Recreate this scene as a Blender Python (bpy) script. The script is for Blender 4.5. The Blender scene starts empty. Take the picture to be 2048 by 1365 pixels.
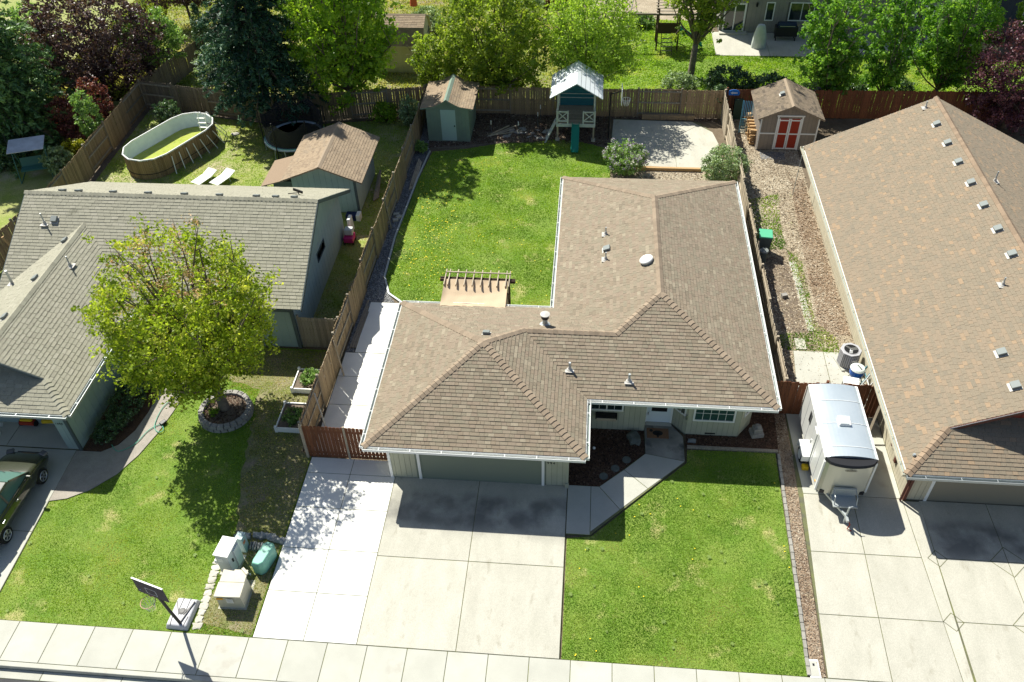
import bpy, bmesh, math, random
import numpy as np
from mathutils import Vector, Matrix
random.seed(7); np.random.seed(7)
R=random.Random(11)
scene=bpy.context.scene
COL=scene.collection
# ---------------------------------------------------------------- camera
cam_d=bpy.data.cameras.new('camera'); cam=bpy.data.objects.new('camera',cam_d); COL.objects.link(cam)
CP,CR,CY=0.750193,0.0315015,-0.1075
fw=Vector((math.sin(CY)*math.cos(CP),math.cos(CY)*math.cos(CP),-math.sin(CP)))
r0=Vector((math.cos(CY),-math.sin(CY),0)); d0=fw.cross(r0)
rt=math.cos(CR)*r0+math.sin(CR)*d0; dn=-math.sin(CR)*r0+math.cos(CR)*d0
cam.matrix_world=Matrix(((rt.x,-dn.x,-fw.x,0),(rt.y,-dn.y,-fw.y,0),(rt.z,-dn.z,-fw.z,25.5),(0,0,0,1)))
cam_d.sensor_width=36; cam_d.lens=36*1704.2/2048; cam_d.clip_start=.5; cam_d.clip_end=900
scene.camera=cam
# ---------------------------------------------------------------- light
SAZ,SEL=math.radians(42.5),math.radians(50.5)
sun_d=bpy.data.lights.new('sun','SUN'); sun=bpy.data.objects.new('sun',sun_d); COL.objects.link(sun)
sun_d.energy=5.0; sun_d.angle=math.radians(.5); sun_d.color=(1,.975,.88)
ldir=Vector((math.sin(SAZ)*math.cos(SEL),-math.cos(SAZ)*math.cos(SEL),-math.sin(SEL)))
sun.rotation_euler=ldir.to_track_quat('-Z','Y').to_euler(); sun.location=(-30,40,60)
world=bpy.data.worlds.new('World'); scene.world=world; world.use_nodes=True
nt=world.node_tree; nt.nodes.clear()
sky=nt.nodes.new('ShaderNodeTexSky'); sky.sky_type='NISHITA'; sky.sun_disc=False
sky.sun_elevation=SEL; sky.sun_rotation=-SAZ
bg=nt.nodes.new('ShaderNodeBackground'); bg.inputs[1].default_value=.068
wo=nt.nodes.new('ShaderNodeOutputWorld'); nt.links.new(sky.outputs[0],bg.inputs[0]); nt.links.new(bg.outputs[0],wo.inputs[0])
scene.view_settings.view_transform='Standard'; scene.view_settings.look='None'
scene.view_settings.exposure=.70; scene.view_settings.gamma=1; scene.view_settings.use_curve_mapping=False
# ---------------------------------------------------------------- materials
MATS={}
def mat(name,c1,c2=None,sc=3,rough=.85,bump=0,bsc=40,spec=.3,metal=0,orand=0,cols=None,trans=0,fine=0,fsc=60,coat=0,stretch=None,c3=None,c3s=.5,c3t=.6,local=False,emit=None):
    """procedural surface: two tones mixed by noise, an optional third patch tone, fine grain, per-object and per-piece variation"""
    m=bpy.data.materials.new(name); m.use_nodes=True; n=m.node_tree; N=n.nodes; L=n.links; N.clear()
    out=N.new('ShaderNodeOutputMaterial'); b=N.new('ShaderNodeBsdfPrincipled')
    if local: tc=N.new('ShaderNodeTexCoord').outputs['Object']
    else: tc=N.new('ShaderNodeNewGeometry').outputs['Position']
    mp=N.new('ShaderNodeMapping'); L.new(tc,mp.inputs[0]); mp.inputs['Scale'].default_value=stretch or (1,1,1); tc=mp.outputs[0]
    def noise(s,d=4,r=.6):
        t=N.new('ShaderNodeTexNoise'); t.inputs['Scale'].default_value=s; t.inputs['Detail'].default_value=d; t.inputs['Roughness'].default_value=r
        L.new(tc,t.inputs['Vector']); return t.outputs['Fac']
    def ramp(fac,a,bb):
        r=N.new('ShaderNodeMapRange'); r.inputs[1].default_value=a; r.inputs[2].default_value=bb; L.new(fac,r.inputs[0]); return r.outputs[0]
    def mix(f,a,c,mode='MIX'):
        x=N.new('ShaderNodeMix'); x.data_type='RGBA'; x.blend_type=mode
        for i,v in ((0,f),(6,a),(7,c)):
            if isinstance(v,(int,float)): x.inputs[i].default_value=v
            elif isinstance(v,tuple): x.inputs[i].default_value=(*v,1)
            else: L.new(v,x.inputs[i])
        return x.outputs[2]
    if cols:
        at=N.new('ShaderNodeAttribute'); at.attribute_name='rnd'
        cr=N.new('ShaderNodeValToRGB'); cr.color_ramp.interpolation='LINEAR'
        e=cr.color_ramp.elements
        while len(e)<len(cols): e.new(.5)
        for i,c in enumerate(cols): e[i].position=i/(len(cols)-1); e[i].color=(*c,1)
        L.new(at.outputs['Fac'],cr.inputs[0]); base=cr.outputs[0]
    else: base=c1
    if c2: base=mix(ramp(noise(sc),.35,.65),base,c2)
    if c3: base=mix(ramp(noise(c3s,5),c3t,c3t+.12),base,c3)
    if fine:
        f=noise(fsc,2,.8); mr=N.new('ShaderNodeMapRange'); mr.inputs[1].default_value=.3; mr.inputs[2].default_value=.7; mr.inputs[3].default_value=1-fine; mr.inputs[4].default_value=1+fine; L.new(f,mr.inputs[0])
        base=mix(1.0,base,mr.outputs[0],'MULTIPLY')
    if orand:
        oi=N.new('ShaderNodeObjectInfo'); mr=N.new('ShaderNodeMapRange'); mr.inputs[3].default_value=1-orand; mr.inputs[4].default_value=1+orand; L.new(oi.outputs['Random'],mr.inputs[0])
        base=mix(1.0,base,mr.outputs[0],'MULTIPLY')
    if isinstance(base,tuple): b.inputs['Base Color'].default_value=(*base,1)
    else: L.new(base,b.inputs['Base Color'])
    b.inputs['Roughness'].default_value=rough; b.inputs['Metallic'].default_value=metal; b.inputs['Specular IOR Level'].default_value=spec
    if coat: b.inputs['Coat Weight'].default_value=coat; b.inputs['Coat Roughness'].default_value=.05
    if bump:
        bp=N.new('ShaderNodeBump'); bp.inputs['Strength'].default_value=bump; bp.inputs['Distance'].default_value=.02
        L.new(noise(bsc,3,.7),bp.inputs['Height']); L.new(bp.outputs[0],b.inputs['Normal'])
    if trans:
        t=N.new('ShaderNodeBsdfTranslucent'); ms=N.new('ShaderNodeMixShader'); ms.inputs[0].default_value=trans
        if isinstance(base,tuple): t.inputs[0].default_value=(*base,1)
        else: L.new(mix(1.0,base,(1.6,1.7,.8),'MULTIPLY'),t.inputs[0])
        L.new(b.outputs[0],ms.inputs[1]); L.new(t.outputs[0],ms.inputs[2]); L.new(ms.outputs[0],out.inputs[0])
    else: L.new(b.outputs[0],out.inputs[0])
    MATS[name]=m; return m
M=MATS
mat('dirt',(.115,.085,.055),(.16,.125,.085),1.3,fine=.35,fsc=25,bump=.6,bsc=20)
mat('lawn_base',(.12,.21,.022),(.18,.25,.04),1.1,fine=.3,fsc=18,bump=.7,bsc=25,c3=(.36,.34,.13),c3s=.8,c3t=.58)
mat('lawn_dry_base',(.24,.235,.08),(.17,.21,.04),.9,fine=.35,fsc=18,bump=.7,bsc=25,c3=(.21,.17,.10),c3s=.7,c3t=.5)
mat('patchy_lawn_base',(.21,.27,.045),(.30,.30,.11),.8,fine=.35,fsc=18,bump=.7,bsc=25,c3=(.40,.34,.22),c3s=.5,c3t=.56)  # patchy yellow green lawn with bare tan spots
mat('grass_blade',(.1,.15,.02),cols=[(.08,.175,.016),(.135,.25,.022),(.20,.315,.034),(.29,.37,.07),(.50,.45,.21)],c2=None,trans=.5,rough=.6)
mat('grass_blade_dry',(.1,.15,.02),cols=[(.14,.20,.03),(.22,.27,.045),(.33,.34,.09),(.44,.38,.17),(.5,.42,.24)],trans=.45,rough=.7)
mat('grass_blade_light',(.1,.15,.02),cols=[(.11,.20,.018),(.17,.28,.022),(.24,.355,.034),(.32,.40,.065),(.50,.46,.20)],trans=.5,rough=.6)
mat('verge_base',(.235,.205,.115),(.15,.165,.05),1.1,fine=.4,fsc=18,bump=.7,bsc=25,c3=(.25,.20,.14),c3s=.8,c3t=.55)
mat('dandelion',(.75,.60,.02),rough=.7)
mat('weed',(.16,.25,.05),(.25,.33,.09),20,rough=.6,trans=.3)
mat('concrete_old',(.475,.455,.385),(.415,.40,.335),1.3,rough=.9,fine=.16,fsc=45,bump=.2,bsc=90,c3=(.36,.34,.275),c3s=2.4,c3t=.60,orand=.05,stretch=(1.3,.55,1))
mat('concrete_stained',(.36,.34,.29),(.16,.155,.14),.6,rough=.9,fine=.10,fsc=70,bump=.15,bsc=90,c3=(.09,.088,.082),c3s=.8,c3t=.52,orand=.03)
mat('concrete_stain2',(.475,.455,.385),(.415,.40,.335),1.3,rough=.9,fine=.16,fsc=45,bump=.2,bsc=90,c3=(.36,.34,.275),c3s=2.4,c3t=.60,orand=.03,stretch=(1.3,.55,1))
mat('concrete_new',(.80,.785,.73),(.74,.73,.68),1.5,rough=.85,fine=.08,fsc=60,bump=.1,bsc=90,orand=.02)
mat('concrete_walk',(.47,.465,.405),(.42,.415,.36),1.0,rough=.9,fine=.12,fsc=80,bump=.2,bsc=90,orand=.05,c3=(.37,.34,.29),c3s=.6,c3t=.6)
mat('aggregate',(.38,.34,.29),(.31,.28,.24),3,rough=.9,fine=.35,fsc=120,bump=.5,bsc=120)
mat('joint_dark',(.10,.10,.07),(.16,.17,.06),2,fine=.3)
mat('asphalt',(.055,.055,.058),(.07,.07,.07),2,fine=.3,fsc=100,bump=.4,bsc=120)
mat('bark_mulch',(.075,.04,.025),(.12,.065,.04),6,fine=.6,fsc=30,bump=1,bsc=30)
mat('bark_red',(.27,.205,.145),(.34,.275,.20),4,fine=.45,fsc=30,bump=1,bsc=35,c3=(.28,.24,.12),c3s=.8,c3t=.6)
mat('chip_ground',(.30,.245,.17),(.38,.32,.23),1.5,fine=.5,fsc=28,bump=1,bsc=28,c3=(.17,.19,.06),c3s=.55,c3t=.60)
mat('soil',(.13,.10,.075),(.18,.14,.10),2,fine=.4,fsc=30,bump=.8,bsc=25)
mat('gravel_dark',(.13,.13,.13),(.20,.20,.20),8,fine=.6,fsc=35,bump=1.2,bsc=35)
mat('chip',(.3,.2,.1),cols=[(.15,.11,.07),(.28,.215,.145),(.41,.345,.25),(.54,.48,.37)],rough=.9)
mat('chip_red',(.3,.2,.1),cols=[(.15,.10,.065),(.26,.18,.115),(.34,.26,.18),(.43,.37,.28)],rough=.9)
mat('mulch_chip',(.3,.2,.1),cols=[(.03,.018,.012),(.07,.04,.025),(.12,.07,.045),(.2,.13,.09)],rough=.9)
mat('stone_dark',(.10,.115,.10),(.15,.16,.14),5,rough=.9,fine=.2)
mat('pebble',(.3,.3,.3),cols=[(.08,.08,.085),(.16,.16,.17),(.27,.27,.27),(.42,.42,.40)],rough=.8)
SH_MAIN=[(0.198,0.164,0.118),(0.241,0.191,0.136),(0.225,0.195,0.140),(0.262,0.213,0.155),(0.235,0.184,0.135),(0.290,0.247,0.179)]
SH_RIGHT=[(0.207,0.175,0.129),(0.230,0.189,0.136),(0.221,0.184,0.133),(0.248,0.195,0.138),(0.235,0.190,0.137),(0.299,0.216,0.140)]
SH_LEFT=[(0.280,0.266,0.204),(0.318,0.304,0.233),(0.299,0.285,0.218),(0.347,0.328,0.257)]
SH_SHED=[(0.239,0.179,0.124),(0.285,0.216,0.147),(0.322,0.244,0.166),(0.258,0.202,0.143)]
mat('shingle_brown',(0,0,0),cols=SH_MAIN,fine=.28,fsc=55,rough=.95,bump=.3,bsc=150)
mat('shingle_tan',(0,0,0),cols=SH_RIGHT,fine=.28,fsc=55,rough=.95,bump=.3,bsc=150)
mat('shingle_grey',(0,0,0),cols=SH_LEFT,fine=.25,fsc=55,rough=.95,bump=.3,bsc=150,c3=(.17,.165,.12),c3s=1.3,c3t=.66)
mat('shingle_dark',(0,0,0),cols=[(.10,.08,.06),(.15,.12,.085),(.20,.155,.11),(.13,.105,.08)],fine=.25,fsc=55,rough=.95,bump=.3,bsc=150)
mat('shingle_shed',(0,0,0),cols=SH_SHED,fine=.25,fsc=55,rough=.95,bump=.3,bsc=150)
mat('cap_brown',(.27,.21,.15),fine=.25,rough=.95,orand=.15)
mat('cap_tan',(.26,.19,.13),fine=.25,rough=.95,orand=.15)
mat('cap_grey',(.33,.315,.24),fine=.25,rough=.95,orand=.12)
mat('deck_dark',(.035,.03,.025),rough=.95)
mat('soffit',(.42,.42,.36),rough=.8)
mat('white_paint',(.80,.80,.77),rough=.5,orand=.03)
mat('gutter_in_shade',(.30,.34,.32),fine=.2,rough=.7)  # shadow of the shingle edge in the channel, put into its colour
mat('siding_sage',(.44,.44,.33),(.41,.41,.31),2,rough=.8,orand=.05,fine=.06)
mat('siding_sage_dark',(.20,.23,.18),rough=.85)
mat('garage_tan',(.50,.48,.39),rough=.7,fine=.04)
mat('siding_blue',(.33,.42,.40),(.30,.39,.38),2,rough=.8,orand=.03,fine=.05)
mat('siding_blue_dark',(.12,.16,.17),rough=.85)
mat('trim_dark',(.085,.11,.115),rough=.7)
mat('siding_beige',(.52,.47,.35),(.47,.43,.32),2,rough=.8,orand=.04,fine=.06)
mat('siding_beige_dark',(.27,.24,.18),rough=.85)
mat('red_siding',(.26,.05,.03),rough=.8,orand=.06)
mat('trim_brown',(.12,.045,.03),rough=.7)
mat('siding_far',(.30,.285,.25),(.26,.25,.22),2,rough=.8,orand=.04)
mat('siding_far_dark',(.13,.125,.11),rough=.9)
mat('shed_sage',(.19,.26,.205),(.175,.235,.19),2,rough=.85,orand=.05,fine=.05)
mat('shed_door_paint',(.36,.50,.46),rough=.6,fine=.03)
mat('shed_brown',(.29,.245,.20),(.26,.22,.18),2,rough=.85,orand=.05,fine=.05)
mat('shed_red',(.32,.035,.015),rough=.7,fine=.08)
mat('glass',(.015,.03,.03),rough=.06,spec=.8)
mat('glass_teal',(.03,.075,.07),rough=.08,spec=.8)
mat('glass_reflection',(.22,.26,.24),rough=.15,spec=.8)  # bright reflection in the panes, painted as a pale base colour
mat('door_white',(.72,.78,.80),rough=.45)
mat('black',(.012,.012,.013),rough=.5)
mat('fabric_black',(.015,.015,.016),rough=1,spec=0)
mat('black_plastic',(.02,.02,.022),rough=.45)
mat('grey_plastic',(.42,.42,.44),rough=.5,fine=.05)
mat('rubber',(.018,.018,.018),rough=.85)
mat('metal',(.55,.56,.57),rough=.35,metal=.9)
mat('galv',(.42,.45,.45),rough=.5,metal=.4,fine=.1,fsc=20)
mat('vent_grey',(.20,.22,.21),rough=.6)
mat('flash',(.46,.44,.40),rough=.5)
mat('wood_fence',(.31,.22,.125),(.24,.175,.11),4,rough=.9,orand=.22,fine=.3,fsc=12,stretch=(5,5,.6),local=True,c3=(.13,.10,.075),c3s=1.5,c3t=.58)
mat('wood_grey',(.30,.26,.20),(.22,.19,.15),4,rough=.9,orand=.22,fine=.3,fsc=12,stretch=(5,5,.6),local=True,c3=(.14,.12,.09),c3s=1.5,c3t=.6)
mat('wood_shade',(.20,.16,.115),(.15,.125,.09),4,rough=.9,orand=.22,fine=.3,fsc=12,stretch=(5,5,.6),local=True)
mat('wood_red',(.20,.075,.032),(.15,.055,.026),4,rough=.75,orand=.18,fine=.25,fsc=12,stretch=(5,5,.6),local=True)
mat('wood_new',(.42,.27,.13),rough=.85,orand=.15,fine=.2,fsc=15,local=True)
mat('wood_tan',(.45,.38,.28),(.36,.30,.22),3,rough=.85,orand=.12,fine=.2,local=True)
mat('wood_dark',(.07,.045,.03),rough=.85,orand=.15,fine=.2,local=True)
mat('stain_red',(.18,.045,.02),rough=.8)
mat('bark',(.11,.085,.065),(.17,.14,.11),8,rough=.95,bump=.8,bsc=25)
mat('bark_light',(.20,.165,.13),(.13,.11,.085),6,rough=.95,bump=.8,bsc=25)
def leafmat(name,cols,trans=.5,rough=.5): mat(name,(0,0,0),cols=cols,trans=trans,rough=rough,spec=.35)
leafmat('leaf_front',[(0.092,0.140,0.013),(0.185,0.252,0.020),(0.271,0.347,0.029),(0.357,0.414,0.045),(0.468,0.470,0.078)])
leafmat('leaf_front_pink',[(0.186,0.171,0.062),(0.419,0.264,0.139),(0.620,0.388,0.232),(0.403,0.372,0.109)],trans=.3)
leafmat('leaf_maple',[(0.097,0.186,0.023),(0.192,0.317,0.034),(0.299,0.437,0.041),(0.407,0.521,0.055)])
leafmat('leaf_mid',[(0.090,0.152,0.022),(0.178,0.250,0.032),(0.267,0.339,0.045),(0.375,0.411,0.062)])
leafmat('leaf_bright',[(0.159,0.261,0.030),(0.246,0.358,0.041),(0.347,0.468,0.068),(0.433,0.550,0.110)],trans=.45)
leafmat('leaf_row',[(0.058,0.147,0.026),(0.126,0.262,0.038),(0.196,0.356,0.046),(0.300,0.440,0.062)])
leafmat('leaf_plum',[(0.035,0.018,0.021),(0.070,0.035,0.039),(0.131,0.074,0.070),(0.211,0.150,0.124)],trans=.2,rough=.42)
leafmat('leaf_plum_right',[(0.049,0.017,0.029),(0.097,0.032,0.049),(0.162,0.061,0.082),(0.244,0.130,0.130)],trans=.25,rough=.42)
leafmat('leaf_redbush',[(0.062,0.019,0.019),(0.155,0.040,0.034),(0.264,0.078,0.062),(0.232,0.155,0.078)],trans=.25)
leafmat('leaf_shrub',[(0.060,0.121,0.040),(0.142,0.242,0.060),(0.242,0.384,0.101),(0.384,0.545,0.181)],trans=.3)
leafmat('leaf_hedge',[(0.023,0.055,0.023),(0.055,0.112,0.041),(0.102,0.176,0.065),(0.242,0.335,0.186)],trans=.15,rough=.35)
leafmat('leaf_greygreen',[(0.116,0.174,0.077),(0.214,0.290,0.136),(0.310,0.408,0.194),(0.446,0.542,0.290)],trans=.2)
leafmat('leaf_conifer',[(0.013,0.045,0.027),(0.027,0.080,0.045),(0.050,0.124,0.068),(0.090,0.180,0.090)],trans=.1)
leafmat('leaf_conifer_left',[(0.032,0.085,0.034),(0.079,0.168,0.053),(0.146,0.264,0.085),(0.238,0.384,0.120)],trans=.15)
leafmat('leaf_yellow',[(0.155,0.186,0.016),(0.341,0.341,0.023),(0.620,0.558,0.031)],trans=.3)
leafmat('lilac_bloom',[(.38,.30,.45),(.50,.42,.56),(.62,.56,.66)],trans=.2)
leafmat('lilac_dark',[(.18,.10,.22),(.27,.17,.32),(.36,.25,.42)],trans=.2)
leafmat('flower_red',[(.45,.03,.02),(.6,.08,.03),(.5,.3,.05)],trans=.2)
# ---------------------------------------------------------------- builders
ORG={}
def tag(o,label=None,cat=None,group=None,kind=None):
    if label: o['label']=label
    if cat: o['category']=cat
    if group: o['group']=group
    if kind: o['kind']=kind
    return o
def thing(name,loc,label,cat,rz=0,group=None):
    o=bpy.data.objects.new(name,None); COL.objects.link(o); o.location=loc; o.rotation_euler=(0,0,rz); o.empty_display_size=.3
    ORG[o.name]=Vector(loc); return tag(o,label,cat,group)
class F:
    """a vertical wall frame: s runs along the wall, z up, d outward"""
    def __init__(s,p0,p1,z=0):
        s.p=Vector((p0[0],p0[1],z)); d=Vector((p1[0]-p0[0],p1[1]-p0[1],0)); s.L=d.length; s.d=d.normalized(); s.n=Vector((s.d.y,-s.d.x,0))
    def __call__(s,a,z,d=0): return s.p+s.d*a+s.n*d+Vector((0,0,z))
BOXF=[(0,3,2,1),(4,5,6,7),(0,1,5,4),(1,2,6,5),(2,3,7,6),(3,0,4,7)]
class MB:
    def __init__(s): s.v=[];s.f=[];s.m=[];s.r=[]
    def add(s,vs,fs,mi=0,r=0.5):
        o=len(s.v); s.v+= [tuple(p) for p in vs]
        for f in fs: s.f.append(tuple(i+o for i in f)); s.m.append(mi); s.r.append(r)
        return s
    def box(s,x0,y0,z0,x1,y1,z1,mi=0,r=.5):
        return s.add([(x0,y0,z0),(x1,y0,z0),(x1,y1,z0),(x0,y1,z0),(x0,y0,z1),(x1,y0,z1),(x1,y1,z1),(x0,y1,z1)],BOXF,mi,r)
    def obox(s,c,size,rz=0,rx=0,ry=0,mi=0,r=.5,taper=1):
        m=Matrix.Rotation(rz,3,'Z')@Matrix.Rotation(ry,3,'Y')@Matrix.Rotation(rx,3,'X'); a,b,h=size[0]/2,size[1]/2,size[2]/2; c=Vector(c)
        vs=[(-a,-b,-h),(a,-b,-h),(a,b,-h),(-a,b,-h),(-a*taper,-b*taper,h),(a*taper,-b*taper,h),(a*taper,b*taper,h),(-a*taper,b*taper,h)]
        return s.add([c+m@Vector(v) for v in vs],BOXF,mi,r)
    def fbox(s,fr,s0,s1,z0,z1,d0,d1,mi=0,r=.5):
        vs=[fr(a,z,d) for z in (z0,z1) for a,d in ((s0,d1),(s1,d1),(s1,d0),(s0,d0))]
        return s.add(vs,BOXF,mi,r)
    def beam(s,a,b,w,h,mi=0,up=(0,0,1),r=.5):
        a=Vector(a);b=Vector(b);d=(b-a).normalized();u=Vector(up)
        if abs(d.dot(u))>.98: u=Vector((0,1,0))
        x=d.cross(u).normalized();y=x.cross(d).normalized()
        q=[a-x*w/2-y*h/2,a+x*w/2-y*h/2,b+x*w/2-y*h/2,b-x*w/2-y*h/2,a-x*w/2+y*h/2,a+x*w/2+y*h/2,b+x*w/2+y*h/2,b-x*w/2+y*h/2]
        return s.add(q,BOXF,mi,r)
    def tube(s,pts,r,n=8,cap=True,mi=0,rv=.5,closed=False):
        pts=[Vector(p) for p in pts]; k=len(pts); rr=r if isinstance(r,(list,tuple)) else [r]*k; vs=[];fs=[]; px=None
        for i,p in enumerate(pts):
            if closed: t=(pts[(i+1)%k]-pts[i-1]).normalized()
            else: t=(pts[min(i+1,k-1)]-pts[max(i-1,0)]).normalized()
            if px is None:
                u=Vector((0,0,1)) if abs(t.z)<.9 else Vector((1,0,0)); px=t.cross(u).normalized()
            else: px=(px-t*px.dot(t)).normalized()
            py=t.cross(px)
            for j in range(n):
                a=2*math.pi*j/n; vs.append(p+(px*math.cos(a)+py*math.sin(a))*rr[i])
        m=k if closed else k-1
        for i in range(m):
            i2=(i+1)%k
            for j in range(n): j2=(j+1)%n; fs.append((i*n+j,i*n+j2,i2*n+j2,i2*n+j))
        if cap and not closed: fs.append(tuple(range(n-1,-1,-1))); fs.append(tuple((k-1)*n+j for j in range(n)))
        return s.add(vs,fs,mi,rv)
    def lathe(s,c,prof,n=16,mi=0,sx=1,sy=1,rz=0,cap=True):
        vs=[];fs=[];c=Vector(c);k=len(prof)
        for r,z in prof:
            for j in range(n):
                a=2*math.pi*j/n+rz; vs.append(c+Vector((r*math.cos(a)*sx,r*math.sin(a)*sy,z)))
        for i in range(k-1):
            for j in range(n): j2=(j+1)%n; fs.append((i*n+j,i*n+j2,(i+1)*n+j2,(i+1)*n+j))
        if cap and prof[0][0]>1e-4: fs.append(tuple(range(n-1,-1,-1)))
        if cap and prof[-1][0]>1e-4: fs.append(tuple((k-1)*n+j for j in range(n)))
        return s.add(vs,fs,mi)
    def prism(s,poly,z0,z1,mi=0,r=.5):
        n=len(poly); a=sum(poly[i][0]*poly[(i+1)%n][1]-poly[(i+1)%n][0]*poly[i][1] for i in range(n))
        if a<0: poly=poly[::-1]
        vs=[(p[0],p[1],z0) for p in poly]+[(p[0],p[1],z1) for p in poly]
        fs=[tuple(range(n-1,-1,-1)),tuple(range(n,2*n))]+[(i,(i+1)%n,n+(i+1)%n,n+i) for i in range(n)]
        return s.add(vs,fs,mi,r)
    def extrude(s,pts,vec,mi=0,r=.5):
        """closed planar outline (3-D points) swept along vec"""
        n=len(pts); pts=[Vector(p) for p in pts]; vec=Vector(vec)
        nr=Vector((0,0,0))
        for i in range(n): nr+=pts[i].cross(pts[(i+1)%n])
        if nr.dot(vec)>0: pts=pts[::-1]
        vs=pts+[p+vec for p in pts]
        fs=[tuple(range(n)),tuple(range(2*n-1,n-1,-1))]+[((i+1)%n,i,n+i,n+(i+1)%n) for i in range(n)]
        return s.add(vs,fs,mi,r)
    def build(s,name,mats,parent=None,world=False,smooth=False,bevel=0,loc=None,bseg=2):
        off=Vector((0,0,0))
        if world and parent:
            q=parent
            while q.parent: q=q.parent
            off=ORG[q.name]
        if loc: off=Vector(loc)
        me=bpy.data.meshes.new(name)
        me.from_pydata([(v[0]-off.x,v[1]-off.y,v[2]-off.z) for v in s.v],[],s.f)
        if not isinstance(mats,(list,tuple)): mats=[mats]
        for x in mats: me.materials.append(M[x] if isinstance(x,str) else x)
        me.polygons.foreach_set('material_index',s.m)
        if any(x!=.5 for x in s.r):
            a=me.attributes.new('rnd','FLOAT','FACE'); a.data.foreach_set('value',s.r)
        if smooth: me.polygons.foreach_set('use_smooth',[True]*len(s.f))
        o=bpy.data.objects.new(name,me); COL.objects.link(o)
        if parent: o.parent=parent
        if loc: o.location=loc
        if bevel:
            b=o.modifiers.new('bevel','BEVEL'); b.width=bevel; b.segments=bseg; b.limit_method='ANGLE'; b.angle_limit=.6
        return o
def copy_tree(o,parent=None):
    c=o.copy(); COL.objects.link(c); c.parent=parent
    for ch in list(o.children): copy_tree(ch,c)
    return c
def structure(o,label=None): o['kind']='structure'; return o
def flat(name,poly,z,m,kind='structure',mesh_step=None):
    o=MB().prism(poly,z-.05,z).build(name,m); tag(o,kind=kind); return o
def inpoly(poly,x,y):
    n=len(poly); ins=np.zeros(len(x),bool); j=n-1
    for i in range(n):
        xi,yi=poly[i][:2];xj,yj=poly[j][:2]
        if yi!=yj: ins^=((yi>y)!=(yj>y))&(x<(xj-xi)*(y-yi)/(yj-yi)+xi)
        j=i
    return ins
def scatter(poly,dens,excl=()):
    xs=[p[0] for p in poly];ys=[p[1] for p in poly]; A=(max(xs)-min(xs))*(max(ys)-min(ys)); n=int(A*dens)
    x=np.random.uniform(min(xs),max(xs),n);y=np.random.uniform(min(ys),max(ys),n); k=inpoly(poly,x,y)
    for e in excl: k&=~inpoly(e,x,y)
    return x[k],y[k]
def fastmesh(name,V,nper,rnd,m,parent=None,kind=None,loc=None):
    """V: (n,nper,3) polygons, one face each"""
    n=len(V); me=bpy.data.meshes.new(name); V=V.reshape(-1,3)
    if loc is not None: V=V-np.array(loc)
    me.vertices.add(n*nper); me.vertices.foreach_set('co',V.astype('f').ravel())
    me.loops.add(n*nper); me.loops.foreach_set('vertex_index',np.arange(n*nper,dtype='i'))
    me.polygons.add(n); me.polygons.foreach_set('loop_start',np.arange(0,n*nper,nper,dtype='i'))
    me.update(calc_edges=True)
    a=me.attributes.new('rnd','FLOAT','FACE'); a.data.foreach_set('value',np.clip(rnd,0,1).astype('f'))
    me.materials.append(M[m]); o=bpy.data.objects.new(name,me); COL.objects.link(o)
    if parent: o.parent=parent
    if loc is not None and not parent: o.location=loc
    if kind: o['kind']=kind
    return o
def vnoise(x,y,s,seed=0):
    """smooth value noise for patchiness"""
    x=x/s+seed*17.3;y=y/s+seed*7.1; xi=np.floor(x).astype(int);yi=np.floor(y).astype(int);fx=x-xi;fy=y-yi
    fx=fx*fx*(3-2*fx);fy=fy*fy*(3-2*fy)
    def h(a,b): q=np.sin(a*127.1+b*311.7+seed*5.3)*43758.5453; return q-np.floor(q)
    return (h(xi,yi)*(1-fx)+h(xi+1,yi)*fx)*(1-fy)+(h(xi,yi+1)*(1-fx)+h(xi+1,yi+1)*fx)*fy
def grass(name,poly,dens,m='grass_blade',h=.05,w=.022,excl=(),z=.012,dry=0,seed=0):
    x,y=scatter(poly,dens,excl); n=len(x)
    pn=.5*vnoise(x,y,1.4,seed)+.3*vnoise(x,y,.45,seed+1)+.2*vnoise(x,y,3.5,seed+2)
    keep=np.random.rand(n)<.45+.9*pn; x=x[keep];y=y[keep];pn=pn[keep];n=len(x)
    a=np.random.rand(n)*2*np.pi; hh=h*(.5+np.random.rand(n)*.9)*(.7+.6*pn); ww=w*(.6+np.random.rand(n)*.8)
    V=np.zeros((n,3,3)); V[:,0,0]=x-np.cos(a)*ww;V[:,0,1]=y-np.sin(a)*ww;V[:,1,0]=x+np.cos(a)*ww;V[:,1,1]=y+np.sin(a)*ww;V[:,:2,2]=z
    l=np.random.rand(n)*2*np.pi;b=hh*(.3+np.random.rand(n)*.9)
    V[:,2,0]=x+np.cos(l)*b;V[:,2,1]=y+np.sin(l)*b;V[:,2,2]=z+hh
    pn2=vnoise(x,y,1.1,seed+5)*.5+vnoise(x,y,.4,seed+6)*.25+vnoise(x,y,3.,seed+7)*.25
    r=.47+1.6*(pn2-.5)+np.random.randn(n)*.11+dry
    return fastmesh(name,V,3,r,m,kind='stuff')
def chips(name,poly,dens,m,size=.05,z=.012,excl=(),hh=.015):
    x,y=scatter(poly,dens,excl); n=len(x); a=np.random.rand(n)*2*np.pi; s1=size*(.5+np.random.rand(n));s2=s1*(.3+.5*np.random.rand(n))
    V=np.zeros((n,4,3)); t=np.random.randn(n,2)*.35
    for k,(p,q) in enumerate(((-1,-1),(1,-1),(1,1),(-1,1))):
        dx=p*s1*.5;dy=q*s2*.5; V[:,k,0]=x+np.cos(a)*dx-np.sin(a)*dy; V[:,k,1]=y+np.sin(a)*dx+np.cos(a)*dy; V[:,k,2]=z+hh+dx*t[:,0]+dy*t[:,1]+np.random.rand(n)*.004
    r=.25+.5*vnoise(x,y,1.2,3)+np.random.randn(n)*.28
    return fastmesh(name,V,4,r,m,kind='stuff')
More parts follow.
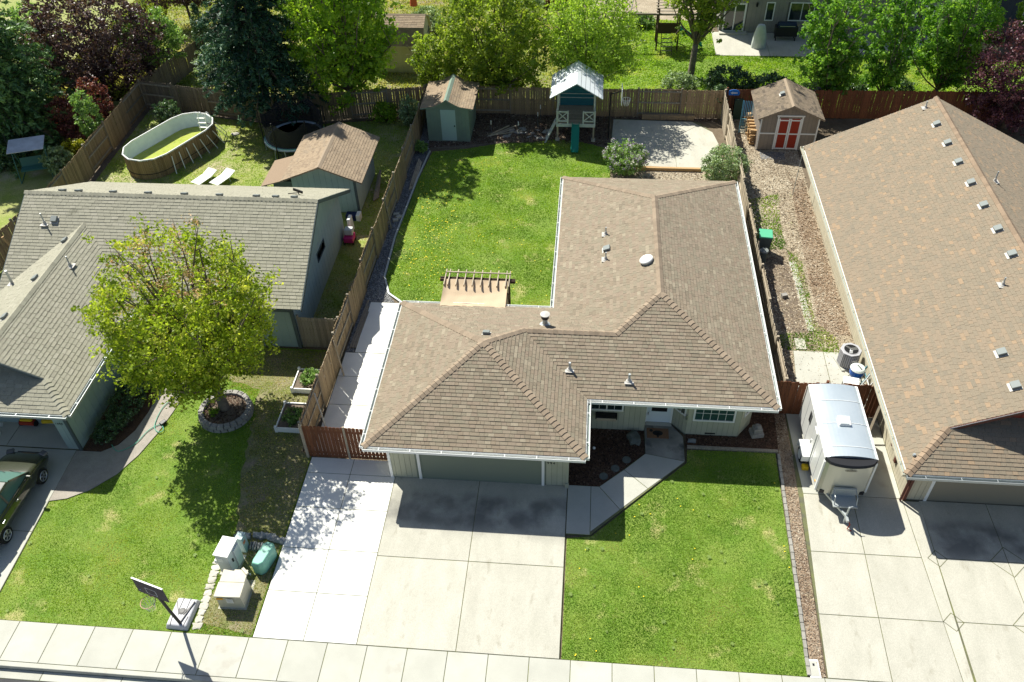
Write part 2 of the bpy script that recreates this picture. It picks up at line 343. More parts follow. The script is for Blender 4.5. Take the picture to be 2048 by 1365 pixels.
def slabs(parent_name,label_kind,polys,z0,z1,m,gap=.012):
    """concrete slabs, each a piece of its own, inset by the joint"""
    base=None
    for k,p in enumerate(polys): pass
    return base
def inset(poly,g):
    n=len(poly); a=sum(poly[i][0]*poly[(i+1)%n][1]-poly[(i+1)%n][0]*poly[i][1] for i in range(n)); 
    if a<0: poly=poly[::-1]
    out=[]
    for i in range(n):
        p0=Vector(poly[i-1][:2]);p=Vector(poly[i][:2]);p1=Vector(poly[(i+1)%n][:2])
        e0=(p-p0).normalized();e1=(p1-p).normalized(); n0=Vector((-e0.y,e0.x));n1=Vector((-e1.y,e1.x)); b=n0+n1
        if b.length<.1: out.append(tuple(p+n0*g)); continue
        b=b/ (b.length**2)*2; out.append(tuple(p+b*g))
    return out
# ================================================================= GROUND
g=MB().box(-260,11.3,-.5,260,300,-.01).box(-260,-160,-.5,260,-6,-.0).build('ground','dirt'); tag(g,kind='structure')
def paved(name,outline,slab_polys,m,z=.06,g=.011,jm='joint_dark'):
    o=MB().prism(outline,-.2,z-.012).build(name,jm); tag(o,kind='structure')
    for i,p in enumerate(slab_polys):
        mm=m[i] if isinstance(m,list) else m
        q=inset(p,g); c=Vector((sum(a[0] for a in q)/len(q),sum(a[1] for a in q)/len(q),z))
        s=MB().prism(q,z-.1,z).build('slab',mm,loc=c,bevel=.006,bseg=1); s.parent=o
    return o
def grid(xs,ys): return [[(xs[i],ys[j]),(xs[i+1],ys[j]),(xs[i+1],ys[j+1]),(xs[i],ys[j+1])] for i in range(len(xs)-1) for j in range(len(ys)-1)]
# street, gutter pan, kerb, sidewalk
tag(MB().box(-260,-6,-.4,260,10.92,-.15).build('street','asphalt'),kind='structure')
gp=[-45+2.6*i for i in range(35)]
paved('gutter_pan',[(-45,10.88),(45,10.88),(45,11.2),(-45,11.2)],grid(gp,[10.88,11.2]),'concrete_walk',z=-.13)
k=MB(); k.box(-45,11.2,-.3,45,11.36,.045)
tag(k.build('kerb','concrete_walk',bevel=.02),kind='structure')
sx=[-45+1.29*i for i in range(70)]
paved('sidewalk',[(-45,11.36),(45,11.36),(45,12.72),(-45,12.72)],grid(sx,[11.36,12.72]),'concrete_walk',z=.05)
# front drives
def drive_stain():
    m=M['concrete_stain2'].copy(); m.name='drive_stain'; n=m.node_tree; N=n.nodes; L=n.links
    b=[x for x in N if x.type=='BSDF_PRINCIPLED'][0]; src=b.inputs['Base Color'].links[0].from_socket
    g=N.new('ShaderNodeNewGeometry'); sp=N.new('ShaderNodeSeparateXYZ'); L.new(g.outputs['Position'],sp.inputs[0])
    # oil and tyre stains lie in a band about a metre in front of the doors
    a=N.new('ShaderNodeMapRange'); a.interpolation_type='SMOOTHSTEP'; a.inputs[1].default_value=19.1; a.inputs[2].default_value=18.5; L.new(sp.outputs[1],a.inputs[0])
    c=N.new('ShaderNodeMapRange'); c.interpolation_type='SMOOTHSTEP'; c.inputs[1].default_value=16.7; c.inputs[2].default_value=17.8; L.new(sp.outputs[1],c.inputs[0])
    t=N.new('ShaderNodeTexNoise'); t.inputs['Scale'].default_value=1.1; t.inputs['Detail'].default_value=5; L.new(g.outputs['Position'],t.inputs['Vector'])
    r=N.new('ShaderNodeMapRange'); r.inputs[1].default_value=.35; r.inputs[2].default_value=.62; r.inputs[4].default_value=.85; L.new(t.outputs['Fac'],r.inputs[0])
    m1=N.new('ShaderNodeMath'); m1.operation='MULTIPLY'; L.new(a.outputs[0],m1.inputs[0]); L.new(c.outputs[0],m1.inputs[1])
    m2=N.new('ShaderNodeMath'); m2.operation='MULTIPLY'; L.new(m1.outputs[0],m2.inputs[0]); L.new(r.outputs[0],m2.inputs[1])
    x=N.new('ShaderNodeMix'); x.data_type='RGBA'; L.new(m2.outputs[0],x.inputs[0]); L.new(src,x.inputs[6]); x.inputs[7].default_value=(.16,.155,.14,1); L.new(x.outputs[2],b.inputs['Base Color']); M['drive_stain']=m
drive_stain()
XW=[-10.06,-8.39,-6.66]; YW=[12.72,14.43,16.12,17.85,19.42,20.16]
paved('new_driveway',[(-10.06,12.72),(-6.66,12.72),(-6.66,20.16),(-10.06,20.16)],grid(XW,YW),'concrete_new',z=.062)
old=grid([-6.66,-3.47,-.2],[12.72,16.0,19.45])
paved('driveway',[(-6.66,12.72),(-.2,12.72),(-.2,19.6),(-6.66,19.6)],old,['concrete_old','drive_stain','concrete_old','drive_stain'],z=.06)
paved('side_patio',[(-10.12,20.3),(-6.9,20.3),(-6.9,26.0),(-10.12,26.0)],grid([-10.1,-8.15,-6.85],[20.3,21.4,22.93,24.55,26.0]),'concrete_new',z=.06)
paved('rear_path',[(-9.7,26.02),(-7.0,26.02),(-7.0,29.4),(-9.7,29.4)],[[(-9.7,26.02),(-7.0,26.02),(-7.0,29.4),(-9.7,29.4)]],'concrete_new',z=.05)
W=[[(-.19,17.35),(.66,17.35),(.66,19.48),(-.19,19.48)],[(.66,17.47),(1.72,18.5),(.96,19.48),(.66,19.48)],[(1.72,18.5),(2.75,19.5),(1.88,20.33),(.96,19.48)],[(2.75,19.5),(4.18,20.88),(2.69,21.16),(1.88,20.33)],[(4.18,20.88),(4.18,22.1),(3.75,22.7),(2.68,22.7),(2.69,21.16)]]
paved('front_walk',[(-.19,17.35),(.66,17.35),(4.18,20.88),(4.18,22.1),(3.75,22.6),(2.68,22.6),(2.69,21.16),(.96,19.48),(-.19,19.48)],W,['concrete_stained' if i in (4,) else 'concrete_walk' for i in range(5)],z=.08)
XR=[8.12,10.0,12.12]; 
polR=[]
XA=[(8.35,8.22,8.08,7.98),(10.08,10.03,9.96,9.9),(11.84,11.9,11.97,12.02)]; YA=[19.69,17.24,14.87,12.72]
for i in range(2):
    for j in range(3): polR.append([(XA[i][j],YA[j]),(XA[i+1][j],YA[j]),(XA[i+1][j+1],YA[j+1]),(XA[i][j+1],YA[j+1])])
polR+=[[(8.35,19.69),(10.08,19.69),(10.1,23.6),(8.3,23.6)],[(10.08,19.69),(11.82,19.69),(11.82,23.6),(10.1,23.6)]]
polR+=[[(12.02,12.72),(12.34,12.72),(12.42,19.6),(11.84,19.6)]]
for x0,x1 in ((12.4,14.73),(14.73,17.1),(17.1,19.5)):
    for y0,y1 in ((12.72,14.9),(14.9,17.26),(17.26,19.66)): polR.append([(x0,y0),(x1,y0),(x1,y1),(x0,y1)])
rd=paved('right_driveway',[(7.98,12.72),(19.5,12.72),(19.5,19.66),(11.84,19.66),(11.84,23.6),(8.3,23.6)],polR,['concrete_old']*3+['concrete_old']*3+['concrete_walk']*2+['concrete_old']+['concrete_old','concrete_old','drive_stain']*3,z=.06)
dm=MB()
for cx,cy,rx,ry in ((12.42,17.24,.32,.32),(12.29,14.89,.32,.32),(14.75,17.27,.6,.58),(14.72,14.92,.6,.58)):
    q=[(cx-rx,cy),(cx,cy-ry),(cx+rx,cy),(cx,cy+ry)]
    for i in range(4): a=q[i];b=q[(i+1)%4]; dm.beam((a[0],a[1],.0605),(b[0],b[1],.0605),.022,.006)
dmo=dm.build('score_line','joint_dark'); dmo.parent=rd
paved('side_pad',[(8.85,23.8),(11.8,23.8),(11.8,27.3),(9.15,27.3)],[[(8.85,23.8),(10.35,23.8),(10.4,27.3),(9.15,27.3)],[(10.35,23.8),(11.8,23.8),(11.8,27.3),(10.4,27.3)]],'concrete_walk',z=.05)
paved('paver',[(9.3,27.4),(9.75,27.4),(9.75,28.1),(9.3,28.1)],[[(9.3,27.4),(9.75,27.4),(9.75,28.1),(9.3,28.1)]],'concrete_old',z=.05)
paved('narrow_path',[(9.98,28.6),(10.28,28.6),(10.24,33.6),(9.96,33.6)],[[(9.98-.02*i,28.6+i),(10.28-.01*i,28.6+i),(10.27-.01*i,29.58+i),(9.96-.02*i,29.58+i)] for i in range(5)],'concrete_walk',z=.03)
# left neighbour's drive, aggregate walk
paved('left_driveway',[(-27,12.72),(-19.12,12.72),(-19.4,19.87),(-27,19.87)],[[(-27,12.72),(-22.6,12.72),(-22.6,16.1),(-27,16.1)],[(-22.6,12.72),(-19.12,12.72),(-19.26,16.1),(-22.6,16.1)],[(-27,16.1),(-22.6,16.1),(-22.6,19.87),(-27,19.87)],[(-22.6,16.1),(-19.26,16.1),(-19.4,19.87),(-22.6,19.87)]],'concrete_walk',z=.06)
paved('left_garage_floor',[(-25.0,19.9),(-19.3,19.9),(-19.3,25.8),(-25.0,25.8)],grid([-25,-22.3,-19.3],[19.9,25.8]),'concrete_walk',z=.07)
out_arc=[(-19.31,17.45),(-18.7,17.6),(-18.0,18.05),(-17.3,18.85),(-16.85,19.8),(-16.55,20.9),(-16.35,22.1),(-16.2,23.5),(-16.2,25.9)]
in_arc=[(-17.35,25.9),(-17.35,23.5),(-17.36,22.0),(-17.5,21.0),(-17.85,20.25),(-18.4,19.85),(-19.39,19.85)]
wlk=flat('left_walk',out_arc+in_arc,.055,'aggregate')
# back patio (sport pad) behind the house
pat=[(1.4,42.0),(6.6,41.75),(7.25,42.9),(7.55,44.4),(7.3,45.8),(6.6,47.0),(1.6,47.2)]
paved('rear_patio',pat,[[(1.4,42.0),(5.0,41.8),(5.0,45.1),(1.4,45.1)],[(5.0,41.8),(6.6,41.75),(7.25,42.9),(7.55,44.4),(7.3,45.8),(6.55,46.6),(5.0,45.1)],[(1.4,45.1),(5.0,45.1),(6.55,46.6),(6.2,47.0),(1.5,47.1)]],'concrete_old',z=.05,g=.008)
cb=MB().box(1.9,41.45,0,6.3,41.62,.2).build('retaining_timber','wood_new',bevel=.01); cb['kind']='structure'
paved('neighbour_patio',[(8.4,56.2),(26,56.2),(26,60),(8.4,60)],grid([8.4,12.0,15.6,19.2,22.8,26],[56.2,60]),'concrete_old',z=.05)
# planted ground
LF=[(-19.1,12.74),(-10.1,12.74),(-10.1,20.2),(-10.5,20.4),(-10.4,26.1),(-16.2,26.1),(-16.2,23.5),(-16.35,22.1),(-16.55,20.9),(-16.85,19.8),(-17.3,18.85),(-18.0,18.05),(-18.7,17.6),(-19.38,17.45)]
flat('left_front_lawn',LF,.02,'lawn_base')
def jagged(pts,amp,step=.35):
    out=[]
    for a,b in zip(pts,pts[1:]):
        a=Vector(a);b=Vector(b);n=max(1,int((b-a).length/step))
        for i in range(n): p=a.lerp(b,i/n); out.append((p.x+R.uniform(-amp,amp),p.y+R.uniform(-amp,amp)))
    return out
DRY=[(-12.0,12.76),(-10.1,12.76),(-10.1,20.2),(-10.5,20.4),(-10.4,26.05),(-16.1,26.05)]+jagged([(-16.1,24.2),(-13.1,23.3),(-12.6,20.5),(-12.0,17.0),(-12.0,12.9)],.35)
FR=[(-.14,12.74),(7.38,12.74),(7.62,21.55),(4.3,21.5),(4.24,20.85),(.72,17.33),(-.14,17.2)]
flat('front_lawn',FR,.02,'lawn_base')
DRYS=[(-10.14,12.8),(-10.14,20.2),(-10.5,20.4),(-10.4,26.0),(-15.9,26.0)]+jagged([(-15.9,24.4),(-13.2,23.6),(-12.9,21.5),(-12.6,19.5),(-12.0,17.2),(-11.95,16.0),(-11.9,14.0),(-11.95,12.8)],.09,.3)
flat('dry_verge',DRYS,.026,'verge_base')
RL=[(-9.35,31.3),(-8.9,30.1),(-8.2,29.45),(-7.0,29.3),(-1.3,27.0),(-1.0,36.6),(1.3,37),(1.35,43.6),(-.2,44.3),(-1.9,44.6),(-3.2,44.2),(-5.1,44.0),(-7.0,43.3),(-8.9,42.9),(-9.2,40),(-9.45,34.5)]
flat('rear_lawn',RL,.02,'lawn_base')
LB=[(-27.3,34.6),(-10.2,34.6),(-10.0,46.9),(-18.2,45.4),(-27.6,47.2)]
flat('left_back_lawn',LB,.016,'patchy_lawn_base')
flat('side_yard_turf',[(-12.2,26.3),(-10.25,26.3),(-10.05,34.6),(-12.1,34.6)],.016,'patchy_lawn_base')
NB=[(-1,48),(30,48.3),(30,56.2),(8.4,56.2),(8.4,62),(-1,62)]
flat('neighbour_lawn',NB,.016,'lawn_base')
flat('far_garden',[(-36,48.2),(-1,48.2),(-1,75),(-36,75)],.012,'lawn_dry_base')
flat('far_left_yard',[(-60,20),(-28.0,20),(-28.3,47.5),(-36,75),(-60,75)],.012,'patchy_lawn_base')
flat('bare_path',[(0,62),(14,62),(14,75),(-1,75)],.014,'chip_ground')
flat('shrub_bed',[(-.28,19.52),(.66,19.52),(.96,19.52),(2.66,21.2),(2.66,22.4),(-.28,22.3)],.03,'bark_mulch')
flat('bay_bed',[(4.25,21.66),(7.75,21.66),(8.3,23.6),(7.0,23.6),(6.3,22.3),(4.3,22.3)],.024,'bark_mulch')
flat('bark_strip',[(7.52,12.74),(7.92,12.74),(8.25,21.5),(8.25,23.6),(7.85,23.6),(7.75,21.6)],.03,'bark_red')
RY=[(8.2,23.7),(11.85,23.7),(11.85,40.3),(11.9,44.0),(12.6,47.7),(8.0,47.7),(8.05,37)]
flat('chip_yard',RY,.016,'chip_ground')
flat('bark_border',[(10.55,28.4),(11.75,28.4),(11.75,41.0),(11.0,41.0),(10.6,33)],.024,'bark_red')
flat('soil_patch',[(8.75,28.6),(9.9,28.4),(9.85,33.2),(9.3,34),(8.5,33.5)],.024,'soil')
flat('back_bed',[(-9.3,43.2),(-7.0,43.45),(-5.1,44.1),(-3.2,44.3),(-1.9,44.7),(1.2,44.2),(1.3,47.3),(7.6,47.1),(7.9,47.8),(-9.7,47.5)],.014,'soil')
flat('rear_chip_bed',[(1.3,36.7),(7.6,36.7),(7.7,41.6),(1.3,41.6)],.014,'chip_ground')
flat('gravel_border',[(-10.1,26.05),(-9.75,26.05),(-9.72,29.4),(-8.6,29.45),(-9.05,30.1),(-9.5,31.3),(-9.6,34.5),(-9.35,40),(-9.1,43),(-9.9,47),(-10.05,36)],.018,'gravel_dark')
flat('shrub_bed_left',[(-19.15,19.9),(-18.4,19.9),(-17.9,20.3),(-17.55,21.0),(-17.4,22.0),(-17.4,25.9),(-19.1,25.9)],.02,'bark_mulch')
# grass, chips and pebbles as real little pieces
grass('grass',FR,2100,seed=1,h=.034,w=.016)
grass('grass',LF,1700,'grass_blade_light',seed=3,h=.034,w=.016,excl=[DRYS],dry=.05); grass('grass',DRY,420,'grass_blade_light',seed=3,h=.04)
grass('grass',DRY,620,'grass_blade_dry',h=.035,seed=4,dry=.16,z=.02)
grass('grass',RL,900,'grass_blade_light',seed=5,h=.045,w=.022)
grass('grass',LB,330,'grass_blade_light',seed=6,h=.045,w=.025,dry=.12)
grass('grass',NB,260,'grass_blade_light',seed=7,h=.09,w=.04)
grass('grass',[(-36,48.2),(-1,48.2),(-1,68),(-36,68)],90,'grass_blade_dry',seed=8,h=.14,w=.05)
grass('grass',[(8.3,27.4),(11.0,27.2),(11.2,28.0),(10.4,29.3),(10.5,33.6),(9.9,34.6),(8.6,34.4),(8.4,38.8),(10.2,39.4),(9.9,36.5),(10.0,28.5),(8.4,28.3)],420,seed=9,h=.08,w=.03)
grass('grass',[(-12.1,26.4),(-10.3,26.4),(-10.1,34.6),(-12.0,34.6)],300,'grass_blade_dry',seed=10,h=.05)
chips('wood_chips',RY,240,'chip',.07,excl=[[(10.5,28.4),(11.8,28.4),(11.8,41),(11,41)]])
chips('wood_chips',[(10.5,28.4),(11.75,28.4),(11.75,41),(11,41)],420,'chip_red',.07,z=.025)
chips('wood_chips',[(1.3,36.7),(7.6,36.7),(7.7,41.5),(1.3,41.5)],150,'chip',.07)
chips('wood_chips',[(7.54,12.76),(7.9,12.76),(8.22,21.5),(8.25,23.5),(7.85,23.5),(7.76,21.6)],650,'chip_red',.05,z=.03)
chips('bark_chips',[(-.28,19.52),(.96,19.52),(2.66,21.2),(2.66,22.4),(-.28,22.3)],700,'mulch_chip',.05,z=.03)
chips('bark_chips',[(4.25,21.66),(7.75,21.66),(8.3,23.6),(7.0,23.6),(6.3,22.3),(4.3,22.3)],500,'mulch_chip',.05,z=.024)
chips('bark_chips',[(-9.3,43.3),(-5.1,44.1),(1.2,44.2),(1.3,47.3),(7.6,47.1),(7.9,47.8),(-9.7,47.5)],260,'mulch_chip',.06,z=.014); chips('bark_chips',[(-9.3,43.3),(-5.1,44.1),(1.2,44.2),(1.3,47.3),(7.6,47.1),(7.9,47.8),(-9.7,47.5)],35,'chip',.06,z=.014)
chips('gravel',[(-10.1,26.05),(-9.75,26.05),(-9.72,29.4),(-8.6,29.45),(-9.05,30.1),(-9.5,31.3),(-9.6,34.5),(-9.35,40),(-9.1,43),(-9.9,47),(-10.05,36)],700,'pebble',.05,z=.018)
# lawn edging
def edging(name,pts,w,h,m,seg=None,label=None):
    e=MB()
    for a,b in zip(pts,pts[1:]): e.beam((a[0],a[1],h/2),(b[0],b[1],h/2),w,h)
    o=e.build(name,m,bevel=.005); tag(o,kind='structure'); return o
edging('lawn_edging',[(-9.05,42.9),(-9.28,40),(-9.52,34.5),(-9.42,31.3),(-8.98,30.05),(-8.2,29.4)],.09,.09,'galv')
edging('lawn_edging',[(4.3,21.62),(7.72,21.62)],.12,.1,'wood_grey')
def brick_row(p0,p1,n,m='concrete_walk'):
    p0=Vector(p0);p1=Vector(p1); d=(p1-p0); base=MB().beam((p0.x,p0.y,.02),(p1.x,p1.y,.02),.1,.03).build('lawn_border','joint_dark'); tag(base,kind='structure')
    me=None; L=d.length/n
    for i in range(n):
        c=p0+d*((i+.5)/n)
        if me is None:
            o=MB().box(-.055,-L/2+.008,0,.055,L/2-.008,.09).build('brick',m,bevel=.008,bseg=1); me=o
        else: o=me.copy(); COL.objects.link(o)
        o.location=(c.x+R.uniform(-.008,.008),c.y,0.0); o.rotation_euler=(0,0,math.atan2(-d.x,d.y)+R.uniform(-.03,.03)); o.parent=base
mat('border_stone',(.33,.31,.27),(.26,.25,.22),4,rough=.9,orand=.15,fine=.2)
brick_row((7.43,12.76),(7.72,21.5),30,'border_stone')
# ================================================================= BUILDINGS
CAMP=Vector((0,0,25.5))
def roof_face_shingles(verts,expo,tab,rndfun,coll,thick=.016):
    """verts: planar face, first two vertices lie on (or parallel to) the eave. Collects clipped shingle tabs as (world verts, faces, rnd, score)"""
    P=[Vector(v) for v in verts]; nr=Vector((0,0,0))
    for i in range(len(P)): nr+=P[i].cross(P[(i+1)%len(P)])
    nr.normalize()
    if nr.z<0: nr=-nr
    u=Vector((-nr.y,nr.x,0)).normalized() if abs(nr.z)<.9999 else Vector((1,0,0)); v=nr.cross(u)
    if v.z<0: u=-u; v=nr.cross(u)
    if v.z<0: v=-v
    o=min(P,key=lambda p:p.z); q=[((p-o).dot(u),(p-o).dot(v)) for p in P]
    umin=min(a for a,b in q);umax=max(a for a,b in q);vmax=max(b for a,b in q)
    def clip(poly,x0,x1,y0,y1):
        for ax,val,sg in ((0,x0,1),(0,x1,-1),(1,y0,1),(1,y1,-1)):
            out=[]
            for i in range(len(poly)):
                a=poly[i-1];b=poly[i]; ia=(a[ax]-val)*sg>=0; ib=(b[ax]-val)*sg>=0
                if ia!=ib:
                    t=(val-a[ax])/(b[ax]-a[ax]); out.append((a[0]+(b[0]-a[0])*t,a[1]+(b[1]-a[1])*t))
                if ib: out.append(b)
            poly=out
            if len(poly)<3: return []
        return poly
    row=0; vv=0
    while vv<vmax-.01:
        row_poly=clip(q,umin-1,umax+1,vv,vv+expo)
        if len(row_poly)>=3:
            ra=min(a for a,b in row_poly); rb=max(a for a,b in row_poly)
            uu=umin-R.random()*tab*1.5-.01; jit=R.uniform(-.003,.003)
            while uu<rb:
                w=tab*R.choice((.6,.8,1,1,1.3,1.6)) if tab<.29 else tab*R.uniform(.94,1.06)
                if uu+w>ra:
                    pl=clip(row_poly,uu+.004,uu+w-.004,vv,vv+expo)
                    # drop repeated points
                    pp=[]
                    for p in pl:
                        if not pp or (abs(p[0]-pp[-1][0])+abs(p[1]-pp[-1][1])>1e-4): pp.append(p)
                    if len(pp)>=3 and abs(pp[0][0]-pp[-1][0])+abs(pp[0][1]-pp[-1][1])<1e-4: pp.pop()
                    if len(pp)>=3:
                        t=thick*(.8+R.random()*.5); lift=R.random()*.004
                        top=[o+u*a+v*b+nr*(t*(1-(b-vv)/expo)+.004+lift) for a,b in pp]; bot=[o+u*a+v*b-nr*.004 for a,b in pp]
                        A=sum(pp[i-1][0]*pp[i][1]-pp[i][0]*pp[i-1][1] for i in range(len(pp)))/2
                        if A<0: top=top[::-1];bot=bot[::-1]
                        if abs(A)>.0006:
                            if u.cross(v).dot(nr)<0: top=top[::-1];bot=bot[::-1]
                            n=len(top); fs=[tuple(range(n))]+[((i+1)%n,i,n+i,n+(i+1)%n) for i in range(n)]
                            c=sum(top,Vector((0,0,0)))/n; d=CAMP-c; sc=abs(A)*nr.dot(d.normalized())/d.length_squared
                            coll.append((top+bot,fs,rndfun(uu+w/2,vv,row),sc if sc>0 else 0))
                uu+=w
        vv+=expo; row+=1
def make_roof(house,faces,footprint,zs,m_sh,m_cap,ridges,expo=.145,tab=.22,parts=300,rowtone=.0,fasc='white_paint',thick=.016,fth=.14,deckm='deck_dark',capw=.15,base=None,sofz=None,seed=1,skip=()):
    """deck > shingle pieces, ridge caps; soffit and fascia follow the footprint"""
    deck=MB()
    for f in faces:
        P=[Vector(p) for p in f]; nr=Vector((0,0,0))
        for i in range(len(P)): nr+=P[i].cross(P[(i+1)%len(P)])
        if nr.z<0: P=P[::-1]
        n=len(P); deck.add(P,[tuple(range(n))])
    root=deck.build('roof',deckm,house,world=True)
    coll=[]
    fl=[[R.random() for _ in range(400)] for _ in range(4)]
    def rf(uu,vv,row): 
        return max(0,min(1,.5+R.gauss(0,.28)+ (rowtone*math.sin(row*2.1+uu*.7))))
    for f in faces: roof_face_shingles(f,expo,tab,rf,coll,thick)
    coll.sort(key=lambda c:-c[3])
    big=coll[:parts]
    for vs,fs,r,_ in big:
        b=MB(); b.add(vs,fs,0,r if r!=.5 else .51); c=sum((Vector(v) for v in vs),Vector((0,0,0)))/len(vs)
        o=b.build('shingle',m_sh,loc=c); o.parent=root; o.location=c-ORG[house.name]
    b=MB()
    for vs,fs,r,_ in coll[parts:]: b.add(vs,fs,0,r)
    if b.f: s=b.build('shingles',m_sh,house,world=True); s.parent=root; s['kind']='stuff'
    # ridge and hip caps
    for a,bb,na,nb in ridges:
        a=Vector(a);bb=Vector(bb);d=(bb-a);L=d.length;d.normalize(); na=Vector(na);nb=Vector(nb); k=max(1,int(L/.19)); step=L/k
        first=None
        for i in range(k):
            if first is None:
                s0=-.05; s1=step+.02
                e=MB()
                # local frame: along d, wings going down each slope (na, nb unit vectors down-slope)
                pts=[]
                for s_,h in ((s0,.052),(s1,.014)):
                    pts+= [d*s_+na*capw+Vector((0,0,h-.004)),d*s_+Vector((0,0,h+.012)),d*s_+nb*capw+Vector((0,0,h-.004))]
                low=[p-Vector((0,0,.028)) for p in pts]
                e.add(pts+low,[(0,1,4,3),(1,2,5,4),(6,9,10,7),(7,10,11,8),(0,6,7,1),(1,7,8,2),(3,4,10,9),(4,5,11,10),(0,3,9,6),(2,8,11,5)])
                o=e.build('ridge_cap',m_cap); first=o
            else: o=first.copy(); COL.objects.link(o)
            o.parent=root; o.location=a+d*(i*step)-ORG[house.name]
    # soffit closing the eaves
    if sofz is None: sofz=zs-fth
    MB().prism(footprint,sofz-.01,sofz).build('soffit','soffit',house,world=True)
    n=len(footprint); A=sum(footprint[i][0]*footprint[(i+1)%n][1]-footprint[(i+1)%n][0]*footprint[i][1] for i in range(n))
    fp=footprint if A>0 else footprint[::-1]
    fm=MB(); zf=zs-.012
    out=inset(fp,-.03); inn=inset(fp,.002)
    for i in range(n):
        if i in skip: continue
        j=(i+1)%n; fm.add([(inn[i][0],inn[i][1],zf-fth),(out[i][0],out[i][1],zf-fth),(out[j][0],out[j][1],zf-fth),(inn[j][0],inn[j][1],zf-fth),(inn[i][0],inn[i][1],zf),(out[i][0],out[i][1],zf),(out[j][0],out[j][1],zf),(inn[j][0],inn[j][1],zf)],[(0,3,2,1),(4,5,6,7),(1,2,6,5),(3,0,4,7),(0,1,5,4),(2,3,7,6)])
    fm.build('fascia',fasc,house,world=True)
    return root
def gutter(house,p0,p1,z,m='white_paint'):
    fr=F(p0,p1); L=fr.L; g=MB()
    g.fbox(fr,-.02,L+.02,z-.11,z-.098,.033,.15,1); g.fbox(fr,-.02,L+.02,z-.11,z-.0,.14,.156,0); g.fbox(fr,-.02,L+.02,z-.11,z+.006,.033,.04,0)
    g.fbox(fr,-.03,-.02,z-.11,z,.033,.156,0); g.fbox(fr,L+.02,L+.03,z-.11,z,.033,.156,0)
    go=g.build('gutter',[m,'gutter_in_shade'],house,world=True)
    k=int(L/1.1); 
    for i in range(k):
        s_=(i+.5)*L/k; h=MB().fbox(fr,s_-.012,s_+.012,z-.004,z+.004,.034,.15); h.build('gutter_strap',m,house,world=True).parent=go
    return go
def siding_wall(house,p0,p1,ztop,m,mdark,bw=.2,z0=.08,ztopf=None,skip=(),name='wall'):
    """backing wall with separate vertical boards; skip = list of (s0,s1,z0,z1) openings (boards are cut around them)"""
    fr=F(p0,p1); L=fr.L; w=MB(); zt=ztopf or (lambda s:ztop)
    ks=[0,L] if not ztopf else [L*i/24 for i in range(25)]
    for a,b in zip(ks,ks[1:]):
        A=[fr(a,0,-.001),fr(b,0,-.001),fr(b,zt(b),-.001),fr(a,zt(a),-.001)]; w.extrude(A,fr.n*-.12)
    wo=w.build(name,mdark,house,world=True)
    n=max(1,round(L/bw)); st=L/n; cache={}
    for i in range(n):
        a=i*st+.006;b=(i+1)*st-.006
        segs=[(z0,None)]
        for (s0,s1,q0,q1) in skip:
            if a<s1-.02 and b>s0+.02:
                ns=[]
                for (c,d_) in segs:
                    ns.append((c,q0)) if q0>c+.03 else None
                    ns.append((q1,d_))
                segs=ns
        for c,d_ in segs:
            ta=zt(a) if d_ is None else min(d_,zt(a)); tb=zt(b) if d_ is None else min(d_,zt(b))
            if ta<c+.04: continue
            key=(round(c,3),round(ta-c,3),round(tb-c,3))
            if key in cache: o=cache[key].copy(); COL.objects.link(o)
            else:
                pts=[Vector((0,0,0)),fr.d*(b-a),fr.d*(b-a)+Vector((0,0,tb-c)),Vector((0,0,ta-c))]
                o=MB().extrude(pts,fr.n*.014).build('siding_board',m); cache[key]=o
            o.parent=wo; o.location=fr(a,c,0)-ORG[house.name]
    return wo,fr
def window(house,fr,s0,s1,z0,z1,nx=1,ny=1,sash=None,frame='white_paint',gl='glass',name='window',fw_=.06,proud=.045):
    f=MB(); d1=proud
    f.fbox(fr,s0,s1,z1-fw_,z1,.0,d1); f.fbox(fr,s0,s1,z0,z0+fw_,.0,d1); f.fbox(fr,s0,s0+fw_,z0+fw_,z1-fw_,.0,d1); f.fbox(fr,s1-fw_,s1,z0+fw_,z1-fw_,.0,d1)
    if sash:
        for q in sash: c=s0+(s1-s0)*q; f.fbox(fr,c-.025,c+.025,z0+fw_,z1-fw_,.012,d1-.006)
    w=f.build(name,frame,house,world=True)
    MB().fbox(fr,s0+fw_-.004,s1-fw_+.004,z0+fw_-.004,z1-fw_+.004,.002,.014).build('pane',gl,house,world=True).parent=w
    if nx>1 or ny>1:
        for i in range(1,nx): c=s0+fw_+(s1-s0-2*fw_)*i/nx; MB().fbox(fr,c-.009,c+.009,z0+fw_,z1-fw_,.016,.026).build('glazing_bar',frame,house,world=True).parent=w
        for i in range(1,ny): c=z0+fw_+(z1-z0-2*fw_)*i/ny; MB().fbox(fr,s0+fw_,s1-fw_,c-.009,c+.009,.018,.028).build('glazing_bar',frame,house,world=True).parent=w
    return w
def text(house,s,fr,a,z,size,m,name='house_number',d=.018,depth=.006):
    cu=bpy.data.curves.new(name,'FONT'); cu.body=s; cu.size=size; cu.extrude=depth; cu.space_character=1.25
    t=bpy.data.objects.new(name+'_tmp',cu); COL.objects.link(t)
    me=bpy.data.meshes.new_from_object(t); bpy.data.objects.remove(t); bpy.data.curves.remove(cu)
    me.materials.clear(); me.materials.append(M[m]); me.name=name
    rot=Matrix(((fr.d.x,0,fr.n.x),(fr.d.y,0,fr.n.y),(0,1,0))).to_4x4(); me.transform(rot)
    o=bpy.data.objects.new(name,me); COL.objects.link(o); o.parent=house
    p=fr(a,z,d); o.location=p-(ORG[house.name] if house.name in ORG else Vector((0,0,0))); return o
def dn_(x,y,s):
    v=Vector((x,y,0)).normalized(); v=v+Vector((0,0,-s)); return v.normalized()
